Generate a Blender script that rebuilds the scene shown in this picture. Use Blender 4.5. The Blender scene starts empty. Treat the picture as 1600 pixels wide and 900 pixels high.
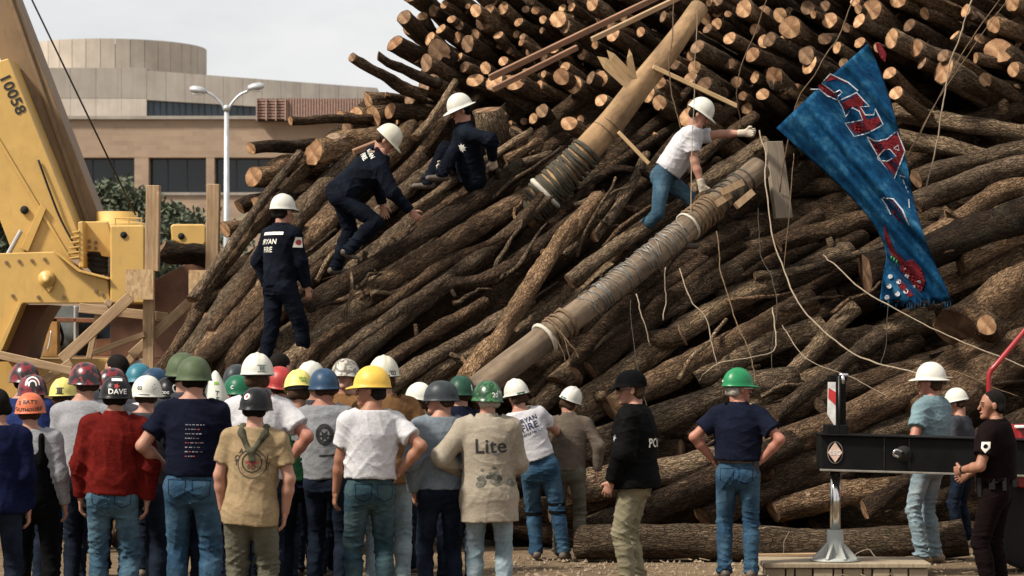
import bpy, bmesh, math, random
import numpy as np
from mathutils import Vector, Matrix, Quaternion
from mathutils.bvhtree import BVHTree

# ------------------------------------------------------------------ camera, sky, sun, exposure
SC = bpy.context.scene
COL = SC.collection
FPX, HZ, CAMZ = 4000.0, 537.0, 2.02          # focal length in photo pixels, horizon row, lens height

cam_d = bpy.data.cameras.new('camera')
cam = bpy.data.objects.new('camera', cam_d); COL.objects.link(cam)
cam.location = (0, 0, CAMZ); cam.rotation_euler = (math.radians(90), 0, 0)
cam_d.sensor_width = 36; cam_d.lens = 36 * FPX / 1600
cam_d.shift_y = (HZ - 450) / 1600
cam_d.clip_start = 0.5; cam_d.clip_end = 5000
cam_d.dof.use_dof = True; cam_d.dof.focus_distance = 22.5; cam_d.dof.aperture_fstop = 5.6
SC.camera = cam

SUN_EL, SUN_AZ = 48.0, 243.0                  # azimuth clockwise from +Y: the sun stands behind the left shoulder
sd = Vector((math.sin(math.radians(SUN_AZ)) * math.cos(math.radians(SUN_EL)),
             math.cos(math.radians(SUN_AZ)) * math.cos(math.radians(SUN_EL)), math.sin(math.radians(SUN_EL))))
W = bpy.data.worlds.new('World'); SC.world = W; W.use_nodes = True
nt = W.node_tree; nt.nodes.clear()
wo = nt.nodes.new('ShaderNodeOutputWorld'); bg = nt.nodes.new('ShaderNodeBackground')
sky = nt.nodes.new('ShaderNodeTexSky'); sky.sky_type = 'NISHITA'; sky.sun_disc = False
sky.sun_elevation = math.radians(SUN_EL); sky.sun_rotation = math.radians(SUN_AZ)
sky.air_density = 1.0; sky.dust_density = 3.0
tc = nt.nodes.new('ShaderNodeTexCoord'); mp = nt.nodes.new('ShaderNodeMapping')
mp.inputs['Scale'].default_value = (1.0, 1.0, 2.4)
nz = nt.nodes.new('ShaderNodeTexNoise'); nz.inputs['Scale'].default_value = 3.4
nz.inputs['Detail'].default_value = 6; nz.inputs['Roughness'].default_value = 0.55
rp = nt.nodes.new('ShaderNodeValToRGB')
rp.color_ramp.elements[0].position = 0.30; rp.color_ramp.elements[0].color = (0.5, 0.5, 0.5, 1)
rp.color_ramp.elements[1].position = 0.56; rp.color_ramp.elements[1].color = (1, 1, 1, 1)
mx = nt.nodes.new('ShaderNodeMix'); mx.data_type = 'RGBA'
mx.inputs['B'].default_value = (7.3, 7.25, 7.2, 1)     # lit cloud cover
nt.links.new(tc.outputs['Generated'], mp.inputs['Vector']); nt.links.new(mp.outputs[0], nz.inputs['Vector'])
nt.links.new(nz.outputs['Fac'], rp.inputs['Fac']); nt.links.new(rp.outputs['Color'], mx.inputs['Factor'])
nt.links.new(sky.outputs['Color'], mx.inputs['A']); nt.links.new(mx.outputs['Result'], bg.inputs['Color'])
bg.inputs['Strength'].default_value = 0.075
nt.links.new(bg.outputs[0], wo.inputs['Surface'])

sl = bpy.data.lights.new('sun', 'SUN'); sl.energy = 4.0; sl.angle = math.radians(7); sl.color = (1.0, 0.93, 0.82)
so = bpy.data.objects.new('sun', sl); COL.objects.link(so)
so.location = (-10, -10, 30); so.rotation_euler = (-sd).to_track_quat('-Z', 'Y').to_euler()

vs = SC.view_settings
vs.view_transform = 'Standard'; vs.look = 'None'; vs.gamma = 1.0; vs.use_curve_mapping = False; vs.exposure = 0.75
SC.render.engine = 'CYCLES'
SC.cycles.use_denoising = True
SC.cycles.max_bounces = 6; SC.cycles.diffuse_bounces = 2

# ------------------------------------------------------------------ helpers
rng = random.Random(11)
nrng = np.random.default_rng(11)

def at(px, py, Y):
    """The point at depth Y that the photograph shows at (px, py)."""
    return Vector(((px - 800) / FPX * Y, Y, CAMZ - (py - HZ) / FPX * Y))

def link(o, parent=None):
    COL.objects.link(o)
    if parent is not None: o.parent = parent
    return o

def mesh_obj(name, verts, faces, mats, parent=None, midx=None, smooth=False, loc=None, rot=None):
    me = bpy.data.meshes.new(name)
    me.from_pydata([tuple(v) for v in verts], [], [tuple(f) for f in faces])
    if not isinstance(mats, (list, tuple)): mats = [mats]
    for m in mats: me.materials.append(m)
    if midx is not None: me.polygons.foreach_set('material_index', np.asarray(midx, dtype=np.int32))
    if smooth: me.polygons.foreach_set('use_smooth', np.ones(len(me.polygons), dtype=bool))
    me.update()
    o = bpy.data.objects.new(name, me)
    link(o, parent)
    if loc is not None: o.location = loc
    if rot is not None:
        o.rotation_mode = 'QUATERNION'; o.rotation_quaternion = rot
    return o

def tag(o, label, cat, group=None):
    o['label'] = label; o['category'] = cat
    if group: o['group'] = group
    return o

def empty(name, loc, label=None, cat=None, group=None, rz=0):
    o = bpy.data.objects.new(name, None); COL.objects.link(o)
    o.empty_display_size = 0.2; o.location = loc; o.rotation_euler = (0, 0, rz)
    if label: tag(o, label, cat, group)
    return o

class MB:
    """Collects vertices and faces of one mesh."""
    def __init__(s): s.v = []; s.f = []; s.m = []
    def add(s, vs, fs, mi=0):
        b = len(s.v); s.v += [Vector(v) for v in vs]
        for f in fs: s.f.append([b + i for i in f]); s.m.append(mi)
    def box(s, lo, hi, mi=0):
        x0, y0, z0 = lo; x1, y1, z1 = hi
        s.add([(x0,y0,z0),(x1,y0,z0),(x1,y1,z0),(x0,y1,z0),(x0,y0,z1),(x1,y0,z1),(x1,y1,z1),(x0,y1,z1)],
              [(0,3,2,1),(4,5,6,7),(0,1,5,4),(1,2,6,5),(2,3,7,6),(3,0,4,7)], mi)
    def beam(s, a, b, w, d, up=Vector((0, -1, 0)), mi=0):
        a = Vector(a); b = Vector(b); ax = (b - a).normalized()
        n = (up - ax * up.dot(ax)).normalized(); sdv = ax.cross(n)
        vs = []
        for p in (a, b):
            for i, j in ((-1,-1),(1,-1),(1,1),(-1,1)): vs.append(p + sdv * (i * w / 2) + n * (j * d / 2))
        s.add(vs, [(3,2,1,0),(4,5,6,7),(0,1,5,4),(1,2,6,5),(2,3,7,6),(3,0,4,7)], mi)
    def prism(s, front, back, mi=0, mside=None):
        n = len(front); ms = mi if mside is None else mside
        s.add(list(front) + list(back), [list(range(n))], mi)
        b = len(s.v) - 2 * n
        s.f.append([b + n + i for i in reversed(range(n))]); s.m.append(mi)
        for i in range(n):
            j = (i + 1) % n
            s.f.append([b + j, b + i, b + n + i, b + n + j]); s.m.append(ms)
    def lathe(s, prof, c=(0,0,0), n=24, mi=0, ax='z'):
        vs = []
        for r, h in prof:
            for k in range(n):
                a = 2 * math.pi * k / n
                p = Vector((r * math.cos(a), r * math.sin(a), h))
                if ax == 'y': p = Vector((p.x, p.z, p.y))
                if ax == 'x': p = Vector((p.z, p.x, p.y))
                vs.append(Vector(c) + p)
        fs = []
        for i in range(len(prof) - 1):
            for k in range(n):
                k2 = (k + 1) % n
                fs.append((i*n+k, i*n+k2, (i+1)*n+k2, (i+1)*n+k))
        fs.append(list(reversed(range(n)))); fs.append([ (len(prof)-1)*n + k for k in range(n)])
        s.add(vs, fs, mi)
    def build(s, name, mats, parent=None, smooth=False, bevel=0, center=True):
        """mesh with its origin at its base centre (or in the parent's space)"""
        if parent is not None:
            wm = parent.matrix_basis.copy(); q = parent.parent
            while q is not None: wm = q.matrix_basis @ wm; q = q.parent
            inv = wm.inverted()
            vs = [inv @ v for v in s.v]
            loc = None
        else:
            lo = Vector((min(v.x for v in s.v), min(v.y for v in s.v), min(v.z for v in s.v)))
            hi = Vector((max(v.x for v in s.v), max(v.y for v in s.v), max(v.z for v in s.v)))
            loc = Vector(((lo.x+hi.x)/2, (lo.y+hi.y)/2, lo.z)); vs = [v - loc for v in s.v]
        o = mesh_obj(name, vs, s.f, mats, parent, s.m, smooth, loc)
        if bevel:
            md = o.modifiers.new('bevel', 'BEVEL'); md.width = bevel; md.segments = 2; md.limit_method = 'ANGLE'
        return o

# ---- procedural materials
MATS = {}
def newmat(name):
    m = bpy.data.materials.new(name); m.use_nodes = True
    n = m.node_tree.nodes; n.clear()
    out = n.new('ShaderNodeOutputMaterial'); b = n.new('ShaderNodeBsdfPrincipled')
    m.node_tree.links.new(b.outputs[0], out.inputs['Surface'])
    MATS[name] = m
    return m, m.node_tree, b

def ramp(t, stops):
    r = t.nodes.new('ShaderNodeValToRGB'); e = r.color_ramp.elements
    while len(e) < len(stops): e.new(0.5)
    for el, (p, c) in zip(e, stops):
        el.position = p; el.color = (*c, 1) if len(c) == 3 else c
    return r

def noise(t, scale, detail=4, rough=0.55, vec=None, dist=0):
    n = t.nodes.new('ShaderNodeTexNoise'); n.inputs['Scale'].default_value = scale
    n.inputs['Detail'].default_value = detail; n.inputs['Roughness'].default_value = rough; n.inputs['Distortion'].default_value = dist
    if vec is not None: t.links.new(vec, n.inputs['Vector'])
    return n

def coords(t, scale=(1,1,1), kind='Object'):
    c = t.nodes.new('ShaderNodeTexCoord'); m = t.nodes.new('ShaderNodeMapping'); m.inputs['Scale'].default_value = scale
    t.links.new(c.outputs[kind], m.inputs['Vector']); return m.outputs[0]

def bump(t, b, height, strength=0.3, dist=0.01, normal=None):
    n = t.nodes.new('ShaderNodeBump'); n.inputs['Strength'].default_value = strength; n.inputs['Distance'].default_value = dist
    t.links.new(height, n.inputs['Height'])
    if normal is not None: t.links.new(normal, n.inputs['Normal'])
    t.links.new(n.outputs[0], b.inputs['Normal']); return n.outputs[0]

def plain(name, col, rough=0.6, var=0.18, scale=9.0, metal=0.0, bmp=0.0, bscale=40.0, spec=0.5, coat=0.0):
    """base colour with mottling, dirt and fine relief"""
    if name in MATS: return MATS[name]
    m, t, b = newmat(name)
    v = coords(t)
    n = noise(t, scale, 6, 0.62, v)
    lo = tuple(max(0, c * (1 - var * 1.6)) for c in col); hi = tuple(min(1, c * (1 + var)) for c in col)
    r = ramp(t, [(0.30, lo), (0.68, hi)])
    t.links.new(n.outputs['Fac'], r.inputs['Fac']); t.links.new(r.outputs['Color'], b.inputs['Base Color'])
    b.inputs['Roughness'].default_value = rough; b.inputs['Metallic'].default_value = metal
    b.inputs['Specular IOR Level'].default_value = spec; b.inputs['Coat Weight'].default_value = coat
    if bmp:
        n2 = noise(t, bscale, 4, 0.6, v); bump(t, b, n2.outputs['Fac'], bmp, 0.01)
    return m

def math_node(t, op, a, b_=None, c=None):
    n = t.nodes.new('ShaderNodeMath'); n.operation = op
    for i, x in enumerate((a, b_, c)):
        if x is None: continue
        if isinstance(x, (int, float)): n.inputs[i].default_value = x
        else: t.links.new(x, n.inputs[i])
    return n.outputs[0]

def mixc(t, fac, a, b_, mode='MIX'):
    n = t.nodes.new('ShaderNodeMix'); n.data_type = 'RGBA'; n.blend_type = mode
    for k, x in (('Factor', fac), ('A', a), ('B', b_)):
        if isinstance(x, (int, float)): n.inputs[k].default_value = x
        elif isinstance(x, tuple): n.inputs[k].default_value = (*x, 1)
        else: t.links.new(x, n.inputs[k])
    return n.outputs['Result']

def bark_mat(name, c1, c2, c3, mossy=0.0):
    m, t, b = newmat(name)
    oi = t.nodes.new('ShaderNodeObjectInfo')
    c = t.nodes.new('ShaderNodeTexCoord')
    off = t.nodes.new('ShaderNodeVectorMath'); off.operation = 'ADD'
    cmb = t.nodes.new('ShaderNodeCombineXYZ')
    rnd = math_node(t, 'MULTIPLY', oi.outputs['Random'], 37.0)
    for i in range(3): t.links.new(rnd, cmb.inputs[i])
    t.links.new(c.outputs['Object'], off.inputs[0]); t.links.new(cmb.outputs[0], off.inputs[1])
    def mpn(s):
        k = t.nodes.new('ShaderNodeMapping'); k.inputs['Scale'].default_value = s
        t.links.new(off.outputs[0], k.inputs['Vector']); return k.outputs[0]
    big = noise(t, 1.6, 3, 0.55, mpn((1, 1, 1)))
    fine = noise(t, 26, 7, 0.75, mpn((0.22, 1, 1)), 0.8)
    vo = t.nodes.new('ShaderNodeTexVoronoi'); vo.feature = 'DISTANCE_TO_EDGE'; vo.inputs['Scale'].default_value = 52
    wob = noise(t, 14, 3, 0.6, mpn((0.5, 1, 1)))
    va = t.nodes.new('ShaderNodeVectorMath'); va.operation = 'MULTIPLY_ADD'
    t.links.new(wob.outputs['Color'], va.inputs[0]); va.inputs[1].default_value = (0.05, 0.05, 0.05); t.links.new(mpn((0.17, 1, 1)), va.inputs[2])
    t.links.new(va.outputs[0], vo.inputs['Vector'])
    crack = ramp(t, [(0.0, (0, 0, 0)), (0.16, (1, 1, 1))]); t.links.new(vo.outputs['Distance'], crack.inputs['Fac'])
    base = ramp(t, [(0.26, c1), (0.50, c2), (0.74, c3)]); t.links.new(fine.outputs['Fac'], base.inputs['Fac'])
    tone = ramp(t, [(0.30, (0.50, 0.47, 0.44)), (0.7, (1.22, 1.18, 1.12))]); t.links.new(big.outputs['Fac'], tone.inputs['Fac'])
    col = mixc(t, 1.0, base.outputs['Color'], tone.outputs['Color'], 'MULTIPLY')
    rv = ramp(t, [(0.0, (0.50, 0.47, 0.44)), (0.5, (1.02, 0.99, 0.96)), (1.0, (1.62, 1.55, 1.42))]); t.links.new(oi.outputs['Random'], rv.inputs['Fac'])
    col = mixc(t, 1.0, col, rv.outputs['Color'], 'MULTIPLY')
    ck = ramp(t, [(0.0, (0.30, 0.28, 0.27)), (1.0, (1, 1, 1))]); t.links.new(crack.outputs['Color'], ck.inputs['Fac'])
    col = mixc(t, 0.8, col, ck.outputs['Color'], 'MULTIPLY')
    if mossy:
        mo = noise(t, 3.1, 5, 0.6, mpn((1, 1, 1)))
        mr = ramp(t, [(0.55, (0, 0, 0)), (0.68, (mossy,) * 3)]); t.links.new(mo.outputs['Fac'], mr.inputs['Fac'])
        col = mixc(t, mr.outputs['Color'], col, (0.085, 0.085, 0.05))
    pe = noise(t, 2.6, 6, 0.62, mpn((0.45, 1, 1)), 0.5)
    pr = ramp(t, [(0.66, (0, 0, 0)), (0.69, (0.85, 0.85, 0.85))]); t.links.new(pe.outputs['Fac'], pr.inputs['Fac'])
    pg = noise(t, 30, 4, 0.6, mpn((0.08, 1, 1))); pc = ramp(t, [(0.3, tuple(c * 0.85 for c in c3)), (0.7, tuple(min(1, c * 1.35) for c in c3))]); t.links.new(pg.outputs['Fac'], pc.inputs['Fac'])
    col = mixc(t, pr.outputs['Color'], col, pc.outputs['Color'])
    t.links.new(col, b.inputs['Base Color'])
    b.inputs['Roughness'].default_value = 0.93; b.inputs['Specular IOR Level'].default_value = 0.15
    h = math_node(t, 'ADD', math_node(t, 'MULTIPLY', crack.outputs['Color'], 0.7), fine.outputs['Fac'])
    bump(t, b, h, 1.0, 0.045)
    return m

bark_mat('bark_brown', (0.055, 0.036, 0.023), (0.215, 0.143, 0.090), (0.47, 0.335, 0.222))
bark_mat('bark_grey', (0.058, 0.043, 0.030), (0.215, 0.160, 0.110), (0.48, 0.375, 0.27), 0.2)
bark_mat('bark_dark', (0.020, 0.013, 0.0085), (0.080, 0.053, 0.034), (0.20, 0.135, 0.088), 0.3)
BARKS = ['bark_brown', 'bark_grey', 'bark_dark']

def cut_mat(name, c1, c2, c3):
    m, t, b = newmat(name)
    oi = t.nodes.new('ShaderNodeObjectInfo'); c = t.nodes.new('ShaderNodeTexCoord')
    wv = t.nodes.new('ShaderNodeTexWave'); wv.wave_type = 'RINGS'; wv.rings_direction = 'X'
    wv.inputs['Scale'].default_value = 16; wv.inputs['Distortion'].default_value = 2.2; wv.inputs['Detail'].default_value = 2; wv.inputs['Detail Scale'].default_value = 2.0
    t.links.new(c.outputs['Object'], wv.inputs['Vector'])
    n = noise(t, 11, 5, 0.65, c.outputs['Object'])
    base = ramp(t, [(0.28, c1), (0.52, c2), (0.75, c3)]); t.links.new(n.outputs['Fac'], base.inputs['Fac'])
    rg = ramp(t, [(0.0, (0.74, 0.68, 0.62)), (0.6, (1.0, 1.0, 1.0))]); t.links.new(wv.outputs['Fac'], rg.inputs['Fac'])
    col = mixc(t, 0.7, base.outputs['Color'], rg.outputs['Color'], 'MULTIPLY')
    rv = ramp(t, [(0.0, (0.55, 0.48, 0.42)), (0.45, (0.92, 0.88, 0.82)), (1.0, (1.2, 1.16, 1.08))]); t.links.new(oi.outputs['Random'], rv.inputs['Fac'])
    col = mixc(t, 1.0, col, rv.outputs['Color'], 'MULTIPLY')
    sp = t.nodes.new('ShaderNodeSeparateXYZ'); t.links.new(c.outputs['Object'], sp.inputs[0])
    an = math_node(t, 'ARCTAN2', sp.outputs['Y'], sp.outputs['Z']); rd = math_node(t, 'MULTIPLY', oi.outputs['Random'], 40.0)
    cb = t.nodes.new('ShaderNodeCombineXYZ'); t.links.new(math_node(t, 'ADD', math_node(t, 'MULTIPLY', an, 2.6), rd), cb.inputs[0])
    cn = noise(t, 2.3, 3, 0.6, cb.outputs[0]); cr_ = ramp(t, [(0.49, (1, 1, 1)), (0.5, (0.3, 0.26, 0.24)), (0.51, (1, 1, 1))]); t.links.new(cn.outputs['Fac'], cr_.inputs['Fac'])
    col = mixc(t, 0.5, col, cr_.outputs['Color'], 'MULTIPLY')
    dn = noise(t, 7, 5, 0.7, c.outputs['Object']); dr_ = ramp(t, [(0.38, (0.5, 0.46, 0.42)), (0.6, (1.05, 1.05, 1.05))]); t.links.new(dn.outputs['Fac'], dr_.inputs['Fac'])
    col = mixc(t, 0.8, col, dr_.outputs['Color'], 'MULTIPLY')
    t.links.new(col, b.inputs['Base Color']); b.inputs['Roughness'].default_value = 0.85; b.inputs['Specular IOR Level'].default_value = 0.2
    bump(t, b, n.outputs['Fac'], 0.5, 0.01)
    return m
cut_mat('sawn_wood', (0.25, 0.135, 0.075), (0.43, 0.26, 0.148), (0.56, 0.375, 0.225))
cut_mat('sawn_wood_aged', (0.12, 0.075, 0.045), (0.20, 0.125, 0.078), (0.30, 0.20, 0.13))
# ------------------------------------------------------------------ ground
def ground_mat():
    m, t, b = newmat('packed_dirt')
    v = coords(t)
    a = noise(t, 0.5, 5, 0.6, v); f = noise(t, 9, 8, 0.7, v); g = noise(t, 60, 4, 0.6, v)
    r = ramp(t, [(0.3, (0.10, 0.072, 0.047)), (0.55, (0.18, 0.132, 0.085)), (0.75, (0.245, 0.185, 0.122))])
    t.links.new(f.outputs['Fac'], r.inputs['Fac'])
    r2 = ramp(t, [(0.35, (0.70, 0.68, 0.64)), (0.65, (1.08, 1.05, 1.0))]); t.links.new(a.outputs['Fac'], r2.inputs['Fac'])
    t.links.new(mixc(t, 1.0, r.outputs['Color'], r2.outputs['Color'], 'MULTIPLY'), b.inputs['Base Color'])
    b.inputs['Roughness'].default_value = 0.95; b.inputs['Specular IOR Level'].default_value = 0.1
    bump(t, b, math_node(t, 'ADD', f.outputs['Fac'], math_node(t, 'MULTIPLY', g.outputs['Fac'], 0.4)), 0.8, 0.04)
    return m
ground_mat()
def noise2(x, y, seed=0):
    r = np.random.default_rng(seed); out = np.zeros_like(x)
    for k in range(14):
        a = r.uniform(0, 2*np.pi); fq = 0.6 * 1.35 ** k; ph = r.uniform(0, 6.28)
        out += np.sin((x*np.cos(a) + y*np.sin(a)) * fq + ph) / (1.25 ** k)
    return out / 4
# fine patch round the scene, coarse beyond: one sheet
xs = np.concatenate([np.linspace(-900, -16, 12), np.arange(-14, 14.1, 0.16), np.linspace(16, 900, 12)])
ys = np.concatenate([np.linspace(-40, 12, 8), np.arange(13, 27, 0.16), np.linspace(28, 2400, 30)])
gx, gy = np.meshgrid(xs, ys)
amp = np.clip(1 - np.abs(gy - 20) / 9, 0, 1) * 0.03
gz = noise2(gx * 1.3, gy * 1.3, 3) * amp - 0.02
nx, ny = len(xs), len(ys)
gv = np.stack([gx.ravel(), gy.ravel(), gz.ravel()], 1)
gi = np.arange(nx * ny).reshape(ny, nx)
gf = np.stack([gi[:-1,:-1].ravel(), gi[:-1,1:].ravel(), gi[1:,1:].ravel(), gi[1:,:-1].ravel()], 1)
o = mesh_obj('ground', gv.tolist(), gf.tolist(), MATS['packed_dirt'], smooth=True); o['kind'] = 'structure'

# clods and wood litter on the trampled dirt
mb = MB()
for i in range(1300):
    x = rng.uniform(-0.2, 5.5); y = rng.uniform(21.2, 24.6); r = rng.choice([0.008, 0.010, 0.014, 0.022]) * rng.uniform(.7, 1.3)
    a = rng.uniform(0, 6.28); q = []
    for k in range(5):
        q.append((x + r * math.cos(a + k * 1.256) * rng.uniform(.7, 1.4), y + r * math.sin(a + k * 1.256) * rng.uniform(.7, 1.4), -0.02))
    top = (x + rng.uniform(-.4, .4) * r, y, r * rng.uniform(0.1, 0.4))
    mb.add(q + [top], [(k, (k + 1) % 5, 5) for k in range(5)], 0)
for i in range(230):
    x = rng.uniform(-0.2, 5.5); y = rng.uniform(21.4, 24.5); L = rng.uniform(0.03, 0.11); a = rng.uniform(0, 3.14); z = rng.uniform(0.005, 0.02)
    d = Vector((math.cos(a) * L, math.sin(a) * L, rng.uniform(0, .02)))
    mb.beam(Vector((x, y, z)), Vector((x, y, z)) + d, 0.009, 0.006, Vector((0, 0, 1)), 1)
plain('clod', (0.23, 0.172, 0.115), 0.95, 0.3)
plain('wood_chip', (0.26, 0.19, 0.12), 0.9, 0.4)
o = mb.build('dirt_litter', [MATS['clod'], MATS['wood_chip']]); o['kind'] = 'stuff'
tag(o, 'dirt clods and bark chips strewn over the trampled ground', 'litter')

# ------------------------------------------------------------------ campus building far behind
def brick_mat(name, c1, c2, mortar, sc):
    m, t, b = newmat(name)
    c = t.nodes.new('ShaderNodeTexCoord'); mpn = t.nodes.new('ShaderNodeMapping')
    mpn.inputs['Rotation'].default_value = (math.radians(90), 0, 0); t.links.new(c.outputs['Object'], mpn.inputs['Vector'])
    br = t.nodes.new('ShaderNodeTexBrick'); br.inputs['Scale'].default_value = sc
    br.inputs['Color1'].default_value = (*c1, 1); br.inputs['Color2'].default_value = (*c2, 1); br.inputs['Mortar'].default_value = (*mortar, 1)
    br.inputs['Mortar Size'].default_value = 0.012; br.inputs['Brick Width'].default_value = 0.9; br.inputs['Row Height'].default_value = 0.3
    t.links.new(mpn.outputs[0], br.inputs['Vector'])
    n = noise(t, 0.35, 6, 0.65, coords(t)); r = ramp(t, [(0.3, (0.8, 0.79, 0.77)), (0.7, (1.07, 1.05, 1.02))]); t.links.new(n.outputs['Fac'], r.inputs['Fac'])
    t.links.new(mixc(t, 1, br.outputs['Color'], r.outputs['Color'], 'MULTIPLY'), b.inputs['Base Color'])
    b.inputs['Roughness'].default_value = 0.9
    return m
brick_mat('tan_brick', (0.36, 0.265, 0.19), (0.305, 0.22, 0.158), (0.34, 0.265, 0.195), 1.0)
def concrete_mat(name, col, streak=0.15):
    m, t, b = newmat(name)
    n = noise(t, 0.6, 7, 0.65, coords(t)); s = noise(t, 2.2, 4, 0.6, coords(t, (1, 1, 0.06)))
    r = ramp(t, [(0.3, tuple(c * 0.82 for c in col)), (0.7, tuple(c * 1.08 for c in col))]); t.links.new(n.outputs['Fac'], r.inputs['Fac'])
    r2 = ramp(t, [(0.3, (1 - streak,) * 3), (0.55, (1.03,) * 3)]); t.links.new(s.outputs['Fac'], r2.inputs['Fac'])
    t.links.new(mixc(t, 1, r.outputs['Color'], r2.outputs['Color'], 'MULTIPLY'), b.inputs['Base Color']); b.inputs['Roughness'].default_value = 0.9
    return m
concrete_mat('concrete_pale', (0.44, 0.385, 0.325)); concrete_mat('concrete_grey', (0.305, 0.27, 0.232)); concrete_mat('concrete_drum', (0.40, 0.345, 0.285), .06)
plain('dark_glass', (0.012, 0.018, 0.024), 0.12, 0.3, 0.4)
plain('blue_glass', (0.035, 0.055, 0.075), 0.25, 0.3, 0.5)
plain('mullion', (0.03, 0.03, 0.035), 0.5)
plain('louvre_rust', (0.30, 0.185, 0.145), 0.8, 0.2); plain('louvre_frame', (0.40, 0.27, 0.22), 0.8)
plain('dark_gap', (0.02, 0.018, 0.018), 0.9)

BY = 160.0
bld = empty('campus_building', (at(300, 537, BY).x, BY, 0), 'long tan brick and concrete building with a round drum on its roof', 'building')
def P(px, py, y=BY): return at(px, py, y)
def slab(name, mat, px0, px1, py0, py1, y0, y1, par=bld, bevel=0):
    a = P(px0, py1, y0); b_ = P(px1, py0, y0); m = MB(); m.box((a.x, y0, max(a.z, 0)), (b_.x, y1, b_.z)); return m.build(name, mat, par, bevel=bevel)
# brick storey with openings: piers, spandrels and recessed window bands
slab('brick_wall', MATS['tan_brick'], -420, 900, 186, 246, BY, BY + 30)
slab('brick_plinth', MATS['tan_brick'], -420, 900, 304, 640, BY, BY + 30)
edges = [(-420, -330), (-225, -208), (-105, -88), (12, 30), (92, 112), (210, 232), (322, 335), (438, 455), (560, 575), (690, 705), (885, 900)]
for k, (a, b_) in enumerate(edges): slab('brick_pier', MATS['tan_brick'], a, b_, 246.05, 303.95, BY + 0.01, BY + 1.2)
for k in range(len(edges) - 1):
    a, b_ = edges[k][1], edges[k + 1][0]
    w = slab('window', MATS['dark_glass'], a, b_, 246.05, 303.95, BY + 1.0, BY + 1.1)
    for j in range(1, 3):
        x = a + (b_ - a) * j / 3
        slab('mullion', MATS['mullion'], x - .8, x + .8, 246.05, 303.95, BY + 0.9, BY + 0.99)
    slab('window_sill', MATS['concrete_grey'], a, b_, 300.5, 304.8, BY - 0.12, BY + 0.3)
slab('string_course', MATS['concrete_grey'], -420, 900, 181, 186, BY - 0.25, BY + 30)
# set-back upper storey: left part as panels, right part in plane with a ribbon window
U = BY + 3
for k in range(12):
    a = -250 + k * 40; b_ = a + 39.6
    if a < 229:
        slab('concrete_panel', MATS['concrete_pale'], a, min(b_, 229), 154, 181, U, U + 8)
        slab('concrete_panel', MATS['concrete_grey'], a, min(b_, 229), 106, 153.5, U, U + 8)
def slope_panel(name, mat, x0, x1, t0, t1, b0, b1, y0, y1):
    m = MB(); f = [P(x0, b0, y0), P(x1, b1, y0), P(x1, t1, y0), P(x0, t0, y0)]; m.prism(f, [p + Vector((0, y1 - y0, 0)) for p in f]); return m.build(name, mat, bld)
for k in range(12):
    a = 229.4 + k * 30; b_ = a + 29.6; top = lambda x: 110 + (x - 229) * 0.076; bot = lambda x: 156 + (x - 229) * 0.06
    slope_panel('parapet_panel', MATS['concrete_grey'], a, b_, top(a), top(b_), bot(a), bot(b_), U, U + 8)
    slope_panel('window', MATS['blue_glass'], a, b_, bot(a) + .1, bot(b_) + .1, 183 + (a - 229) * .02, 183 + (b_ - 229) * .02, U + 0.4, U + 1)
    for q in (0, 10, 20):
        slab('mullion', MATS['mullion'], a + q, a + q + .7, bot(a) + .3, 185, U + 0.25, U + 0.38)
slab('roof', MATS['concrete_grey'], -250, 620, 150, 186, U + 8.02, U + 26)
# drum
cx = (321 + 30) / 2; dr = (321 - 40) / 2 * (BY + 14) / FPX; c0 = P(180, 537, BY + 6 + dr)
N = 40
for k in range(N):
    a0, a1 = 2 * math.pi * k / N, 2 * math.pi * (k + .965) / N
    m = MB(); zt = P(180, 60, BY + 6).z; zb = P(180, 125, BY + 6).z
    q = [Vector((c0.x + r * math.cos(a), BY + 6 + dr + r * math.sin(a), z)) for z in (zb, zt) for (r, a) in ((dr, a0), (dr, a1), (dr - .6, a1), (dr - .6, a0))]
    m.add(q, [(0,1,5,4),(1,2,6,5),(2,3,7,6),(3,0,4,7),(4,5,6,7),(3,2,1,0)]); m.build('drum_panel', MATS['concrete_drum'], bld)
m = MB(); m.lathe([(dr - .4, zb), (dr - .4, zt - .3)], (c0.x, BY + 6 + dr, 0), 40); m.build('drum_core', MATS['concrete_grey'], bld, smooth=True)
# louvred plant room
lv = slab('plant_room', MATS['dark_gap'], 401, 640, 154, 188, BY - 1, BY + 2)
for k in range(7):
    z0 = 155 + k * 4.6; slab('louvre', MATS['louvre_rust'], 401, 446, z0, z0 + 2.9, BY - 1.25, BY - 1.02)
for x in (400, 415, 430, 445): slab('louvre_post', MATS['louvre_frame'], x, x + 1.6, 153, 188, BY - 1.4, BY - 1.0)
for k in range(44):
    x = 448 + k * 4.3; slab('louvre', MATS['louvre_rust'], x, x + 3.0, 153 + k * .05, 188, BY - 1.2, BY - 1.02)

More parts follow.
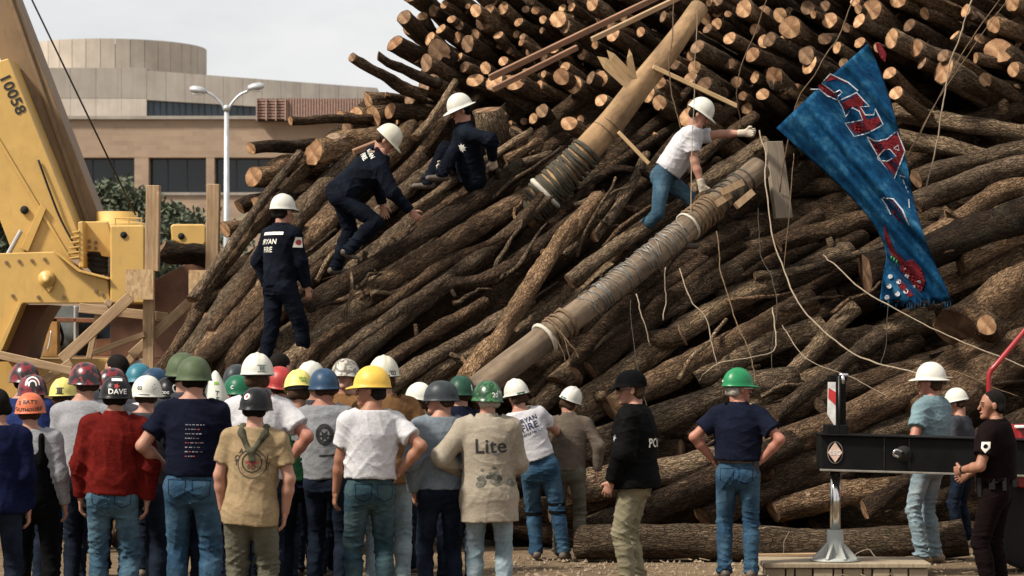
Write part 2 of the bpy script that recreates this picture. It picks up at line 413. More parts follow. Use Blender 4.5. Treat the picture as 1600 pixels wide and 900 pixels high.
# ------------------------------------------------------------------ twin-arm street lamp
plain('galvanised', (0.45, 0.46, 0.47), 0.45, 0.12, 4, 0.5); plain('lamp_glass', (0.55, 0.56, 0.54), 0.3)
def curve_pts(pts, n=8):
    """Catmull-Rom through the points"""
    p = [Vector(q) for q in pts]
    if len(p) < 3: return [p[0].lerp(p[-1], i / n) for i in range(n + 1)]
    p = [p[0] * 2 - p[1]] + p + [p[-1] * 2 - p[-2]]; out = []
    for i in range(1, len(p) - 2):
        a, b_, c, d = p[i-1], p[i], p[i+1], p[i+2]
        for k in range(n):
            t = k / n
            out.append(0.5 * ((2*b_) + (c - a)*t + (2*a - 5*b_ + 4*c - d)*t*t + (3*b_ - a - 3*c + d)*t**3))
    out.append(p[-2]); return out
def tube(mb, pts, r, n=8, mi=0, cap=True):
    pts = [Vector(p) for p in pts]; rs = r if isinstance(r, (list, tuple)) else [r] * len(pts)
    up = None; rings = []
    for i, p in enumerate(pts):
        tg = (pts[min(i+1, len(pts)-1)] - pts[max(i-1, 0)]).normalized()
        if up is None:
            up = Vector((0,0,1)) if abs(tg.z) < .9 else Vector((1,0,0))
        up = (up - tg * up.dot(tg)).normalized(); sdv = tg.cross(up)
        rings.append([p + (up * math.cos(2*math.pi*k/n) + sdv * math.sin(2*math.pi*k/n)) * rs[i] for k in range(n)])
    vs = [v for rg in rings for v in rg]; fs = []
    for i in range(len(rings) - 1):
        for k in range(n):
            k2 = (k+1) % n; fs.append((i*n+k, i*n+k2, (i+1)*n+k2, (i+1)*n+k))
    if cap: fs += [list(reversed(range(n))), [(len(rings)-1)*n + k for k in range(n)]]
    mb.add(vs, fs, mi)
LY = 88.0
lp = empty('street_lamp', (at(354, 537, LY).x, LY, 0), 'tall grey street lamp with two curved arms in front of the building', 'lamp')
m = MB(); tube(m, [Vector((lp.location.x, LY, 0)), at(354, 172, LY)], [0.14, 0.08], 12); m.build('pole', MATS['galvanised'], lp, True)
m = MB(); m.lathe([(0.12, 0), (0.13, 0.12), (0.07, 0.2)], at(354, 173, LY), 12); m.build('bracket', MATS['galvanised'], lp, True)
for s, pts in ((-1, [(353, 174), (346, 162), (334, 150), (322, 143)]), (1, [(355, 174), (362, 162), (374, 149), (388, 142)])):
    m = MB(); tube(m, curve_pts([at(x, y, LY) for x, y in pts], 6), 0.045, 8); m.build('arm', MATS['galvanised'], lp, True)
    hx, hy = (309, 142) if s < 0 else (400, 137)
    c = at(hx, hy, LY); m = MB()
    ax = Vector((s, 0, 0.15)).normalized()
    for z0, sc_ in ((0, 1),):
        prof = [(0.0, -0.3), (0.12, -0.27), (0.17, -0.1), (0.17, 0.12), (0.1, 0.27), (0.0, 0.3)]
        vs = []
        for r, h in prof:
            for k in range(12):
                a = k * math.pi / 6; vs.append(c + ax * h + Vector((0, math.cos(a) * r, math.sin(a) * r * (1.0 if math.sin(a) > 0 else 0.55))))
        m.add(vs, [(i*12+k, i*12+(k+1) % 12, (i+1)*12+(k+1) % 12, (i+1)*12+k) for i in range(5) for k in range(12)])
    h = m.build('lamp_head', MATS['galvanised'], lp, True)
    m = MB(); m.box((c.x - .17, LY - .1, c.z - .13), (c.x + .17, LY + .1, c.z - .085)); m.build('lens', MATS['lamp_glass'], h)

# ------------------------------------------------------------------ trees behind the crane
plain('tree_bark', (0.09, 0.065, 0.045), 0.9, 0.3)
def leaf_mat(name, c1, c2):
    m, t, b = newmat(name)
    g = t.nodes.new('ShaderNodeNewGeometry')
    r = ramp(t, [(0.0, c1), (1.0, c2)]); t.links.new(g.outputs['Random Per Island'], r.inputs['Fac'])
    t.links.new(r.outputs['Color'], b.inputs['Base Color']); b.inputs['Roughness'].default_value = 0.7
    return m
leaf_mat('leaf_olive', (0.025, 0.036, 0.016), (0.085, 0.098, 0.048)); leaf_mat('leaf_dark', (0.022, 0.032, 0.016), (0.075, 0.09, 0.045))
def tree(px, py_c, Y, rx, rz, mat, label, nleaf=5200, seed=1):
    r = random.Random(seed); c = at(px, py_c, Y); base = Vector((c.x, Y, 0))
    t = empty('tree', base, label, 'tree', 'trees behind the yellow crane')
    m = MB(); top = Vector((c.x, Y, c.z + rz * .2))
    tube(m, curve_pts([base, base.lerp(top, .4) + Vector((.15, .1, 0)), top], 5), [0.26 - 0.018 * i for i in range(11)], 8)
    cl = []
    for k in range(34):
        while True:
            u = Vector((r.uniform(-1, 1), r.uniform(-1, 1), r.uniform(-1, 1)))
            if .2 < u.length < 1: break
        cc = c + Vector((u.x * rx, u.y * rx, u.z * rz)); cl.append((cc, r.uniform(.22, .42) * rx))
        s = base.lerp(top, r.uniform(.35, .95)); tube(m, curve_pts([s, s.lerp(cc, .5) + Vector((0, 0, .2)), cc], 3), [0.07, .06, .05, .04, .03, .02, .012][:7], 5)
    m.build('trunk', MATS['tree_bark'], t, True)
    m = MB()
    for k in range(nleaf):
        cc, cr = r.choice(cl); d = Vector((r.gauss(0, 1), r.gauss(0, 1), r.gauss(0, 1))).normalized() * cr * r.uniform(.3, 1.15)
        p = cc + d; a = Vector((r.gauss(0, 1), r.gauss(0, 1), r.gauss(0, 1))).normalized(); b_ = a.orthogonal().normalized(); L = r.uniform(.09, .2)
        m.add([p - a * L, p + b_ * L * .45, p + a * L, p - b_ * L * .45], [(0, 1, 2, 3)])
    m.build('crown', mat, t)
tree(172, 338, 112, 1.8, 1.3, MATS['leaf_olive'], 'olive green bushy tree in front of the dark windows', 6500, 3)
tree(262, 356, 108, 1.3, 1.0, MATS['leaf_olive'], 'small pale tree between the two upright timber posts', 3600, 5)
tree(2, 330, 100, 1.5, 2.1, MATS['leaf_dark'], 'dark green tree showing behind the crane boom', 5200, 8)
tree(300, 430, 96, 3.4, 2.0, MATS['leaf_dark'], 'low dark tree behind the timber scaffold', 5200, 9)
# ------------------------------------------------------------------ the collapsed pile of logs
def resample(pts, step):
    cp = curve_pts(pts, 10)
    d = [0.0]
    for a, b_ in zip(cp, cp[1:]): d.append(d[-1] + (b_ - a).length)
    L = d[-1]; n = max(3, int(round(L / step))); out = []; j = 0
    for i in range(n + 1):
        s = L * i / n
        while j < len(cp) - 2 and d[j + 1] < s: j += 1
        t = 0 if d[j + 1] == d[j] else (s - d[j]) / (d[j + 1] - d[j])
        out.append(cp[j].lerp(cp[j + 1], min(1, max(0, t))))
    return out, L

def log_geo(pts, r0, r1, sides=14, seed=0, rough=0.07, knots=3, step=None, wig=0.25, tilt=0.22):
    """centre line -> vertices, quads and the two end rings"""
    r = np.random.default_rng(seed)
    cl, L = resample(pts, step or max(0.07, r0 * 0.75))
    n = len(cl)
    tt = np.linspace(0, 1, n)
    # natural sweep of the stem
    C = np.array([list(p) for p in cl])
    ax = Vector(cl[-1]) - Vector(cl[0]); ax.normalize()
    u = ax.orthogonal().normalized(); w = ax.cross(u)
    u, w = np.array(u), np.array(w)
    rm = (r0 + r1) / 2
    for k in range(1, 5):
        env = np.sin(np.pi * tt) if k < 2 else 1.0
        C = C + (np.outer(np.sin(k * np.pi * 1.3 * tt + r.uniform(0, 6)) * env, u) * r.normal() + np.outer(np.sin(k * np.pi * 1.3 * tt + r.uniform(0, 6)) * env, w) * r.normal()) * rm * wig / k
    T = np.gradient(C, axis=0); T /= np.linalg.norm(T, axis=1, keepdims=True)
    up = u - T[0] * u.dot(T[0]); V = []
    th = np.linspace(0, 2 * np.pi, sides, endpoint=False)
    R = r0 + (r1 - r0) * tt
    ph = r.uniform(0, 6.28, 8); kn = [(r.uniform(.08, .92) * L, r.uniform(0, 6.28), r.uniform(.4, .8) * rm, r.uniform(.10, .30)) for _ in range(knots)]
    rings = []
    for i in range(n):
        up = up - T[i] * up.dot(T[i]); up /= np.linalg.norm(up); sv = np.cross(T[i], up)
        s = tt[i] * L / rm
        f = 1 + rough * (np.sin(2 * th + ph[0] + .5 * s) * .7 + np.sin(3 * th + ph[1] - .35 * s) * .6 + np.sin(5 * th + ph[2] + .9 * s) * .35 + np.sin(.9 * s + ph[3]) * .55) + r.normal(0, rough * .42, sides)
        for (ks, ka, kr, kh) in kn:
            da = np.abs((th - ka + np.pi) % (2 * np.pi) - np.pi) * R[i]
            f = f + kh * np.exp(-((tt[i] * L - ks) ** 2 + da ** 2) / (kr * kr * .5))
        q = C[i] + (np.outer(np.cos(th), up) + np.outer(np.sin(th), sv)) * (R[i] * f)[:, None]
        if i in (0, n - 1) and tilt:
            tv = r.normal(0, tilt, 2); q = q + np.outer(np.cos(th) * tv[0] + np.sin(th) * tv[1], T[i]) * R[i]
        rings.append(q)
    V = np.concatenate(rings)
    F = []
    for i in range(n - 1):
        b0 = i * sides; b1 = b0 + sides
        for k in range(sides):
            k2 = (k + 1) % sides; F.append((b0 + k, b0 + k2, b1 + k2, b1 + k))
    return V, F, rings[0], rings[-1], -T[0], T[-1]

def add_log(pts, r0, r1, bark='bark_brown', label='', group=None, cut=('sawn_wood', None), seed=None, sides=14, name='log', knots=3, stubs=0, wig=0.25, tilt=0.2, rough=0.07, cat='log', split=False):
    seed = rng.randrange(1 << 30) if seed is None else seed
    V, F, e0, e1, n0, n1 = log_geo(pts, r0, r1, sides, seed, rough, knots, None, wig, tilt)
    r = random.Random(seed)
    nV = len(V); F = list(F)
    F.append(tuple(reversed(range(sides)))); F.append(tuple(range(nV - sides, nV)))
    o_ = Vector(e0.mean(0)); ch = Vector(e1.mean(0)) - o_; L = ch.length
    rot = ch.to_track_quat('X', 'Z'); M = Matrix.Translation(o_) @ rot.to_matrix().to_4x4(); inv = M.inverted()
    Mi = np.array(inv)
    Vl = V @ Mi[:3, :3].T + Mi[:3, 3]
    vs = Vl.tolist(); base = MB(); base.v = [Vector(v) for v in vs]; base.f = [list(f) for f in F]; base.m = [0] * len(F)
    nr = len(V) // sides
    for k in range(stubs):
        i = r.randrange(1, nr - 1); j = r.randrange(sides); c = Vector(Vl[i * sides:(i + 1) * sides].mean(0)); p = Vector(Vl[i * sides + j]); d = (p - c).normalized() + Vector((r.uniform(-.2, .9), 0, 0)); d.normalize()
        rs = r.uniform(.25, .42) * (p - c).length; ln = r.uniform(.6, 2.2) * (p - c).length
        s0 = c + (p - c) * .6
        nb = len(base.f); tube(base, [s0, s0 + d * ln * .6, s0 + d * ln], [rs * 1.25, rs, rs * .85], 7)
    o = mesh_obj(name, base.v, base.f, MATS[bark], None, base.m, True, o_, rot)
    if label: tag(o, label, cat, group)
    for e, nn, mat in ((e0, n0, cut[0]), (e1, n1, cut[1])):
        if mat is None: continue
        c = Vector(e.mean(0)); q = Vector(nn).to_track_quat('X', 'Z'); Md = (Matrix.Translation(c) @ q.to_matrix().to_4x4())
        dn = Md.inverted(); loc = [dn @ Vector(v) for v in e]
        s = r.uniform(.90, .95); vv = [Vector((v.x + 0.004, v.y * s, v.z * s)) for v in loc]; mid = [Vector((v.x * .5 + 0.005 + (r.uniform(0, .012) if split else 0), v.y * s * .5, v.z * s * .5)) for v in loc]
        n = len(vv); vv = vv + mid + [Vector((0.006, 0, 0))]
        ff = [(k, (k + 1) % n, n + (k + 1) % n, n + k) for k in range(n)] + [(n + k, n + (k + 1) % n, 2 * n) for k in range(n)]
        # orient faces outwards (+X)
        nrm = (vv[1] - vv[0]).cross(vv[n] - vv[0])
        if nrm.x < 0: ff = [tuple(reversed(f)) for f in ff]
        cobj = mesh_obj('cut_end', vv, ff, MATS[mat], o)
        cobj.matrix_local = inv @ Md
    return o

# ---- depth of the heap behind each picture row
def YA(px, py): return 28.4 + (250 - py) * 0.0035 + max(0, (px - 1150)) * 0.0006
def YB(px, py): return 25.3 + (600 - py) * 0.0072
def YC(px, py): return 24.7 + (860 - py) * 0.0062

# ---- upper stack: logs lying with their sawn ends towards the viewer
ENDS = '''
633 25 10|618 66 12|639 46 8|649 49 6|695 6 6|678 17 8|743 17 9|718 40 6|758 34 14|786 13 9|730 70 11|688 78 15|695 94 7|717 90 7|666 97 12|660 119 10
670 129 14|760 107 8|743 126 10|776 126 13|793 129 10|787 95 7|796 79 5|649 146 6|641 152 7|772 4 5|732 9 4|705 30 6|765 14 7
807 54 5|817 57 5|815 66 5|821 14 5|836 17 6|877 13 6|893 12 6|872 28 12|891 27 8|882 41 10|924 5 10|955 40 6|958 56 10|890 63 6|827 81 6|805 125 12
822 112 5|850 116 5|842 134 8|833 141 5|882 105 8|877 119 11|897 133 12|923 120 9|939 121 11|846 48 4|833 3 4|891 2 4|912 30 7|975 25 7|1000 50 7
1102 28 8|1104 43 7|1112 45 7|1120 36 8|1120 2 8|1123 20 8|1137 22 5|1129 27 4|1161 15 12|1090 75 10|1079 88 6|1084 105 9|1050 90 6|1053 102 7|1080 123 9
1098 130 10|1016 148 13|1026 129 10|1152 127 8|1196 63 9|1175 85 10|1152 71 5|1158 75 5|1107 5 5|1032 162 10|1084 167 9|1077 184 14|1116 168 8|1168 168 8|1140 100 8
1219 24 9|1233 16 5|1261 13 9|1272 22 5|1289 10 8|1298 32 10|1235 41 14|1203 62 10|1229 62 8|1260 85 12|1267 104 14|1285 110 6|1209 122 13|1242 135 5|1226 143 6
1341 15 6|1344 34 10|1323 42 6|1336 2 7|1362 18 15|1340 68 8|1395 62 13|1390 115 9|1310 75 8|1320 100 7|1180 45 8|1250 165 8|1190 150 9|1130 145 7|1300 140 8
1405 2 11|1432 77 12|1449 64 6|1441 98 9|1474 87 9|1473 112 18|1524 90 8|1493 55 8|1552 40 11|1560 78 16|1420 40 10|1510 15 9|1580 10 12|1530 62 8|1585 110 10|1445 20 8
845 174 9|878 166 5|889 194 10|819 190 5|834 186 7|938 155 9|796 195 6|908 187 6|1020 214 7|960 105 7|985 95 6|865 75 7|780 55 7|740 55 8|810 35 7|848 30 6|850 90 6|910 85 7|930 70 6
990 130 7|1060 45 9|1035 25 8|1140 60 9|1180 120 8|1160 150 6|1290 60 8|1370 75 7|1400 145 9|1500 130 8|1540 125 9|705 120 7|725 105 8|715 60 8|670 60 9|650 90 8|690 45 8|660 25 7
575 157 12|584 179 15|611 170 11|556 183 12|532 183 7|543 203 10|587 196 6|603 201 7|641 155 10|646 172 7|622 185 8|630 205 8|602 150 5|655 190 7
640 -12 13|690 -20 11|735 -25 12|780 -14 9|820 -22 12|870 -15 10|920 -24 13|970 -12 9|1020 -20 12|1075 -25 11|1130 -18 10|1190 -15 13|1245 -22 10|1300 -18 12|1360 -25 12|1420 -16 10|1480 -20 13|1540 -18 11|1590 -25 12
'''
taken = []
BKN = {'bark_brown': 'brown-barked', 'bark_grey': 'greyish-barked', 'bark_dark': 'dark-barked'}
nA = 0
for tok in ENDS.replace('\n', '|').split('|'):
    if not tok.strip(): continue
    px, py, rp = map(float, tok.split()); taken.append((px, py, rp))
    big = rp >= 9
    Y = YA(px, py) + (rng.uniform(-.25, .1) if big else rng.uniform(-.05, .35)); r0 = rp * Y / FPX * 1.25
    k = min(1, max(0, (px - 600) / 900))
    slope = -0.34 + 0.16 * k + rng.gauss(0, .05); dep = 0.92 + rng.gauss(0, .08)
    if px < 640 and py > 135: slope = -0.05 + rng.gauss(0, .05); dep = 0.55
    if px > 1380: dep = 0.6 + rng.gauss(0, .05)
    d = Vector((0.60 + rng.gauss(0, .06), dep, slope)).normalized()
    L = rng.uniform(2.6, 3.8) if big else rng.uniform(1.5, 2.6)
    p0 = at(px, py, Y)
    size = 'thick' if rp >= 12 else ('medium' if rp >= 8 else 'thin')
    cut = 'sawn_wood' if rng.random() < .72 else 'sawn_wood_aged'
    bk = rng.choice(['bark_brown', 'bark_brown', 'bark_grey', 'bark_dark']); st_ = 1 if rng.random() < .2 else 0
    kind = f"{size} {BKN[bk]} log" + (' with a stub,' if st_ else '') + (' with a bright sawn end' if cut == 'sawn_wood' else ' with a dull sawn end')
    add_log([p0, p0 + d * L * .5 + Vector((rng.gauss(0, .05), 0, rng.gauss(0, .05))), p0 + d * L], r0, r0 * rng.uniform(.72, .95),
            bk, kind + ' in the upper stack', kind.replace(' log', ' logs', 1) + ' of the upper stack',
            (cut, None), sides=14 if big else 10, knots=2 if big else 1, stubs=st_, tilt=.22, rough=.06)
    nA += 1

# ---- logs sticking out of the left flank, above the crane
FL = [ (454,188,7, [(640,184)], 'short log with a stub jutting out level above the tan brick wall', 1),
       (394,232,10, [(450,229),(560,222)], 'long level log sticking out furthest left of the heap', 0),
       (396,277,17, [(500,262)], 'thickest sawn log jutting out of the left flank under the long level log', 0),
       (374,323,12, [(470,300)], 'small sawn log end low on the left flank beside the timber post', 0),
       (400,321,13, [(500,295)], 'pale sawn log end low on the left flank, next to a smaller one', 0),
       (492,238,19, [(600,215)], 'big decayed log end with a ragged face on the left flank', 0),
       (494,252,6, [(570,240)], 'thin sawn log end beneath the ragged decayed log', 0),
       (352,362,13, [(440,342)], 'dark log end behind the right timber post', 0)]
for (x, y, rp, more, lab, st) in FL:
    Y = 27.4 + (330 - y) * .002
    pts = [at(x, y, Y)] + [at(a, b_, Y + (a - x) * .008) for a, b_ in more]
    r0 = rp * Y / FPX
    add_log(pts, r0, r0 * 1.05, 'bark_dark' if rp < 13 else 'bark_brown', lab, None, ('sawn_wood', None), sides=16, knots=2, stubs=st, rough=.05 if rp < 19 else .12)

# dark limbs against the sky
for pts, rp, lab in (([(551,88),(578,108),(612,128),(668,150)], 8.5, 'lower dark limb reaching out against the white sky'), ([(590,89),(620,106),(648,118),(690,132)], 7.5, 'upper dark limb reaching out against the white sky')):
    Y = 28.2; P3 = [at(x, y, Y + i * .15) for i, (x, y) in enumerate(pts)]
    add_log(P3, rp * Y / FPX * .9, rp * Y / FPX * 1.25, 'bark_dark', lab, None, ('sawn_wood_aged', None), wig=.35, knots=3)

# ---- left slope: long logs fanned out from the ground up to the right
B = [
 ([(262,562),(300,500),(330,440),(395,360),(455,290),(505,236)], 12, 0, -.1), ([(284,575),(350,450),(440,350),(545,250)], 22, 0, 0), ([(312,575),(400,470),(520,330),(640,205)], 24, 0, -.05),
 ([(300,468),(345,405),(410,310),(470,238)], 9, 0, -.35), ([(350,585),(440,470),(560,350),(660,245)], 20, 0, -.1), ([(330,520),(380,450),(470,345)], 13, 0, -.3),
 ([(385,600),(470,500),(590,385),(700,300)], 21, 0, -.1), ([(290,600),(340,545),(420,470)], 17, 0, -.3), ([(420,610),(520,500),(640,400),(740,320)], 22, 0, -.12),
 ([(470,490),(560,425),(680,360),(815,262)], 20, 1, -.28), ([(455,530),(560,470),(690,390),(880,272)], 21, 1, -.2), ([(430,460),(520,400),(600,330),(690,250)], 16, 0, -.15),
 ([(480,560),(600,480),(700,410),(790,370),(848,305)], 11, 0, -.35), ([(500,585),(620,500),(740,435),(800,372),(860,330),(905,265)], 13, 1, -.3),
 ([(520,605),(640,490),(700,447),(765,436),(850,378),(905,338)], 16, 2, -.3), ([(560,610),(650,545),(690,505),(760,470)], 14, 1, -.3), ([(600,620),(690,560),(765,508),(830,470)], 16, 2, -.25),
 ([(740,575),(775,535),(795,500),(835,440),(880,372),(935,308)], 18, 2, -.55), ([(640,620),(760,560),(860,490),(960,420)], 17, 1, -.05), ([(700,625),(800,570),(900,490),(1000,420),(1075,325)], 15, 1, -.15),
 ([(470,600),(560,530),(650,470),(760,400)], 20, 0, 0.05), ([(540,470),(640,390),(720,330),(800,280)], 17, 0, 0), ([(620,380),(690,320),(760,280)], 12, 0, -.2), ([(640,330),(700,290),(780,235),(832,204)], 8, 0, -.3),
 ([(690,300),(750,262),(800,225)], 9, 0, -.2), ([(790,250),(835,226),(842,221)], 9, 0, -.25), ([(800,262),(850,243),(862,240)], 8, 0, -.3), ([(600,300),(650,250),(700,180)], 9, 0, -.1), ([(650,215),(690,165),(712,128)], 7, 0, -.3),
 ([(560,300),(610,245),(650,195)], 12, 0, 0), ([(700,250),(740,215),(790,180)], 10, 0, 0), ([(890,440),(960,380),(1040,330),(1062,318)], 14, 0, -.45), ([(850,500),(930,430),(985,380)], 14, 0, 0), ([(930,370),(990,300),(1010,240)], 9, 2, -.1),
 ([(880,330),(950,268),(1000,268),(1030,290)], 7, 0, -.1), ([(990,330),(1040,290),(1110,230),(1180,180)], 12, 0, 0.2), ([(1080,300),(1140,262),(1195,225)], 17, 0, .15), ([(900,300),(960,320),(1000,330)], 8, 1, 0), ([(880,400),(930,350),(960,300)], 10, 2, -.1)]
Blab = {17: 'forked pale log lying across the fanned logs of the left slope', 9: 'broad rough-barked log below the seated firefighter', 10: 'broad rough-barked log ending at the rope-bound pole', 3: 'slender pale log leaning over the small timber plate', 0: 'thin log along the left edge of the slope', 31: 'short broken log in front of the climber in jeans', 14: 'crooked log with a bend halfway up the slope', 28: 'thin log standing up beside the seated firefighter'}
for i, (pts, rp, st, dy) in enumerate(B):
    if i not in (0, 12, 14, 17, 34): pts = [pts[0], pts[len(pts) // 2], pts[-1]] if len(pts) > 2 else pts; q0, q1, q2 = (pts + pts)[:3]; pts = [q0, ((q0[0] + q2[0]) * .25 + q1[0] * .5, (q0[1] + q2[1]) * .25 + q1[1] * .5), q2]
    P3 = [at(x, y, YB(x, y) + dy + .12) for x, y in pts]
    if pts[0][1] > 540 and P3[0].z > .3: P3 = [Vector((P3[0].x - .62 * P3[0].z, P3[0].y - .2, .05))] + P3
    Ym = P3[len(P3)//2].y; r0 = rp * Ym / FPX * .85
    bk = ['bark_brown', 'bark_grey', 'bark_brown', 'bark_grey', 'bark_dark'][i % 5]; kd = ('stout' if rp >= 19 else 'medium' if rp >= 13 else 'slim') + ' ' + BKN[bk] + ' log' + (' with branch stubs' if st else '')
    add_log(P3, r0 * 1.08, r0 * .88, bk, Blab.get(i, kd + ' fanned out on the left slope of the heap'),
            None if i in Blab else kd + ' kind, left slope', ('sawn_wood_aged', 'sawn_wood_aged'), sides=16, knots=4, stubs=st + (1 if rp > 14 else 0), rough=.095, wig=.1)
# stump-like butts among the slope
for (x, y, rp, x2, y2, lab) in ((762,172,26, 800,300,'stubby broad log with rough bark standing behind the seated firefighter'), (808,205,15, 815,300,'knotty upright log end left of the rope-bound pole'), (835,232,9, 815,270,'stub of a log poking up beside the rope-bound pole')):
    Y = 28.1; r0 = rp * Y / FPX
    add_log([at(x, y, Y), at(x2, y2, Y + .4)], r0, r0, 'bark_grey', lab, None, ('sawn_wood_aged', None), sides=16, rough=.14, knots=4)

# ---- right foot of the heap: big logs lying nearly level
C = [
 ([(900,705),(1040,650),(1130,612),(1240,590)], 24, 0, -.2), ([(1185,660),(1300,612),(1450,575)], 24, 1, 0), ([(1190,700),(1310,662),(1430,600),(1560,520),(1640,480)], 27, 1, -.25),
 ([(1200,745),(1350,695),(1470,645)], 24, 0, 0), ([(890,765),(1050,735),(1190,700)], 26, 0, -.25), ([(920,835),(1040,785),(1140,740),(1240,690)], 27, 1, -.3),
 ([(960,640),(1020,600),(1150,530),(1270,470)], 24, 0, -.1), ([(890,645),(1000,565),(1110,490),(1210,440)], 21, 1, -.05), ([(870,600),(960,530),(1060,470),(1150,420)], 20, 1, -.05),
 ([(1352,425),(1450,395),(1640,320)], 32, 1, -.2), ([(1492,512),(1560,470),(1660,410)], 40, 2, -.5), ([(1432,280),(1500,255),(1640,228)], 17, 1, -.1), ([(1430,318),(1520,280),(1640,252)], 20, 1, -.1),
 ([(1213,380),(1290,360),(1380,332)], 17, 1, 0), ([(1440,380),(1500,340),(1560,300),(1640,285)], 18, 1, 0), ([(1395,175),(1480,190),(1640,215)], 16, 0, .3), ([(1405,215),(1500,235),(1580,262)], 16, 1, .2),
 ([(1350,795),(1430,750),(1520,705)], 17, 0, -.1), ([(1440,655),(1530,590),(1650,520)], 40, 0, -.15), ([(1090,590),(1180,545),(1290,510)], 22, 1, 0), ([(1150,640),(1250,600),(1330,570)], 18, 0, 0),
 ([(1100,810),(1230,760),(1330,730)], 22, 1, .1), ([(980,560),(1080,510),(1170,470)], 16, 1, .2), ([(1000,470),(1080,420),(1160,380)], 16, 0, .3), ([(1130,470),(1220,440),(1330,390)], 20, 1, .1), ([(1200,300),(1300,290),(1420,310)], 17, 1, .9),
 ([(1500,410),(1580,370),(1640,360)], 20, 0, 0), ([(1335,480),(1260,560),(1200,610)], 15, 0, -.1), ([(1380,520),(1330,560),(1260,610),(1210,650)], 14, 1, -.2), ([(1460,740),(1540,690),(1640,650)], 26, 1, .1),
 ([(1210,800),(1330,770),(1450,760)], 22, 0, .2), ([(860,690),(930,640),(1010,600)], 18, 0, 0.1), ([(830,640),(900,590),(980,530)], 20, 0, .1), ([(1150,330),(1230,300),(1300,285)], 13, 0, .4), ([(1420,470),(1500,440),(1600,400)], 18, 0, .4),
 ([(1290,540),(1370,520),(1460,500)], 18, 0, .5), ([(1180,430),(1260,420),(1380,385),(1420,370)], 7, 1, -.3), ([(860,800),(960,760),(1060,735)], 22, 0, 0), ([(1230,250),(1330,240),(1420,250)], 15, 0, 1.0), ([(1240,200),(1320,190),(1400,200)], 14, 0, 1.0)]
Clab = {2: 'long thick log rising behind the black outrigger beam', 9: 'massive log with its round end showing left of the banner foot', 10: 'huge log with a sawn branch scar on its side', 18: 'huge smooth-barked log beside the red pipe', 36: 'thin pale branch pointing at the banner', 5: 'thick log behind the police officer in the black cap', 17: 'bent log rising from the ground log behind the outrigger'}
for i, (pts, rp, st, dy) in enumerate(C):
    if i in (25, 33, 38): continue                     # the dark hollow left of the banner
    P3 = [at(x, y, YC(x, y) + dy + .1) for x, y in pts]; Ym = P3[len(P3)//2].y; r0 = rp * Ym / FPX * .88
    bk = ['bark_grey', 'bark_dark', 'bark_brown', 'bark_grey'][i % 4]; kd = ('stout' if rp >= 22 else 'medium' if rp >= 17 else 'slim') + ' ' + BKN[bk] + ' log' + (' with branch stubs' if st else '')
    add_log(P3, r0 * 1.04, r0 * .92, bk, Clab.get(i, kd + ' lying on the right foot of the heap'),
            None if i in Clab else kd + ' kind, right foot', ('sawn_wood_aged', 'sawn_wood_aged'), sides=18, knots=5, stubs=st, rough=.09, wig=.1)
add_log([at(905, 846, 24.05), at(1100, 848, 24.02), at(1300, 851, 24.0), at(1508, 842, 24.1)], 0.165, 0.175, 'bark_grey', 'long straight log lying on the ground along the foot of the heap', None, ('sawn_wood_aged', 'sawn_wood'), sides=20, knots=4, wig=.12, rough=.05)
# sawn branch scar on the huge log
c = at(1541, 505, YC(1541, 505) - 1.0); d = Vector((-.25, -.9, .1)).normalized()
add_log([c, c - d * .45], 0.11, 0.13, 'bark_brown', 'short branch stump with a pale sawn face on the huge log', None, ('sawn_wood', None), sides=16, knots=0)

# ---- thin broken branches caught among the logs
for k in range(34):
    onB = k < 20
    px, py = (rng.uniform(430, 960), rng.uniform(300, 560)) if onB else (rng.uniform(960, 1560), rng.uniform(300, 740))
    Y = (YB(px, py) if onB else YC(px, py)) - rng.uniform(.12, .3); ang = rng.gauss(.75, .35) if onB else rng.gauss(.35, .4); L = rng.uniform(45, 150); p0 = at(px, py, Y)
    p1 = at(px + L * .5 * math.cos(ang), py - L * .5 * math.sin(ang) + rng.gauss(0, 6), Y + .1); p2 = at(px + L * math.cos(ang), py - L * math.sin(ang), Y + L * .004)
    add_log([p0, p1, p2], rng.uniform(.018, .034), rng.uniform(.008, .02), rng.choice(['bark_grey', 'bark_brown']), 'thin broken branch caught on the ' + ('left slope' if onB else 'right foot') + ' of the heap', 'thin branches on the ' + ('left slope' if onB else 'right foot'), ('sawn_wood_aged', None), name='branch', cat='branch', sides=8, knots=1, stubs=rng.choice([0, 1, 2]), wig=1.2, rough=.1)

# ---- the hidden bulk of the heap: countless logs that only fill the dark gaps
def bulk(name, regions, label):
    mbv, mbf, mbm = [], [], []; base = 0
    r = random.Random(77)
    for (n, x0, x1, y0, y1, Yf, d0, d1, dirf, rr, LL) in regions:
        for k in range(n):
            px, py = r.uniform(x0, x1), r.uniform(y0, y1)
            if px < 720 and py < 190: continue
            Y = Yf(px, py) + r.uniform(d0, d1); p = at(px, py, Y); d = dirf(r); L = r.uniform(*LL); r0 = r.uniform(*rr)
            V, F, e0, e1, *_ = log_geo([p, p + d * L * .5 + Vector((r.gauss(0, .06), 0, r.gauss(0, .06))), p + d * L], r0, r0 * .85, 9, r.randrange(1 << 30), .08, 1, .45, .2, .2)
            mbv.append(V); F = np.array(F) + base; mbf += F.tolist(); mbm += [0] * len(F)
            mbf.append([base + i for i in reversed(range(9))]); mbm.append(1); mbf.append([base + len(V) - 9 + i for i in range(9)]); mbm.append(1)
            base += len(V)
    V = np.concatenate(mbv); o_ = V.mean(0)
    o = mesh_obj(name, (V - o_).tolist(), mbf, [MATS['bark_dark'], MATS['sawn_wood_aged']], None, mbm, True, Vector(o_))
    o['kind'] = 'stuff'; tag(o, label, 'logs')
fA = lambda r: Vector((.66 + r.gauss(0, .1), .7, -.22 + r.gauss(0, .09))).normalized()
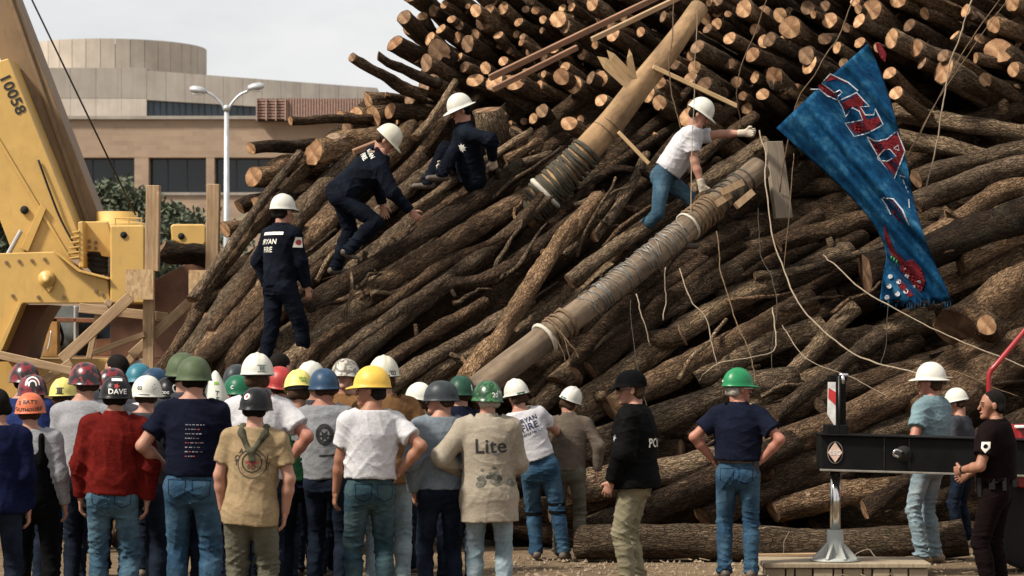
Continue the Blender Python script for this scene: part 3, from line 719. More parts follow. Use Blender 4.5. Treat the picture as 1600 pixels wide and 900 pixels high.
fB = lambda r: Vector((.62 + r.gauss(0, .12), .5, .5 + r.gauss(0, .1))).normalized()
fC = lambda r: Vector((.85, .35 + r.gauss(0, .15), .32 + r.gauss(0, .12))).normalized()
fH = lambda r: Vector((1, r.gauss(0, .12), r.gauss(0, .12))).normalized()
bulk('log_bulk', [(230, 700, 1650, -260, 210, YA, .4, 1.5, fA, (.05, .11), (2.5, 4)), (130, 640, 1500, -260, 330, YA, 1.9, 2.9, fH, (.10, .16), (3, 5)),
                  (80, 420, 950, 330, 640, YB, .85, 1.5, fB, (.08, .14), (2, 3.4)), (60, 600, 900, 200, 330, YB, .7, 1.5, fB, (.06, .12), (1.5, 2.6)),
                  (110, 850, 1500, 330, 860, YC, 1.2, 2.1, fC, (.09, .16), (2.5, 4)), (150, 700, 1550, 200, 880, YC, 2.1, 3.0, fH, (.13, .2), (3, 5)), (60, 560, 900, 560, 830, YC, .6, 1.5, fH, (.12, .18), (2, 3)),
                  (60, 400, 700, 300, 620, YB, 1.2, 2.2, fB, (.1, .15), (2, 3.4)), (40, 300, 480, 420, 640, YB, .5, 1.1, fB, (.1, .15), (2, 3.4))], 'dark mass of tangled logs filling the inside of the heap')
print('logs', nA, len(B), len(C))
# ------------------------------------------------------------------ people: bodies and clothes polygonised from smooth distance fields
class Field:
    def __init__(s, lo, hi, h):
        s.h = h; s.lo = np.array(lo, float) - 2.5 * h; n = np.ceil((np.array(hi, float) - s.lo) / h).astype(int) + 4
        s.n = n; s.ax = [s.lo[i] + np.arange(n[i]) * h for i in range(3)]
        s.f = np.full(n, 0.6, dtype=np.float32)
    def sub(s, lo, hi):
        sl = []
        for i in range(3):
            a = max(0, int((lo[i] - s.lo[i]) / s.h)); b_ = min(s.n[i], int((hi[i] - s.lo[i]) / s.h) + 2)
            if b_ <= a: return None
            sl.append(slice(a, b_))
        return tuple(sl)
    def grid(s, sl): return np.meshgrid(s.ax[0][sl[0]], s.ax[1][sl[1]], s.ax[2][sl[2]], indexing='ij', sparse=True)
    def dist(s, p0, p1, A, B, side, sl):
        p0 = np.array(p0, float); p1 = np.array(p1, float)
        x, y, z = s.grid(sl); d = p1 - p0; L2 = max(1e-9, d.dot(d)); L = math.sqrt(L2); ax = d / L if L > 1e-4 else np.array([0, 0, 1.0])
        qx, qy, qz = x - p0[0], y - p0[1], z - p0[2]
        h = qx * ax[0] + qy * ax[1] + qz * ax[2]; t = np.clip(h / L, 0, 1) if L > 1e-4 else np.zeros_like(h)
        if side is None:
            r = A[0] + (A[1] - A[0]) * t; e = h - t * (L if L > 1e-4 else 0)
            rr = np.sqrt(np.maximum(0, qx**2 + qy**2 + qz**2 - h**2) + e**2)
            return rr - r
        sv = np.array(side, float); sv = sv - ax * sv.dot(ax); sv /= np.linalg.norm(sv); fv = np.cross(ax, sv)
        a = A[0] + (A[1] - A[0]) * t; b_ = B[0] + (B[1] - B[0]) * t
        u = (qx * sv[0] + qy * sv[1] + qz * sv[2]) / a; v = (qx * fv[0] + qy * fv[1] + qz * fv[2]) / b_
        e = (h - t * (L if L > 1e-4 else 0)) / ((a + b_) * .5)
        k = np.sqrt(u * u + v * v + e * e) + 1e-9; g = np.sqrt((u / a) ** 2 + (v / b_) ** 2 + (e / ((a + b_) * .5)) ** 2) + 1e-9
        return k * (k - 1) / g
    def cap(s, p0, p1, A, k=0.02, B=None, side=None):
        A = (A, A) if isinstance(A, (int, float)) else A; B = (B, B) if isinstance(B, (int, float)) else B
        m = max(A + (B or (0,))) + k + .03; p0 = np.array(p0, float); p1 = np.array(p1, float)
        sl = s.sub(np.minimum(p0, p1) - m, np.maximum(p0, p1) + m)
        if sl is None: return s
        d = s.dist(p0, p1, A, B, side, sl); f = s.f[sl]
        hh = np.maximum(k - np.abs(f - d), 0) / k; s.f[sl] = np.minimum(f, d) - hh * hh * k * .25
        return s
    def ell(s, c, r, k=0.02, ax=(0, 0, 1), side=(1, 0, 0)):
        """ellipsoid: r = radii along side, side x ax, ax"""
        c = np.array(c, float); m = max(r) + k + .02; sl = s.sub(c - m, c + m)
        if sl is None: return s
        d = s.elld(c, r, ax, side, sl); f = s.f[sl]
        hh = np.maximum(k - np.abs(f - d), 0) / k; s.f[sl] = np.minimum(f, d) - hh * hh * k * .25
        return s
    def elld(s, c, r, ax, side, sl):
        ax = np.array(ax, float); ax /= np.linalg.norm(ax); sv = np.array(side, float); sv = sv - ax * sv.dot(ax); sv /= np.linalg.norm(sv); fv = np.cross(ax, sv)
        x, y, z = s.grid(sl); qx, qy, qz = x - c[0], y - c[1], z - c[2]
        u = (qx*sv[0] + qy*sv[1] + qz*sv[2]) / r[0]; v = (qx*fv[0] + qy*fv[1] + qz*fv[2]) / r[1]; w = (qx*ax[0] + qy*ax[1] + qz*ax[2]) / r[2]
        k = np.sqrt(u*u + v*v + w*w) + 1e-9; g = np.sqrt((u/r[0])**2 + (v/r[1])**2 + (w/r[2])**2) + 1e-9
        return k * (k - 1) / g
    def carve(s, c, r, ax=(0, 0, 1), side=(1, 0, 0), k=.01):
        c = np.array(c, float); m = max(r) + k + .02; sl = s.sub(c - m, c + m)
        if sl is None: return s
        d = -s.elld(c, r, ax, side, sl); f = s.f[sl]
        hh = np.maximum(k - np.abs(f - d), 0) / k; s.f[sl] = np.maximum(f, d) + hh * hh * k * .25
        return s
    def cut(s, p, n):
        """remove what lies on the +n side of the plane"""
        x, y, z = np.meshgrid(*s.ax, indexing='ij', sparse=True)
        s.f = np.maximum(s.f, ((x - p[0]) * n[0] + (y - p[1]) * n[1] + (z - p[2]) * n[2]).astype(np.float32)); return s
    def cut_near(s, p, n, rad):
        p = np.array(p, float); sl = s.sub(p - rad, p + rad)
        if sl is None: return s
        x, y, z = s.grid(sl); d = (x - p[0]) * n[0] + (y - p[1]) * n[1] + (z - p[2]) * n[2]
        inside = (x - p[0])**2 + (y - p[1])**2 + (z - p[2])**2 < rad * rad
        s.f[sl] = np.where(inside, np.maximum(s.f[sl], d), s.f[sl]); return s
    def folds(s, amp, seed, knots=(), wl=(0.07, 0.24), squash=(1, 1, 1.5)):
        """cloth folds: warped waves, stronger round the given points"""
        idx = np.nonzero(np.abs(s.f) < .05)
        p = np.stack([s.ax[i][idx[i]] for i in range(3)], 1)
        r = np.random.default_rng(seed); acc = np.zeros(len(p)); warp = np.zeros(len(p))
        for k in range(4):
            d = r.normal(size=3); d /= np.linalg.norm(d); warp += np.sin(p @ d * 14 + r.uniform(0, 6.28)) * .9
        for k in range(7):
            d = r.normal(size=3) * np.array(squash); d /= np.linalg.norm(d); w = 2 * np.pi / r.uniform(*wl); m = r.normal(size=3); m /= np.linalg.norm(m)
            q = np.sin(p @ d * w * .5 + warp * r.uniform(.4, 1.1) + r.uniform(0, 6.28)); mask = np.clip(np.sin(p @ m * 11 + r.uniform(0, 6.28)) + .25, 0, 1)
            acc += np.clip(1 - np.abs(q) * 1.7, 0, 1) ** 2 * mask
        acc = .25 - acc * .75
        g = np.full(len(p), .55)
        for (c, rad, st) in knots: g += st * np.exp(-((p - np.array(c)) ** 2).sum(1) / (rad * rad))
        s.f[idx] += (amp * acc * g).astype(np.float32); return s
    def mesh(s):
        f = s.f; I = f < 0; nx, ny, nz = f.shape
        cs = [I[i:nx-1+i, j:ny-1+j, k:nz-1+k] for i in (0, 1) for j in (0, 1) for k in (0, 1)]
        sm = np.zeros(cs[0].shape, np.int8)
        for c in cs: sm += c
        act = np.nonzero((sm > 0) & (sm < 8)); N = len(act[0])
        if N == 0: return np.zeros((0, 3)), np.zeros((0, 4), int)
        idm = np.full(sm.shape, -1, np.int32); idm[act] = np.arange(N)
        off = [(i, j, k) for i in (0, 1) for j in (0, 1) for k in (0, 1)]
        val = np.stack([f[act[0] + o[0], act[1] + o[1], act[2] + o[2]] for o in off], 1)
        P_ = np.zeros((N, 3)); cnt = np.zeros(N)
        for a in range(8):
            for b_ in range(a + 1, 8):
                if sum(abs(off[a][i] - off[b_][i]) for i in range(3)) != 1: continue
                va, vb = val[:, a], val[:, b_]; m = (va < 0) != (vb < 0); t = np.where(m, va / np.where(m, va - vb, 1), 0)
                oa, ob = np.array(off[a]), np.array(off[b_])
                P_ += np.where(m[:, None], oa + t[:, None] * (ob - oa), 0); cnt += m
        V = (np.stack(act, 1) + P_ / cnt[:, None]) * s.h + s.lo
        Q = []
        for axd in range(3):
            a, b_ = [(1, 2), (2, 0), (0, 1)][axd]
            sl0 = [slice(None)] * 3; sl1 = [slice(None)] * 3; sl0[axd] = slice(0, -1); sl1[axd] = slice(1, None)
            ch = I[tuple(sl0)] != I[tuple(sl1)]; e = np.array(np.nonzero(ch)); ok = (e[a] > 0) & (e[b_] > 0) & (e[a] < f.shape[a] - 1) & (e[b_] < f.shape[b_] - 1); e = e[:, ok]
            flip = I[tuple(e)]
            def cell(da, db):
                c = e.copy(); c[a] += da; c[b_] += db; return idm[tuple(c)]
            q = np.stack([cell(-1, -1), cell(0, -1), cell(0, 0), cell(-1, 0)], 1); q[~flip] = q[~flip][:, ::-1]; Q.append(q)
        return V, np.concatenate(Q)

def field_obj(name, F, mats, parent, midx=None):
    V, Q = F.mesh() if isinstance(F, Field) else F
    if len(V) == 0: return None
    return arr_obj(name, V, Q, mats, parent, midx)
def arr_obj(name, V, Q, mats, parent, midx=None):
    me = bpy.data.meshes.new(name); nV, nQ = len(V), len(Q)
    me.vertices.add(nV); me.vertices.foreach_set('co', np.ascontiguousarray(V, dtype=np.float32).ravel())
    me.loops.add(nQ * 4); me.loops.foreach_set('vertex_index', np.ascontiguousarray(Q, dtype=np.int32).ravel())
    me.polygons.add(nQ); me.polygons.foreach_set('loop_start', np.arange(0, nQ * 4, 4, dtype=np.int32)); me.polygons.foreach_set('loop_total', np.full(nQ, 4, dtype=np.int32))
    for m in (mats if isinstance(mats, (list, tuple)) else [mats]): me.materials.append(m)
    if midx is not None: me.polygons.foreach_set('material_index', np.asarray(midx, dtype=np.int32))
    me.polygons.foreach_set('use_smooth', np.ones(nQ, dtype=bool)); me.update(calc_edges=True); me.validate()
    o = bpy.data.objects.new(name, me); return link(o, parent)

# ---- cloth, skin, helmet materials
def cloth(name, col, var=.16, rough=.9, fade=None, weave=260, bmp=.16):
    if name in MATS: return MATS[name]
    m, t, b = newmat(name); v = coords(t)
    n = noise(t, 7, 6, .65, v); n2 = noise(t, 60, 3, .6, v)
    lo = tuple(c * (1 - var * 1.7) for c in col); hi = tuple(min(1, c * (1 + var)) for c in col)
    r = ramp(t, [(.3, lo), (.68, hi)]); t.links.new(n.outputs['Fac'], r.inputs['Fac']); c = r.outputs['Color']
    if fade:
        f = noise(t, 3.2, 4, .6, v); fr = ramp(t, [(.45, (0, 0, 0)), (.68, (1, 1, 1))]); t.links.new(f.outputs['Fac'], fr.inputs['Fac']); c = mixc(t, fr.outputs['Color'], c, fade)
    sp = ramp(t, [(.3, (.82,) * 3), (.7, (1.1,) * 3)]); t.links.new(n2.outputs['Fac'], sp.inputs['Fac']); c = mixc(t, .8, c, sp.outputs['Color'], 'MULTIPLY')
    t.links.new(c, b.inputs['Base Color']); b.inputs['Roughness'].default_value = rough; b.inputs['Specular IOR Level'].default_value = .06
    b.inputs['Sheen Weight'].default_value = .0
    cr = noise(t, 9, 3, .5, coords(t, (1, 1, 1.8)), 1.6)
    bump(t, b, math_node(t, 'ADD', cr.outputs['Fac'], math_node(t, 'MULTIPLY', n2.outputs['Fac'], .07)), bmp, .035)
    return m
def skin(name, col):
    m, t, b = newmat(name); v = coords(t); n = noise(t, 12, 4, .6, v)
    r = ramp(t, [(.3, tuple(c * f for c, f in zip(col, (.88, .78, .74)))), (.7, tuple(c * 1.06 for c in col))]); t.links.new(n.outputs['Fac'], r.inputs['Fac'])
    t.links.new(r.outputs['Color'], b.inputs['Base Color']); b.inputs['Roughness'].default_value = .55; b.inputs['Specular IOR Level'].default_value = .35
    b.inputs['Subsurface Weight'].default_value = 0.0
    return m
skin('skin_fair', (.35, .185, .13)); skin('skin_tan', (.27, .13, .08)); skin('skin_red', (.33, .145, .10))
plain('lips', (.33, .12, .10), .5, .1); plain('hair_dark', (.0065, .0045, .0035), .8, .4, 60, bmp=.6, bscale=120, spec=.12); plain('hair_brown', (.045, .025, .014), .8, .4, 60, bmp=.6, bscale=120, spec=.12); plain('hair_grey', (.28, .25, .21), .6, .3, 60, bmp=.6, bscale=120)
plain('eye_dark', (.02, .012, .01), .2, .1); plain('eye_white', (.6, .57, .53), .3, .05)
cloth('denim', (.038, .078, .115), .25, fade=(.09, .15, .195)); cloth('denim_dark', (.007, .010, .0185), .3, fade=(.014, .021, .035)); cloth('denim_pale', (.17, .225, .255), .2, fade=(.27, .32, .335)); cloth('denim_mid', (.022, .052, .092), .25, fade=(.055, .105, .15)); cloth('denim_green', (.022, .046, .060), .3, fade=(.06, .088, .088))
cloth('white_cotton', (.47, .46, .475), .06, bmp=.12); cloth('grey_cotton', (.25, .25, .265), .12); cloth('grey_sweat', (.145, .17, .195), .15); cloth('red_fleece', (.105, .008, .006), .25); cloth('navy_cotton', (.005, .0065, .016), .25); cloth('navy_polo', (.0065, .0085, .019), .25)
cloth('tan_cotton', (.255, .185, .105), .14); cloth('olive_cotton', (.08, .075, .055), .2, fade=(.11, .105, .078)); cloth('khaki_work', (.25, .215, .165), .14, fade=(.30, .26, .205)); cloth('blue_jacket', (.018, .030, .105), .25); cloth('dark_blue', (.005, .007, .028), .25); cloth('charcoal', (.045, .045, .052), .2)
cloth('brown_canvas', (.155, .080, .035), .2); cloth('drab_brown', (.095, .075, .058), .2); cloth('black_cloth', (.003, .003, .0035), .3); cloth('black_jacket', (.0028, .0028, .003), .3, .8); cloth('khaki_pants', (.175, .155, .10), .16, fade=(.22, .195, .13)); cloth('chambray', (.135, .20, .22), .12); cloth('ff_navy', (.0035, .005, .0095), .35, fade=(.008, .011, .018))
cloth('uniform_dark', (.006, .003, .003), .25); cloth('green_cotton', (.012, .05, .022), .25); cloth('camo_scarf', (.085, .08, .055), .6); cloth('pale_yellow', (.40, .37, .27), .1)
plain('glove_leather', (.44, .37, .29), .8, .2, 20, bmp=.3); plain('boot_leather', (.075, .055, .04), .7, .35, 14, bmp=.3); plain('boot_tan', (.22, .165, .105), .85, .3, 14, bmp=.3); plain('shoe_white', (.55, .53, .5), .7, .15); plain('boot_black', (.012, .011, .010), .5, .3); plain('belt_leather', (.09, .055, .035), .5, .2); plain('belt_black', (.008, .008, .009), .35, .2)
def helm(name, col, rough=.32, var=.10, wear=None):
    if name in MATS: return MATS[name]
    m, t, b = newmat(name); v = coords(t); n = noise(t, 14, 6, .7, v)
    r = ramp(t, [(.32, tuple(c * (1 - var * 2) for c in col)), (.62, tuple(min(1, c * (1 + var)) for c in col))]); t.links.new(n.outputs['Fac'], r.inputs['Fac']); c = r.outputs['Color']
    if wear:
        s = noise(t, 34, 8, .75, v, .8); sr = ramp(t, [(.60, (0, 0, 0)), (.66, (1, 1, 1))]); t.links.new(s.outputs['Fac'], sr.inputs['Fac']); c = mixc(t, sr.outputs['Color'], c, wear)
    t.links.new(c, b.inputs['Base Color']); b.inputs['Roughness'].default_value = rough + (.08 if max(col) > .1 else .06); b.inputs['Specular IOR Level'].default_value = .3 if max(col) > .1 else .16
    n2 = noise(t, 90, 3, .6, v); bump(t, b, n2.outputs['Fac'], .08, .01)
    return m
def patch_helm(name, cols, scale=11):
    m, t, b = newmat(name); v = coords(t); n = noise(t, scale, 3, .5, v, .8)
    r = ramp(t, [(.2 + .6 * i / len(cols), c) for i, c in enumerate(cols)]); r.color_ramp.interpolation = 'CONSTANT'; t.links.new(n.outputs['Fac'], r.inputs['Fac']); t.links.new(r.outputs['Color'], b.inputs['Base Color']); b.inputs['Roughness'].default_value = .3
    return m
helm('helm_white', (.52, .51, .45), .35, .05, (.55, .52, .45)); helm('helm_cream', (.49, .47, .38), .38, .06, (.45, .42, .36)); helm('helm_yellow', (.60, .37, .055), .35, .08, (.45, .30, .08)); helm('helm_lemon', (.60, .52, .15), .35, .06); helm('helm_orange', (.50, .12, .05), .4, .1, (.4, .14, .07)); helm('helm_black', (.010, .010, .011), .28, .2, (.05, .05, .045)); helm('helm_olive', (.060, .082, .042), .5, .12, (.09, .1, .06))
helm('helm_navy', (.022, .050, .095), .35, .15, (.07, .10, .13)); helm('helm_teal', (.02, .125, .17), .35, .1); helm('helm_green', (.010, .165, .060), .28, .06); helm('helm_dkgreen', (.014, .05, .032), .35, .15, (.06, .08, .06)); helm('helm_bottle', (.012, .095, .05), .3, .1); helm('helm_red', (.30, .025, .022), .35, .15, (.4, .2, .15)); helm('helm_charcoal', (.028, .034, .038), .35, .15, (.08, .085, .08))
patch_helm('helm_maroon', [(.008, .007, .008), (.15, .008, .014), (.012, .008, .009), (.20, .03, .035)]); patch_helm('helm_camo', [(.05, .045, .04), (.16, .14, .11), (.4, .37, .32), (.06, .055, .045)], 18); patch_helm('helm_marble', [(.012, .075, .022), (.03, .13, .04), (.005, .03, .01), (.02, .10, .03), (.25, .33, .22)], 14)
plain('paint_black', (.008, .008, .009), .6, .1); plain('paint_white', (.72, .70, .66), .6, .08); plain('paint_red', (.35, .025, .03), .6, .15); plain('paint_green', (.16, .32, .03), .6, .1); plain('paint_dkgreen', (.01, .07, .045), .6, .1); plain('print_navy', (.015, .02, .07), .85, .3); plain('print_dark', (.012, .011, .012), .85, .3); plain('print_grey', (.25, .24, .28), .9, .4); plain('print_red', (.36, .06, .05), .9, .4); plain('silver', (.6, .6, .58), .3, .1, metal=.8); plain('reflective', (.62, .60, .52), .5, .1); plain('lens_black', (.006, .006, .008), .1, .1); plain('print_green', (.02, .05, .03), .9, .4)

# ---- print on a curved surface: flat outlines projected onto it
def text_mesh(txt, size=1.0, bold=.0, shear=0.0):
    cu = bpy.data.curves.new('txt', 'FONT'); cu.body = txt; cu.size = size; cu.align_x = 'CENTER'; cu.align_y = 'CENTER'; cu.offset = bold; cu.shear = shear; cu.resolution_u = 3; cu.space_character = 1.05
    ob = bpy.data.objects.new('txt', cu); me = bpy.data.meshes.new_from_object(ob)
    vs = [(v.co.x, v.co.y) for v in me.vertices]; fs = [tuple(p.vertices) for p in me.polygons]
    bpy.data.objects.remove(ob); bpy.data.curves.remove(cu); bpy.data.meshes.remove(me); return vs, fs
def refine(vs, fs, mx):
    bm = bmesh.new(); bv = [bm.verts.new((x, y, 0)) for x, y in vs]
    for f in fs:
        try: bm.faces.new([bv[i] for i in f])
        except ValueError: pass
    for _ in range(4):
        es = [e for e in bm.edges if e.calc_length() > mx]
        if not es: break
        bmesh.ops.subdivide_edges(bm, edges=es, cuts=1); bmesh.ops.triangulate(bm, faces=bm.faces[:])
    bm.verts.index_update(); r = [(v.co.x, v.co.y) for v in bm.verts], [tuple(v.index for v in f.verts) for f in bm.faces]; bm.free(); return r
def decal(target, vs, fs, org, n, up, mat, name='print', off=.004, mx=.03, far=.35):
    """vs: 2D outline vertices in metres; projected along -n onto target (same parent space), becomes its child"""
    vs, fs = refine(vs, fs, mx)
    me = target.data; bv = BVHTree.FromPolygons([v.co for v in me.vertices], [tuple(p.vertices) for p in me.polygons])
    n = Vector(n).normalized(); up = Vector(up); up = (up - n * up.dot(n)).normalized(); rt = up.cross(n); out = []
    good = []
    for x, y in vs:
        s = Vector(org) + rt * x + up * y + n * far; h = bv.ray_cast(s, -n)
        if h[0] is None: out.append(s - n * far); good.append(False)
        else:
            nn = h[1] if h[1].dot(n) > 0 else n
            out.append(h[0] + (nn + n).normalized() * off); good.append(True)
    fs = [f for f in fs if all(good[i] for i in f)]
    if not fs: print('decal missed', name); return None
    return mesh_obj(name, out, fs, mat, target)
def decal_text(target, txt, org, n, up, size, mat, bold=0.0, name='lettering', shear=0.0, **k):
    vs, fs = text_mesh(txt, size, bold * size, shear); return decal(target, vs, fs, org, n, up, mat, name, mx=max(.012, size * .22), **k)
def disc2(r, n=20, cx=0, cy=0, sx=1.0): return [(cx + r * sx * math.cos(2*math.pi*i/n), cy + r * math.sin(2*math.pi*i/n)) for i in range(n)], [tuple(range(n))]
def ring2(r0, r1, n=24, sx=1.0):
    vs = [(r * sx * math.cos(2*math.pi*i/n), r * math.sin(2*math.pi*i/n)) for r in (r0, r1) for i in range(n)]; return vs, [(i, (i+1) % n, n + (i+1) % n, n + i) for i in range(n)]
def rect2(x0, y0, x1, y1): return [(x0, y0), (x1, y0), (x1, y1), (x0, y1)], [(0, 1, 2, 3)]
def star2(r0, r1, n): return [((r0 if i % 2 else r1) * math.cos(math.pi*i/n), (r0 if i % 2 else r1) * math.sin(math.pi*i/n)) for i in range(2*n)] + [(0, 0)], [(i, (i+1) % (2*n), 2*n) for i in range(2*n)]

# ---- helmets, in head space (x right, y forward, z up; origin between the eyes)
def helmet_mesh(kind):
    a, b_, hgt, rim = {'pot': (.114, .136, .146, -.010), 'cap': (.113, .136, .140, .030), 'brim': (.113, .136, .142, .034)}[kind]
    n = 44; rows = 11; V = []; cy = -.012
    def ring(fr, z, ext=0, inner=0):
        for k in range(n):
            th = 2 * math.pi * k / n; c, s = math.cos(th), math.sin(th)
            e = ext(th) if callable(ext) else ext; ee = 1 - inner
            x, y = a * fr * c * ee, b_ * fr * s * ee; L = math.hypot(x, y) or 1e-6
            V.append([x + x / L * e, y + y / L * e + cy, z])
    for i in range(rows):
        ph = (math.pi / 2) * (1 - i / (rows - 1) * .985); fr = math.cos(ph * 1.0); fr = max(.03, fr) ** (.86 if kind == 'pot' else .92)
        ring(fr, rim + hgt * math.sin(ph) ** (1.0 if kind != 'pot' else .95))
    def ext(th):
        f = math.sin(th)
        if kind == 'pot': return .006 + .010 * max(0, f) ** 3 + .006 * max(0, -f)
        if kind == 'cap': return .006 + .052 * max(0, f) ** 2.2
        return .034 + .026 * max(0, f) ** 2
    def drop(th): return -.008 if kind == 'pot' else (-.006 - .012 * max(0, math.sin(th)) ** 2)
    for sc_, dz in ((.5, .35), (1, 1), (1, 1.6)):
        base = len(V); ring(1.0, rim, lambda th: ext(th) * sc_)
        for k in range(n): V[base + k][2] += drop(2 * math.pi * k / n) * dz
    ring(1.0, rim - .004, 0, .05); ring(.9, rim + hgt * .5, 0, .05); ring(.5, rim + hgt * .84, 0, .05)
    nr = len(V) // n
    if kind in ('cap', 'brim'):                     # raised ribs along the crown
        for i in range(rows * n):
            x, y, z = V[i]
            if z > rim + .03:
                w = math.exp(-(x / .012) ** 2) + .7 * math.exp(-((abs(x) - .045) / .009) ** 2) * (kind == 'cap'); V[i][2] += .007 * w * min(1, (z - rim) / .08)
    F = [(i*n + k, (i+1)*n + k, (i+1)*n + (k+1) % n, i*n + (k+1) % n) for i in range(nr - 1) for k in range(n)] + [tuple(range(n)), tuple(reversed(range((nr-1)*n, nr*n)))]
    return V, F
HELM = {k: helmet_mesh(k) for k in ('pot', 'cap', 'brim')}

def ik(a, c, l1, l2, hint):
    a, c = Vector(a), Vector(c); d = c - a; L = min(d.length, (l1 + l2) * .998); dn = d.normalized(); c = a + dn * L
    x = (l1*l1 - l2*l2 + L*L) / (2*L); hh = math.sqrt(max(0, l1*l1 - x*x)); h = Vector(hint); h = h - dn * h.dot(dn)
    if h.length < 1e-4: h = dn.orthogonal()
    return a + dn * x + h.normalized() * hh, c

def hand_field(F, w, d, n, side, curl=.35, g=1.0, thumb=.6):
    """palm, four fingers and thumb; d along the forearm, n the way the palm faces"""
    d = Vector(d).normalized(); n = Vector(n); n = (n - d * n.dot(d)).normalized(); l = d.cross(n) * side   # l towards the thumb
    w = Vector(w)
    F.cap(w - d * .015, w + d * .025, (.027 * g, .029 * g), .015, B=(.021 * g, .018 * g), side=l)
    F.cap(w + d * .03, w + d * .085, (.035 * g, .040 * g), .015, B=(.016 * g, .014 * g), side=l)
    for i, ln in enumerate((.070, .080, .075, .058)):
        p = w + d * (.092 - abs(i - 1.2) * .005) + l * (.030 - .020 * i); ang = .15 + curl * .4 + .05 * i; dd = d
        for j, fr in enumerate((.45, .32, .23)):
            dd = (d * math.cos(ang) + n * math.sin(ang) + l * (.10 - .07 * i) * (1 - curl * .6)).normalized(); q = p + dd * ln * fr; F.cap(p, q, ((.0095 - .001 * j) * g, (.009 - .001 * j) * g), .004); p = q; ang += curl * 1.15
    p = w + d * .03 + l * .028; t1 = (d * .65 + l * .75 + n * .2).normalized(); q = p + t1 * .042; F.cap(p, q, (.016 * g, .0115 * g), .010)
    t2 = (d * .9 + l * (.5 - curl * .7) + n * (.25 + curl * .6)).normalized(); F.cap(q, q + t2 * .034, (.0115 * g, .0095 * g), .004)

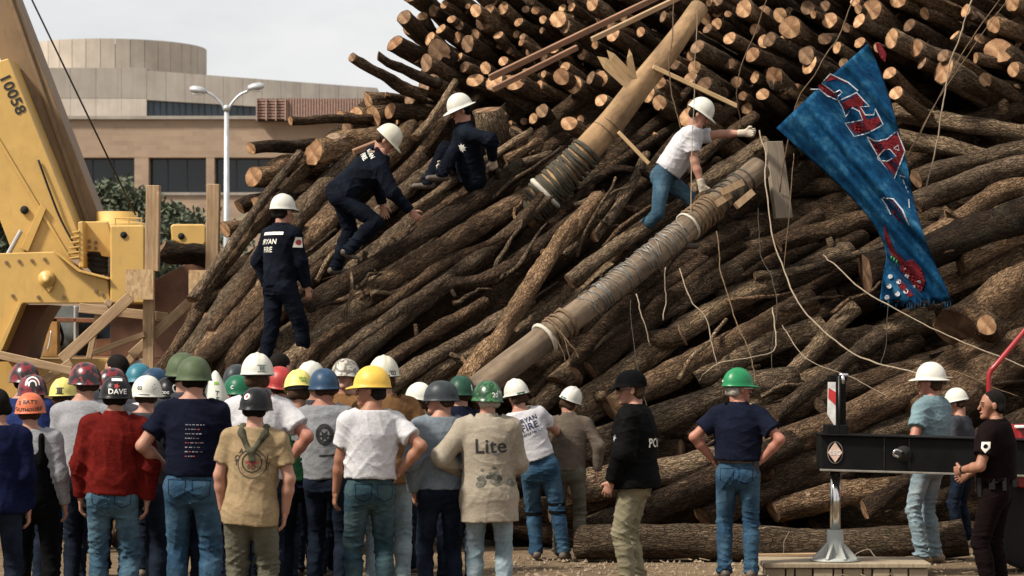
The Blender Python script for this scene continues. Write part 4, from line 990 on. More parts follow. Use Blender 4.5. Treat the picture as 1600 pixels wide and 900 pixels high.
NP = [0]
def person(label, loc, H=1.78, yaw=0.0, shirt=None, sleeve='short', hem=.93, pants='denim', skin_='skin_fair', hair='hair_dark', helmet=None, helm_col=None, helm_pitch=0.0,
           head_yaw=0.0, head_pitch=0.0, head_roll=0.0, lean=0.0, side_lean=0.0, twist=0.0, hands=None, feet=None, knees=None, elbows=None, pelvis=None, neck=None, curl=.35, palms=None,
           shoes='boot_leather', res=.014, belt=None, bulk_=0.0, face=True, gloves=False, collar=False, jacket=False, group=None, legs=True, hand_dirs=None, fold=.010, cap_hat=False, shirt_name='shirt', head_h=None, pants_r=1.0):
    """loc: base point; hands/feet/pelvis/neck in local metres for a 1.78 m figure, or ('w', Vector) for a world point. Returns a dict for add-ons."""
    NP[0] += 1; seed = NP[0]
    s = H / 1.78; root = empty('person', loc, label, 'person', group); root.rotation_euler = (0, 0, yaw); root.scale = (s, s, s)
    Mw = Matrix.Translation(Vector(loc)) @ Matrix.Rotation(yaw, 4, 'Z') @ Matrix.Scale(s, 4); inv = Mw.inverted()
    def L_(v):
        if isinstance(v, tuple) and v and v[0] == 'w': return inv @ v[1]
        return Vector(v)
    pel = L_(pelvis) if pelvis else Vector((0, 0, .94))
    if neck: up = (L_(neck) - pel).normalized()
    else: up = (Matrix.Rotation(side_lean, 3, 'Y') @ Matrix.Rotation(-lean, 3, 'X') @ Vector((0, 0, 1)))
    fw = Matrix.Rotation(twist, 3, 'Z') @ Vector((0, 1, 0))
    if abs(fw.dot(up)) > .93: fw = fw - Vector((0, 0, 1)) * (.6 if up.y > 0 else -.6)
    fw = (fw - up * fw.dot(up)).normalized(); rt = fw.cross(up).normalized()
    T = lambda x, y, z: pel + rt * x + fw * y + up * (z - .94)
    sh = {1: T(.178, -.005, 1.418), -1: T(-.178, -.005, 1.418)}
    fk = .5 if neck or lean else 1.0
    hipf = (Vector((0, 1, 0)) * .6 + fw * .4).normalized() if fw.dot(Vector((0, 1, 0))) > -.2 else fw
    hr = rt; hip = {1: pel + hr * .092 - up * .03, -1: pel - hr * .092 - up * .03}
    ft = {}; kn = {}; an = {}
    feet = feet or {}; knees = knees or {}
    for sd_ in (1, -1):
        f = L_(feet.get(sd_, (.115 * sd_, -.02 if sd_ > 0 else .03, 0))); ft[sd_] = f
        kn[sd_], an[sd_] = ik(hip[sd_], f + Vector((0, 0, .09)), .428, .41, knees.get(sd_, (.12 * sd_, 1, .05)))
    el = {}; wr = {}; hands = hands or {}; elbows = elbows or {}; palms = palms or {}; hand_dirs = hand_dirs or {}
    HP = {'down': lambda q: T(.225 * q, .05, .895), 'hip': lambda q: T(.205 * q, -.05, 1.03), 'front': lambda q: T(.10 * q, .26, 1.10), 'cross': lambda q: T(.02 * q, .25, 1.18), 'pocket': lambda q: T(.205 * q, .07, .925)}
    for q in (1, -1):
        h = hands.get(q, 'down'); mode = h if isinstance(h, str) else ''
        tgt = HP[h](q) if isinstance(h, str) else L_(h)
        hint = elbows.get(q) or ({'down': rt * .25 * q - fw, 'hip': rt * q - fw * .55, 'front': rt * q * .5 - fw * .4 - up, 'cross': rt * q - up, 'pocket': rt * q * .7 - fw}.get(mode) or (rt * q * .6 - fw * .3 - Vector((0, 0, 1)) * .6))
        el[q], wr[q] = ik(sh[q], tgt, .285, .255, hint)
    # ---- head frame
    Rh = Matrix.Rotation(head_yaw, 3, up if not neck else Vector((0, 0, 1))) if True else None
    hu = up.lerp(Vector((0, 0, 1)), .55 if not head_h else head_h).normalized(); hf = (fw if abs(fw.dot(hu)) < .9 else Vector((0, 1, 0))); hf = (hf - hu * hf.dot(hu)).normalized()
    Rm = Matrix((hf.cross(hu), hf, hu)).transposed() @ Matrix.Rotation(head_yaw, 3, 'Z') @ Matrix.Rotation(head_pitch, 3, 'X') @ Matrix.Rotation(head_roll, 3, 'Y')
    nb = T(0, -.012, 1.475); hc = nb + hu * .175 + hf * .035
    Hd = lambda x, y, z: hc + Rm @ Vector((x, y, z)) * 1.04; hx, hy, hz = Rm @ Vector((1, 0, 0)), Rm @ Vector((0, 1, 0)), Rm @ Vector((0, 0, 1))
    # ---- skin: head, neck, chest, arms, hands in one mesh
    parts = []
    F = Field(np.array(hc) - .2, np.array(hc) + .19, .0075 if res < .0135 else .010)
    F.ell(Hd(0, -.014, .030), (.077, .100, .090), .02, hz, hx)
    F.cap(Hd(0, .030, -.005), Hd(0, .052, -.080), (.061, .036), .03, B=(.052, .036), side=hx)
    F.cap(nb - hu * .06, Hd(0, -.032, -.06), (.064, .056), .025)
    if face:
        F.cap(Hd(0, .090, .004), Hd(0, .105, -.030), (.0085, .0125), .014); F.cap(Hd(-.032, .079, .020), Hd(.032, .079, .020), (.012, .012), .014); F.ell(Hd(0, .078, -.098), (.02, .016, .016), .02, hz, hx)
        F.cap(Hd(-.017, .090, -.058), Hd(.017, .090, -.058), (.0075, .0075), .010)
        for q in (-1, 1): F.carve(Hd(.031 * q, .099, .000), (.016, .016, .010), hz, hx, .012)
    for q in (-1, 1): F.ell(Hd(.079 * q, -.008, -.008), (.010, .020, .032), .006, hz, hx)
    F.cut(nb - hu * .02, -hu)
    V, Q = F.mesh(); cen = (V[Q].mean(1) - np.array(hc)) @ np.array(Rm)
    mi = np.zeros(len(Q), int)
    if face:
        mi[(np.abs(cen[:, 0]) < .024) & (np.abs(cen[:, 2] + .058) < .007) & (cen[:, 1] > .08)] = 1
        mi[(np.abs(np.abs(cen[:, 0]) - .033) < .017) & (np.abs(cen[:, 2] - .026) < .0042) & (cen[:, 1] > .06)] = 2
    parts.append((V, Q, mi))
    lo = np.min([sh[1], sh[-1], el[1], el[-1], wr[1], wr[-1], nb], axis=0) - .13; hi = np.max([sh[1], sh[-1], el[1], el[-1], wr[1], wr[-1], nb], axis=0) + .13
    F = Field(lo, hi, min(res, .013))
    F.cap(nb - up * .05, nb + hu * .05, (.066, .058), .03); F.cap(T(0, 0, 1.27), T(0, -.005, 1.40), (.13, .13), .05, B=(.085, .08), side=rt)
    for q in (-1, 1):
        F.cap(T(.035 * q, -.02, 1.475), sh[q], (.045, .056), .04); F.cap(sh[q], el[q], (.056, .043), .03); F.cap(el[q], el[q].lerp(wr[q], .35), (.043, .043), .02); F.cap(el[q].lerp(wr[q], .35), wr[q], (.043, .029), .02)
    parts.append((*F.mesh(), None))
    gl = []
    for q in (-1, 1):
        hd = Vector(hand_dirs[q]) if q in hand_dirs else (wr[q] - el[q]).normalized()
        if isinstance(hands.get(q, 'down'), str) and hands.get(q, 'down') == 'hip': hd = (fw * .8 - rt * q * .35 - up * .35).normalized()
        pn = Vector(palms[q]) if q in palms else (-rt * q if abs(hd.dot(rt)) < .85 else -up)
        w = wr[q]; F = Field(np.array(w) - .2, np.array(w) + .2, .0058 if res < .0135 else .0075); hand_field(F, w, hd, pn, q, curl if not isinstance(curl, dict) else curl.get(q, .35), 1.22 if gloves else 1.0)
        if gloves: F.cap(w - (w - el[q]).normalized() * .05, w, (.038, .034), .015)
        (gl if gloves else parts).append((*F.mesh(), None))
    def join(ps):
        Vs, Qs, Ms = [], [], []; b0 = 0
        for V, Q, m in ps: Vs.append(V); Qs.append(Q + b0); Ms.append(np.zeros(len(Q), int) if m is None else m); b0 += len(V)
        return np.concatenate(Vs), np.concatenate(Qs), np.concatenate(Ms)
    V, Q, M_ = join(parts); body = arr_obj('body', V, Q, [MATS[skin_], MATS['lips'], MATS[hair]], root, M_)
    if gloves:
        for g in gl: arr_obj('glove', g[0], g[1], MATS['glove_leather'], root)
    if face and res < .0135:
        for q in (-1, 1):
            m = MB(); m.lathe([(.001, -.0105), (.007, -.008), (.0105, 0), (.007, .008), (.001, .0105)], (0, 0, 0), 10); e = mesh_obj('eye', [Hd(.031 * q, .0790, .000) + Rm @ v * .85 for v in m.v], m.f, MATS['eye_dark'], root, None, True)
    # hair
    if hair:
        F = Field(np.array(hc) - .16, np.array(hc) + .16, .009); F.ell(Hd(0, -.020, .033), (.0795, .1018, .0922), .02, hz, hx); F.cap(Hd(-.045, -.065, -.03), Hd(.045, -.065, -.03), (.042, .042), .03)
        F.carve(Hd(0, .128, -.040), (.14, .122, .105), hz, hx, .012); F.cut(Hd(0, 0, -.072), -(hz * .94 - hy * .25).normalized()); F.folds(.004, seed + 500, wl=(.015, .03)); field_obj('hair', F, MATS[hair], root)
    # ---- shirt
    R = {'rt': rt, 'up': up, 'fw': fw, 'T': T, 'root': root, 'Hd': Hd, 'hx': hx, 'hy': hy, 'hz': hz, 'wr': wr, 'el': el, 'kn': kn, 'an': an, 'body': body, 'Mw': Mw, 's': s, 'pel': pel, 'sh': sh}
    if shirt:
        b_ = bulk_
        ends = {}
        for q in (-1, 1): ends[q] = sh[q].lerp(el[q], .66) if sleeve == 'short' else (sh[q].lerp(el[q], .12) if sleeve == 'none' else wr[q] - (wr[q] - el[q]).normalized() * .012)
        pts = [sh[1], sh[-1], T(.2, .15, hem), T(-.2, -.15, hem), T(.2, -.15, hem), T(-.2, .15, hem), ends[1], ends[-1], nb] + ([el[1], el[-1]] if sleeve == 'long' else [])
        F = Field(np.min(pts, axis=0) - .13 - b_, np.max(pts, axis=0) + .13 + b_, res)
        st = ([(hem - .06, .200, .165), (.90, .188, .150)] if hem < .9 else [(hem - .06, .172, .130)]) + [(1.06, .158, .120), (1.20, .164, .122), (1.33, .178, .124), (1.40, .150, .095)]
        for (z0, a0, c0), (z1, a1, c1) in zip(st, st[1:]): F.cap(T(0, 0, z0), T(0, -.003, z1), (a0 + b_, a1 + b_), .05, B=(c0 + b_, c1 + b_), side=rt)
        for q in (-1, 1):
            F.cap(T(.03 * q, -.022, 1.475), sh[q] - up * .004, (.050 + b_ * .4, .064 + b_ * .6), .06)
        F.cut(T(0, 0, hem), -up)
        if sleeve != 'none':
            for q in (-1, 1):
                S_ = Field(F.lo + 2.5 * F.h, F.lo + 2.5 * F.h, F.h); S_.lo, S_.n, S_.ax = F.lo, F.n, F.ax; S_.f = np.full(F.n, .6, dtype=np.float32)
                if sleeve == 'short':
                    dv = (el[q] - sh[q]).normalized(); S_.cap(sh[q], sh[q].lerp(el[q], .85), (.062 + b_ * .55, .068 + b_ * .7), .03); S_.cut(sh[q].lerp(el[q], .66), dv)
                else:
                    dv = (wr[q] - el[q]).normalized(); S_.cap(sh[q], el[q], (.064 + b_ * .8, .056 + b_ * .75), .03); S_.cap(el[q], wr[q], (.057 + b_ * .8, .042 + b_ * .4), .03); S_.cut_near(wr[q] - dv * .004, dv, .11)
                hh = np.maximum(.03 - np.abs(F.f - S_.f), 0) / .03; F.f = np.minimum(F.f, S_.f) - hh * hh * .03 * .25
        F.cap(nb - up * .03, nb + up * .012, (.082, .074), .03)
        kz = [(T(0, 0, 1.03), .12, .9), (T(.15, 0, 1.3), .1, .7), (T(-.15, 0, 1.3), .1, .7)] + [(el[q], .10, 1.2) for q in (-1, 1)] + [(T(.13 * q, .0, 1.12), .1, .6) for q in (-1, 1)]
        F.folds(fold, seed, kz)
        F.cut_near(nb + hu * .030, hu, .12)
        if sleeve == 'none':
            for q in (-1, 1): F.cut_near(sh[q] + rt * q * .02, rt * q, .12)
        if collar:
            for k in range(10):
                a0, a1 = 2*math.pi*k/10, 2*math.pi*(k+1)/10; c = nb + hu * .035
                F.cap(c + (rt*math.cos(a0)*.072 + fw*math.sin(a0)*.072), c + (rt*math.cos(a1)*.072 + fw*math.sin(a1)*.072), (.013, .013), .02, B=(.026, .026), side=(rt*math.cos(a0) + fw*math.sin(a0)))
        R['shirt'] = field_obj(shirt_name, F, MATS[shirt], root)
    # ---- trousers
    if legs:
        pts = [pel + up * .14, pel - hr * .2, pel + hr * .2, kn[1], kn[-1], an[1], an[-1], pel - fw * .15]
        F = Field(np.min(pts, axis=0) - .14, np.max(pts, axis=0) + .14, res)
        F.cap(T(0, 0, 1.06), T(0, .0, .92), (.150, .168), .04, B=(.108, .122), side=rt)
        for q in (-1, 1):
            F.ell(pel + hr * .080 * q - fw * .045 - up * .05, (.086, .078, .10), .06, up, hr)
            F.cap(hip[q], kn[q], (.096 * pants_r, .068 * pants_r), .035); F.cap(kn[q], kn[q].lerp(an[q], .35) - fw * .008, (.066 * pants_r, .064 * pants_r), .02); F.cap(kn[q].lerp(an[q], .35) - fw * .008, an[q], (.064 * pants_r, .057 * pants_r), .025); F.cap(an[q], an[q] - (kn[q] - an[q]).normalized() * -.0 + Vector((0, 0, -.02)), (.059 * pants_r, .061 * pants_r), .02)
        kz = [(kn[q], .11, 1.3) for q in (-1, 1)] + [(an[q], .12, 1.9) for q in (-1, 1)] + [(pel - fw * .12 - up * .12, .10, 1.0)]
        F.folds(fold * .95, seed + 77, kz, (.045, .12), (.6, .6, 2.2))
        F.cut_near(T(0, 0, 1.035), up, .25)
        for q in (-1, 1): F.cut_near(an[q] - Vector((0, 0, .045)), Vector((0, 0, -1)), .12)
        R['pants'] = field_obj('trousers', F, MATS[pants], root)
        for q in (-1, 1):
            f = ft[q]; dv = Vector((.16 * q, 1, 0)).normalized()
            if ('dir%d' % q) in (feet or {}): dv = Vector(feet['dir%d' % q]).normalized()
            uu = Vector((0, 0, 1)); F = Field(np.array(f) - .26, np.array(f) + .26, .011)
            F.cap(f + uu * .045 - dv * .055, f + uu * .035 + dv * .14, (.040, .043), .02, B=(.038, .032), side=uu.cross(dv)); F.cap(an[q] + uu * .02, f + uu * .055, (.050, .046), .03); F.cut(f + uu * .003, -uu)
            field_obj('shoe', F, MATS[shoes], root)
        if belt:
            n = 28; vv = []; ff = []
            for z, e in ((1.012, .010), (1.012, .017), (1.048, .017), (1.048, .010)):
                for k in range(n): a = 2*math.pi*k/n; vv.append(T(math.cos(a) * (.1545 + e), math.sin(a) * (.112 + e), z))
            for i in range(4):
                for k in range(n): j = (i + 1) % 4; ff.append((i*n + k, i*n + (k+1) % n, j*n + (k+1) % n, j*n + k))
            R['belt'] = mesh_obj('belt', vv, ff, MATS[belt], root, None, False)
    # ---- headgear
    if helmet:
        V, F_ = HELM[helmet]; Rp = Matrix.Rotation(helm_pitch, 3, 'X')
        vv = [Hd(*(Rp @ Vector(v))) for v in V]
        R['helmet'] = mesh_obj('helmet', vv, F_, MATS[helm_col], root, None, True); R['Hp'] = lambda x, y, z: Hd(*(Rp @ Vector((x, y, z))))
        if helmet != 'pot':     # suspension band and chin strap
            m = MB(); n = 28
            vv = [Hd(math.cos(2*math.pi*k/n) * (.098 + e), math.sin(2*math.pi*k/n) * (.118 + e) - .012, z) for z, e in ((.012, .0), (.012, .004), (.040, .004), (.040, .0)) for k in range(n)]
            mesh_obj('headband', vv, [(i*n + k, i*n + (k+1) % n, ((i+1) % 4)*n + (k+1) % n, ((i+1) % 4)*n + k) for i in range(4) for k in range(n)], MATS['paint_black'], R['helmet'])
    if cap_hat:
        V, F_ = HELM['cap']; vv = []
        for x, y, z in V: vv.append(Hd(x * .90, (y + .012) * (.88 if y < .08 else .97) - .008, (z - .03) * .84 + .036 - (.018 if y > .13 else 0)))
        R['helmet'] = mesh_obj('cap', vv, F_, MATS['black_cloth'], root, None, True); R['Hp'] = Hd
    return R

def back_text(R, txt, z, size, mat, x=0.0, bold=.01, to='shirt', n=None, **k):
    """lettering on the back of a garment at torso height z"""
    return decal_text(R[to], txt, R['T'](x, 0, z), n or -R['fw'], R['up'], size, MATS[mat], bold, **k)
def helm_text(R, txt, az, el_, size, mat, bold=.012, name='lettering', **k):
    """az: 0 = front of the helmet, pi = back, measured towards the wearer's right"""
    d = Vector((math.sin(az) * math.cos(el_), math.cos(az) * math.cos(el_), math.sin(el_))); n = (R['Hp'](*d) - R['Hp'](0, 0, 0)).normalized(); up = (R['Hp'](0, 0, 1) - R['Hp'](0, 0, 0))
    o = R['Hp'](0, -.012, .03)
    return decal_text(R['helmet'], txt, o, n, up, size, MATS[mat], bold, name, off=.003, **k)
def helm_shape(R, shp, az, el_, mat, name='sticker', **k):
    d = Vector((math.sin(az) * math.cos(el_), math.cos(az) * math.cos(el_), math.sin(el_))); n = (R['Hp'](*d) - R['Hp'](0, 0, 0)).normalized(); up = (R['Hp'](0, 0, 1) - R['Hp'](0, 0, 0))
    return decal(R['helmet'], shp[0], shp[1], R['Hp'](0, -.012, .03), n, up, MATS[mat], name, off=.003, mx=.02, **k)
# ------------------------------------------------------------------ the crowd
pi = math.pi
def stand(label, px, top, sc, **k):
    """on the ground at photo column px, with its headgear top at row top, sc photo pixels per metre there"""
    Y = FPX / sc; ztop = CAMZ - (top - HZ) / sc; hh = {'pot': .045, 'cap': .075, 'brim': .078}.get(k.get('helmet'), .012)
    if k.get('cap_hat'): hh = .04
    q_ = random.Random(int(px * 7 + top))
    if 'head_yaw' not in k: k['head_yaw'] = q_.gauss(-.12, .38); k.setdefault('head_pitch', q_.gauss(.06, .07)); k.setdefault('head_roll', q_.gauss(0, .05))
    k.setdefault('side_lean', q_.gauss(0, .03)); k.setdefault('lean', q_.gauss(.0, .03)); k.setdefault('twist', q_.gauss(0, .12)); k.setdefault('yaw', q_.gauss(-.05, .14))
    if 'hands' not in k: k['hands'] = {1: q_.choice(['down', 'front', 'cross', 'pocket', 'hip']), -1: q_.choice(['down', 'front', 'cross', 'pocket'])}
    k.setdefault('bulk_', q_.uniform(.004, .024))
    H = (ztop - k.pop('z0', 0) * 1.0) / (1 + hh / 1.78); z0 = k.pop('base', 0.0)
    return person(label, Vector(((px - 800) / sc, Y, z0 - .012)), H - z0, **k)
G = 'onlookers with their backs turned'
def pockets(R):
    for q in (-1, 1):
        o_ = R['pel'] + R['rt'] * .082 * q - R['up'] * .035
        ring = [(-.062, .06), (.062, .06), (.058, -.045), (0, -.075), (-.058, -.045)]; inn = [(x * .93, y * .92) for x, y in ring]
        decal(R['pants'], ring + inn, [(i, (i + 1) % 5, 5 + (i + 1) % 5, 5 + i) for i in range(5)], o_, -R['fw'], R['up'], MATS['denim_dark'], 'pocket_seam', off=.0025, mx=.03)
cloth('tee_green_grey', (.19, .195, .205), .12)

# -- left end
stand('person in a plain dark blue jacket and dark trousers at the end of the crowd', -6, 600, 222, shirt='dark_blue', sleeve='long', hem=.86, pants='denim_dark', bulk_=.02, res=.014, hands={-1: 'down'})
R = stand('short person in an orange lettered helmet and grey sweatshirt with dark overalls', 54, 604, 212, head_yaw=.02, yaw=0.0, twist=0.0, hands={1: 'down', -1: 'down'}, shirt='grey_cotton', sleeve='long', pants='black_cloth', helmet='pot', helm_col='helm_orange', hair='hair_brown', bulk_=.012, res=.013)
helm_text(R, '2 BATT', pi, .30, .045, 'paint_black', .02); helm_text(R, 'OUTHOUSE', pi, -.18, .038, 'paint_black', .02)
F = Field(np.array(R['T'](-.2, -.2, .9)) - .05, np.array(R['T'](.2, .2, 1.5)) + .05, .013)
F.cap(R['T'](0, -.02, .96), R['T'](0, -.03, 1.25), (.185, .165), .03, B=(.135, .13), side=R['rt'])
for q in (-1, 1): F.cap(R['T'](.09 * q, -.06, 1.25), R['T'](.10 * q, -.075, 1.43), (.05, .028), .03, B=(.09, .06), side=R['rt'])
F.cut(R['T'](0, .02, 0), R['fw']); field_obj('overall_bib', F, MATS['black_cloth'], R['root'])
R = stand('person in a maroon and black painted helmet wearing a blue jacket', 40, 556, 190, shirt='blue_jacket', sleeve='long', helmet='pot', helm_col='helm_maroon', pants='denim_dark', bulk_=.02, head_yaw=.3)
R = stand('person in a maroon helmet with white arches, behind the orange helmet', 58, 576, 198, head_yaw=.0, yaw=0.0, shirt='blue_jacket', sleeve='long', helmet='pot', helm_col='helm_maroon', pants='denim_dark', bulk_=.015, hair='hair_brown')
for r0, r1 in ((.030, .044), (.062, .076)):
    vs, fs = ring2(r0, r1, 24, .75); helm_shape(R, (vs, [f for f in fs if min(vs[f[0]][1], vs[f[1]][1]) > -.012]), pi, .22, 'paint_white', 'painted_arch')
R = stand('person in a yellow helmet marked with three bars and a pale shirt', 103, 583, 190, head_yaw=.0, yaw=.0, shirt='pale_yellow', helmet='cap', helm_col='helm_lemon', pants='denim_dark', hair='hair_brown')
helm_text(R, 'III', pi - .15, .25, .055, 'paint_black', .05); [helm_shape(R, rect2(-.035, y, .035, y + .008), pi - .15, .25, 'paint_black', 'painted_bar') for y in (-.028, .022)]
R = stand('person in a maroon camouflage helmet and light grey t-shirt', 132, 556, 200, shirt='grey_cotton', helmet='pot', helm_col='helm_maroon', pants='denim_dark', hair='hair_brown', res=.013)
stand('bareheaded dark-haired person behind the black lettered helmet', 183, 548, 178, shirt='charcoal', sleeve='long', pants='denim_dark', head_yaw=.7)
stand('person in a dark maroon helmet between the bare head and the black helmet', 176, 566, 186, shirt='charcoal', helmet='pot', helm_col='helm_maroon', pants='denim_dark')
R = stand('person in a red fleece and faded jeans with a black lettered helmet', 176, 578, 213, head_yaw=-.1, shirt='red_fleece', sleeve='long', hem=.925, pants='denim', helmet='pot', helm_col='helm_black', bulk_=.028, res=.011, hands={1: (.25, .02, .885), -1: (-.24, .06, .90)}, fold=.013, collar=True, pants_r=1.02)
helm_text(R, 'DAVE', pi - .25, -.02, .052, 'paint_white', .02); helm_shape(R, rect2(-.035, .055, .04, .078), pi - .2, .2, 'paint_white', 'sticker'); helm_shape(R, star2(.012, .026, 5), pi - .2, .3, 'paint_red', 'sticker'); pockets(R)
helm_shape(R, rect2(-.12, -.06, .12, -.047), pi, -.1, 'belt_leather', 'rim_band')
R = stand('person in a scuffed white helmet numbered 02 and charcoal shirt', 221, 577, 203, head_yaw=.0, yaw=.0, shirt='charcoal', pants='denim_dark', helmet='pot', helm_col='helm_white', hair='hair_brown')
helm_text(R, '02', pi + .35, .1, .04, 'paint_black', .02); helm_shape(R, rect2(-.02, -.055, .06, -.047), pi + .2, .1, 'paint_black', 'painted_bar'); [helm_shape(R, disc2(.004, 8, x, y), pi - .4, .2, 'paint_black', 'spot') for x, y in ((.0, .0), (.02, .02), (.03, -.01), (.01, -.02))]
stand('person in a teal helmet behind the white helmet numbered 02', 219, 559, 180, shirt='charcoal', pants='denim_dark', helmet='pot', helm_col='helm_teal')
stand('person in a dark navy helmet and white collar beside the teal helmet', 243, 566, 181, shirt='white_cotton', pants='denim_dark', helmet='pot', helm_col='helm_navy')
R = stand('person in a black helmet with a pale ring emblem on its back', 260, 580, 196, head_yaw=.0, yaw=.0, shirt='navy_cotton', pants='denim_dark', helmet='pot', helm_col='helm_black', hair='hair_brown')
helm_shape(R, ring2(.022, .034, 20, .7), pi - .3, .15, 'reflective', 'emblem'); helm_text(R, 'ODG', pi + .3, -.12, .028, 'paint_white', .01)
# -- navy t-shirt, olive steel helmet
R = stand('tall person in an olive steel helmet, navy printed t-shirt and jeans', 300, 546, 214, yaw=-.05, twist=0.0, shirt='navy_cotton', pants='denim_mid', helmet='pot', helm_col='helm_olive', hem=.985, res=.011, hands={1: 'front', -1: (-.22, .14, 1.05)}, head_yaw=.25, bulk_=.012, belt='belt_leather', pants_r=1.05)
pockets(R)
for i, (z, w) in enumerate([(1.33, .12), (1.30, .10), (1.27, .115), (1.24, .09), (1.21, .11), (1.18, .10), (1.15, .105), (1.12, .06)]):
    rr = random.Random(i); x = -.045
    while x < -.045 + w:
        ln = rr.uniform(.008, .022); decal(R['shirt'], *rect2(x, 0, min(x + ln, .08), .006), R['T'](.02, 0, z), -R['fw'], R['up'], MATS['print_grey' if rr.random() > .25 else 'print_red'], 'print', off=.003); x += ln + rr.uniform(.004, .012)
stand('person in a second olive steel helmet, half hidden by the first', 286, 541, 196, shirt='charcoal', pants='denim_dark', helmet='pot', helm_col='helm_olive')
# -- tall pointed white hat
R = stand('person wearing a tall pointed white hat with vertical lettering', 339, 602, 196, shirt='charcoal', pants='denim_dark', head_yaw=.3)
prof = [(.105, -.02), (.108, .01), (.098, .06), (.078, .13), (.052, .20), (.022, .255), (.004, .27)]; n = 28
vv = [R['Hd'](r * math.cos(2*pi*k/n), r * 1.15 * math.sin(2*pi*k/n) - .01, z) for r, z in prof for k in range(n)]
hat = mesh_obj('pointed_hat', vv, [(i*n + k, i*n + (k+1) % n, (i+1)*n + (k+1) % n, (i+1)*n + k) for i in range(len(prof) - 1) for k in range(n)], MATS['helm_white'], R['root'], None, True)
for i, ch in enumerate('TEX'): decal_text(hat, ch, R['Hd'](.0, -.01, .085 - .048 * i), -Vector((-.25, 1, 0)), Vector((.15, 0, 1)), .055, MATS['paint_dkgreen'], .02, off=.003)
decal(hat, *rect2(-.02, .16, .02, .185), R['Hd'](0, 0, 0), Vector((.2, -1, 0)), (0, 0, 1), MATS['paint_green'], 'painted_mark', off=.003)
stand('person in a very dark green helmet behind the pointed white hat', 364, 560, 178, shirt='charcoal', pants='denim_dark', helmet='pot', helm_col='helm_charcoal')
R = stand('person in a bottle green helmet with a white stripe', 374, 577, 190, shirt='white_cotton', pants='denim_dark', helmet='pot', helm_col='helm_bottle', head_yaw=.6)
helm_text(R, 'C', pi + .9, .05, .04, 'paint_white', .02); helm_shape(R, [(-.01, -.06), (.02, -.06), (.05, .05), (.03, .05)] and ([(-.01, -.06), (.02, -.06), (.05, .05), (.03, .05)], [(0, 1, 2, 3)]), pi - .5, 0, 'paint_white', 'stripe')
# -- white t-shirt, white helmet III
R = stand('tall broad person in a white t-shirt and white helmet marked III', 403, 543, 203, head_yaw=.0, yaw=.0, shirt='white_cotton', pants='denim_dark', helmet='cap', helm_col='helm_white', hem=.92, hands={1: 'hip', -1: 'down'}, bulk_=.035, res=.012, skin_='skin_red', hair='hair_brown')
helm_text(R, 'III', pi - .25, .25, .05, 'paint_dkgreen', .02); [helm_shape(R, rect2(-.034, y, .034, y + .005), pi - .25, .25, 'paint_dkgreen', 'painted_bar') for y in (-.026, .022)]
stand('person in a chipped red helmet behind the white helmet', 434, 563, 186, shirt='red_fleece', pants='denim_dark', helmet='pot', helm_col='helm_red', hair='hair_brown')
stand('bareheaded dark-haired person beside the red helmet', 440, 546, 176, shirt='charcoal', pants='denim_dark', head_yaw=-.4)
# -- tan t-shirt
R = stand('person in a tan printed t-shirt with a camouflage scarf and black helmet', 392, 595, 224, head_yaw=-.1, yaw=-.05, twist=0.0, shirt='tan_cotton', pants='olive_cotton', helmet='pot', helm_col='helm_black', hem=.80, res=.010, side_lean=.06, hands={1: (.245, .03, .885), -1: (-.22, .08, .91)}, bulk_=.010, pants_r=1.16, hair='hair_dark', fold=.012)
helm_shape(R, disc2(.024), pi + .35, .35, 'paint_white', 'sticker'); helm_shape(R, disc2(.012), pi + .35, .35, 'print_red', 'sticker_centre', far=.36)
helm_shape(R, rect2(-.125, -.066, .125, -.052), pi, -.1, 'charcoal', 'rim_band')
F = Field(np.array(R['T'](-.2, -.25, 1.2)) - .05, np.array(R['T'](.2, .2, 1.6)) + .05, .010)
for q in (-1, 1): F.cap(R['T'](.085 * q, -.03, 1.50), R['T'](.085 * q, -.10, 1.46), (.028, .026), .02); F.cap(R['T'](.085 * q, -.10, 1.46), R['T'](.012 * q, -.152, 1.33), (.026, .018), .02); F.cap(R['T'](.085 * q, -.03, 1.50), R['T'](.05 * q, .08, 1.48), (.028, .02), .02)
F.cap(R['T'](0, -.15, 1.34), R['T'](.01, -.155, 1.27), (.022, .03), .02, B=(.012, .01), side=R['rt']); F.folds(.006, 5, wl=(.03, .06)); field_obj('scarf', F, MATS['camo_scarf'], R['root'])
o_ = R['T'](.01, 0, 1.255); S = R['shirt']
decal(S, *ring2(.066, .074, 28), o_, -R['fw'], R['up'], MATS['print_dark'], 'print_ring', off=.003); decal(S, *star2(.02, .055, 4), o_, -R['fw'], R['up'], MATS['print_red'], 'print_emblem', off=.003)
decal_text(S, 'BQ', o_ - R['up'] * .035, -R['fw'], R['up'], .045, MATS['print_dark'], .0, off=.0045)
for ch, a in zip('ACTIVE', (2.35, 2.0 + .9, 3.0 + .25, .35, .0, -.35)): decal_text(S, ch, o_ + R['rt'] * math.cos(a) * .115 + R['up'] * math.sin(a) * .105, -R['fw'], R['up'], .05, MATS['print_dark'], .01, off=.003)
decal(S, *ring2(.10, .105, 28), o_ - R['up'] * .01, -R['fw'], R['up'], MATS['print_dark'], 'print_ring', off=.003)
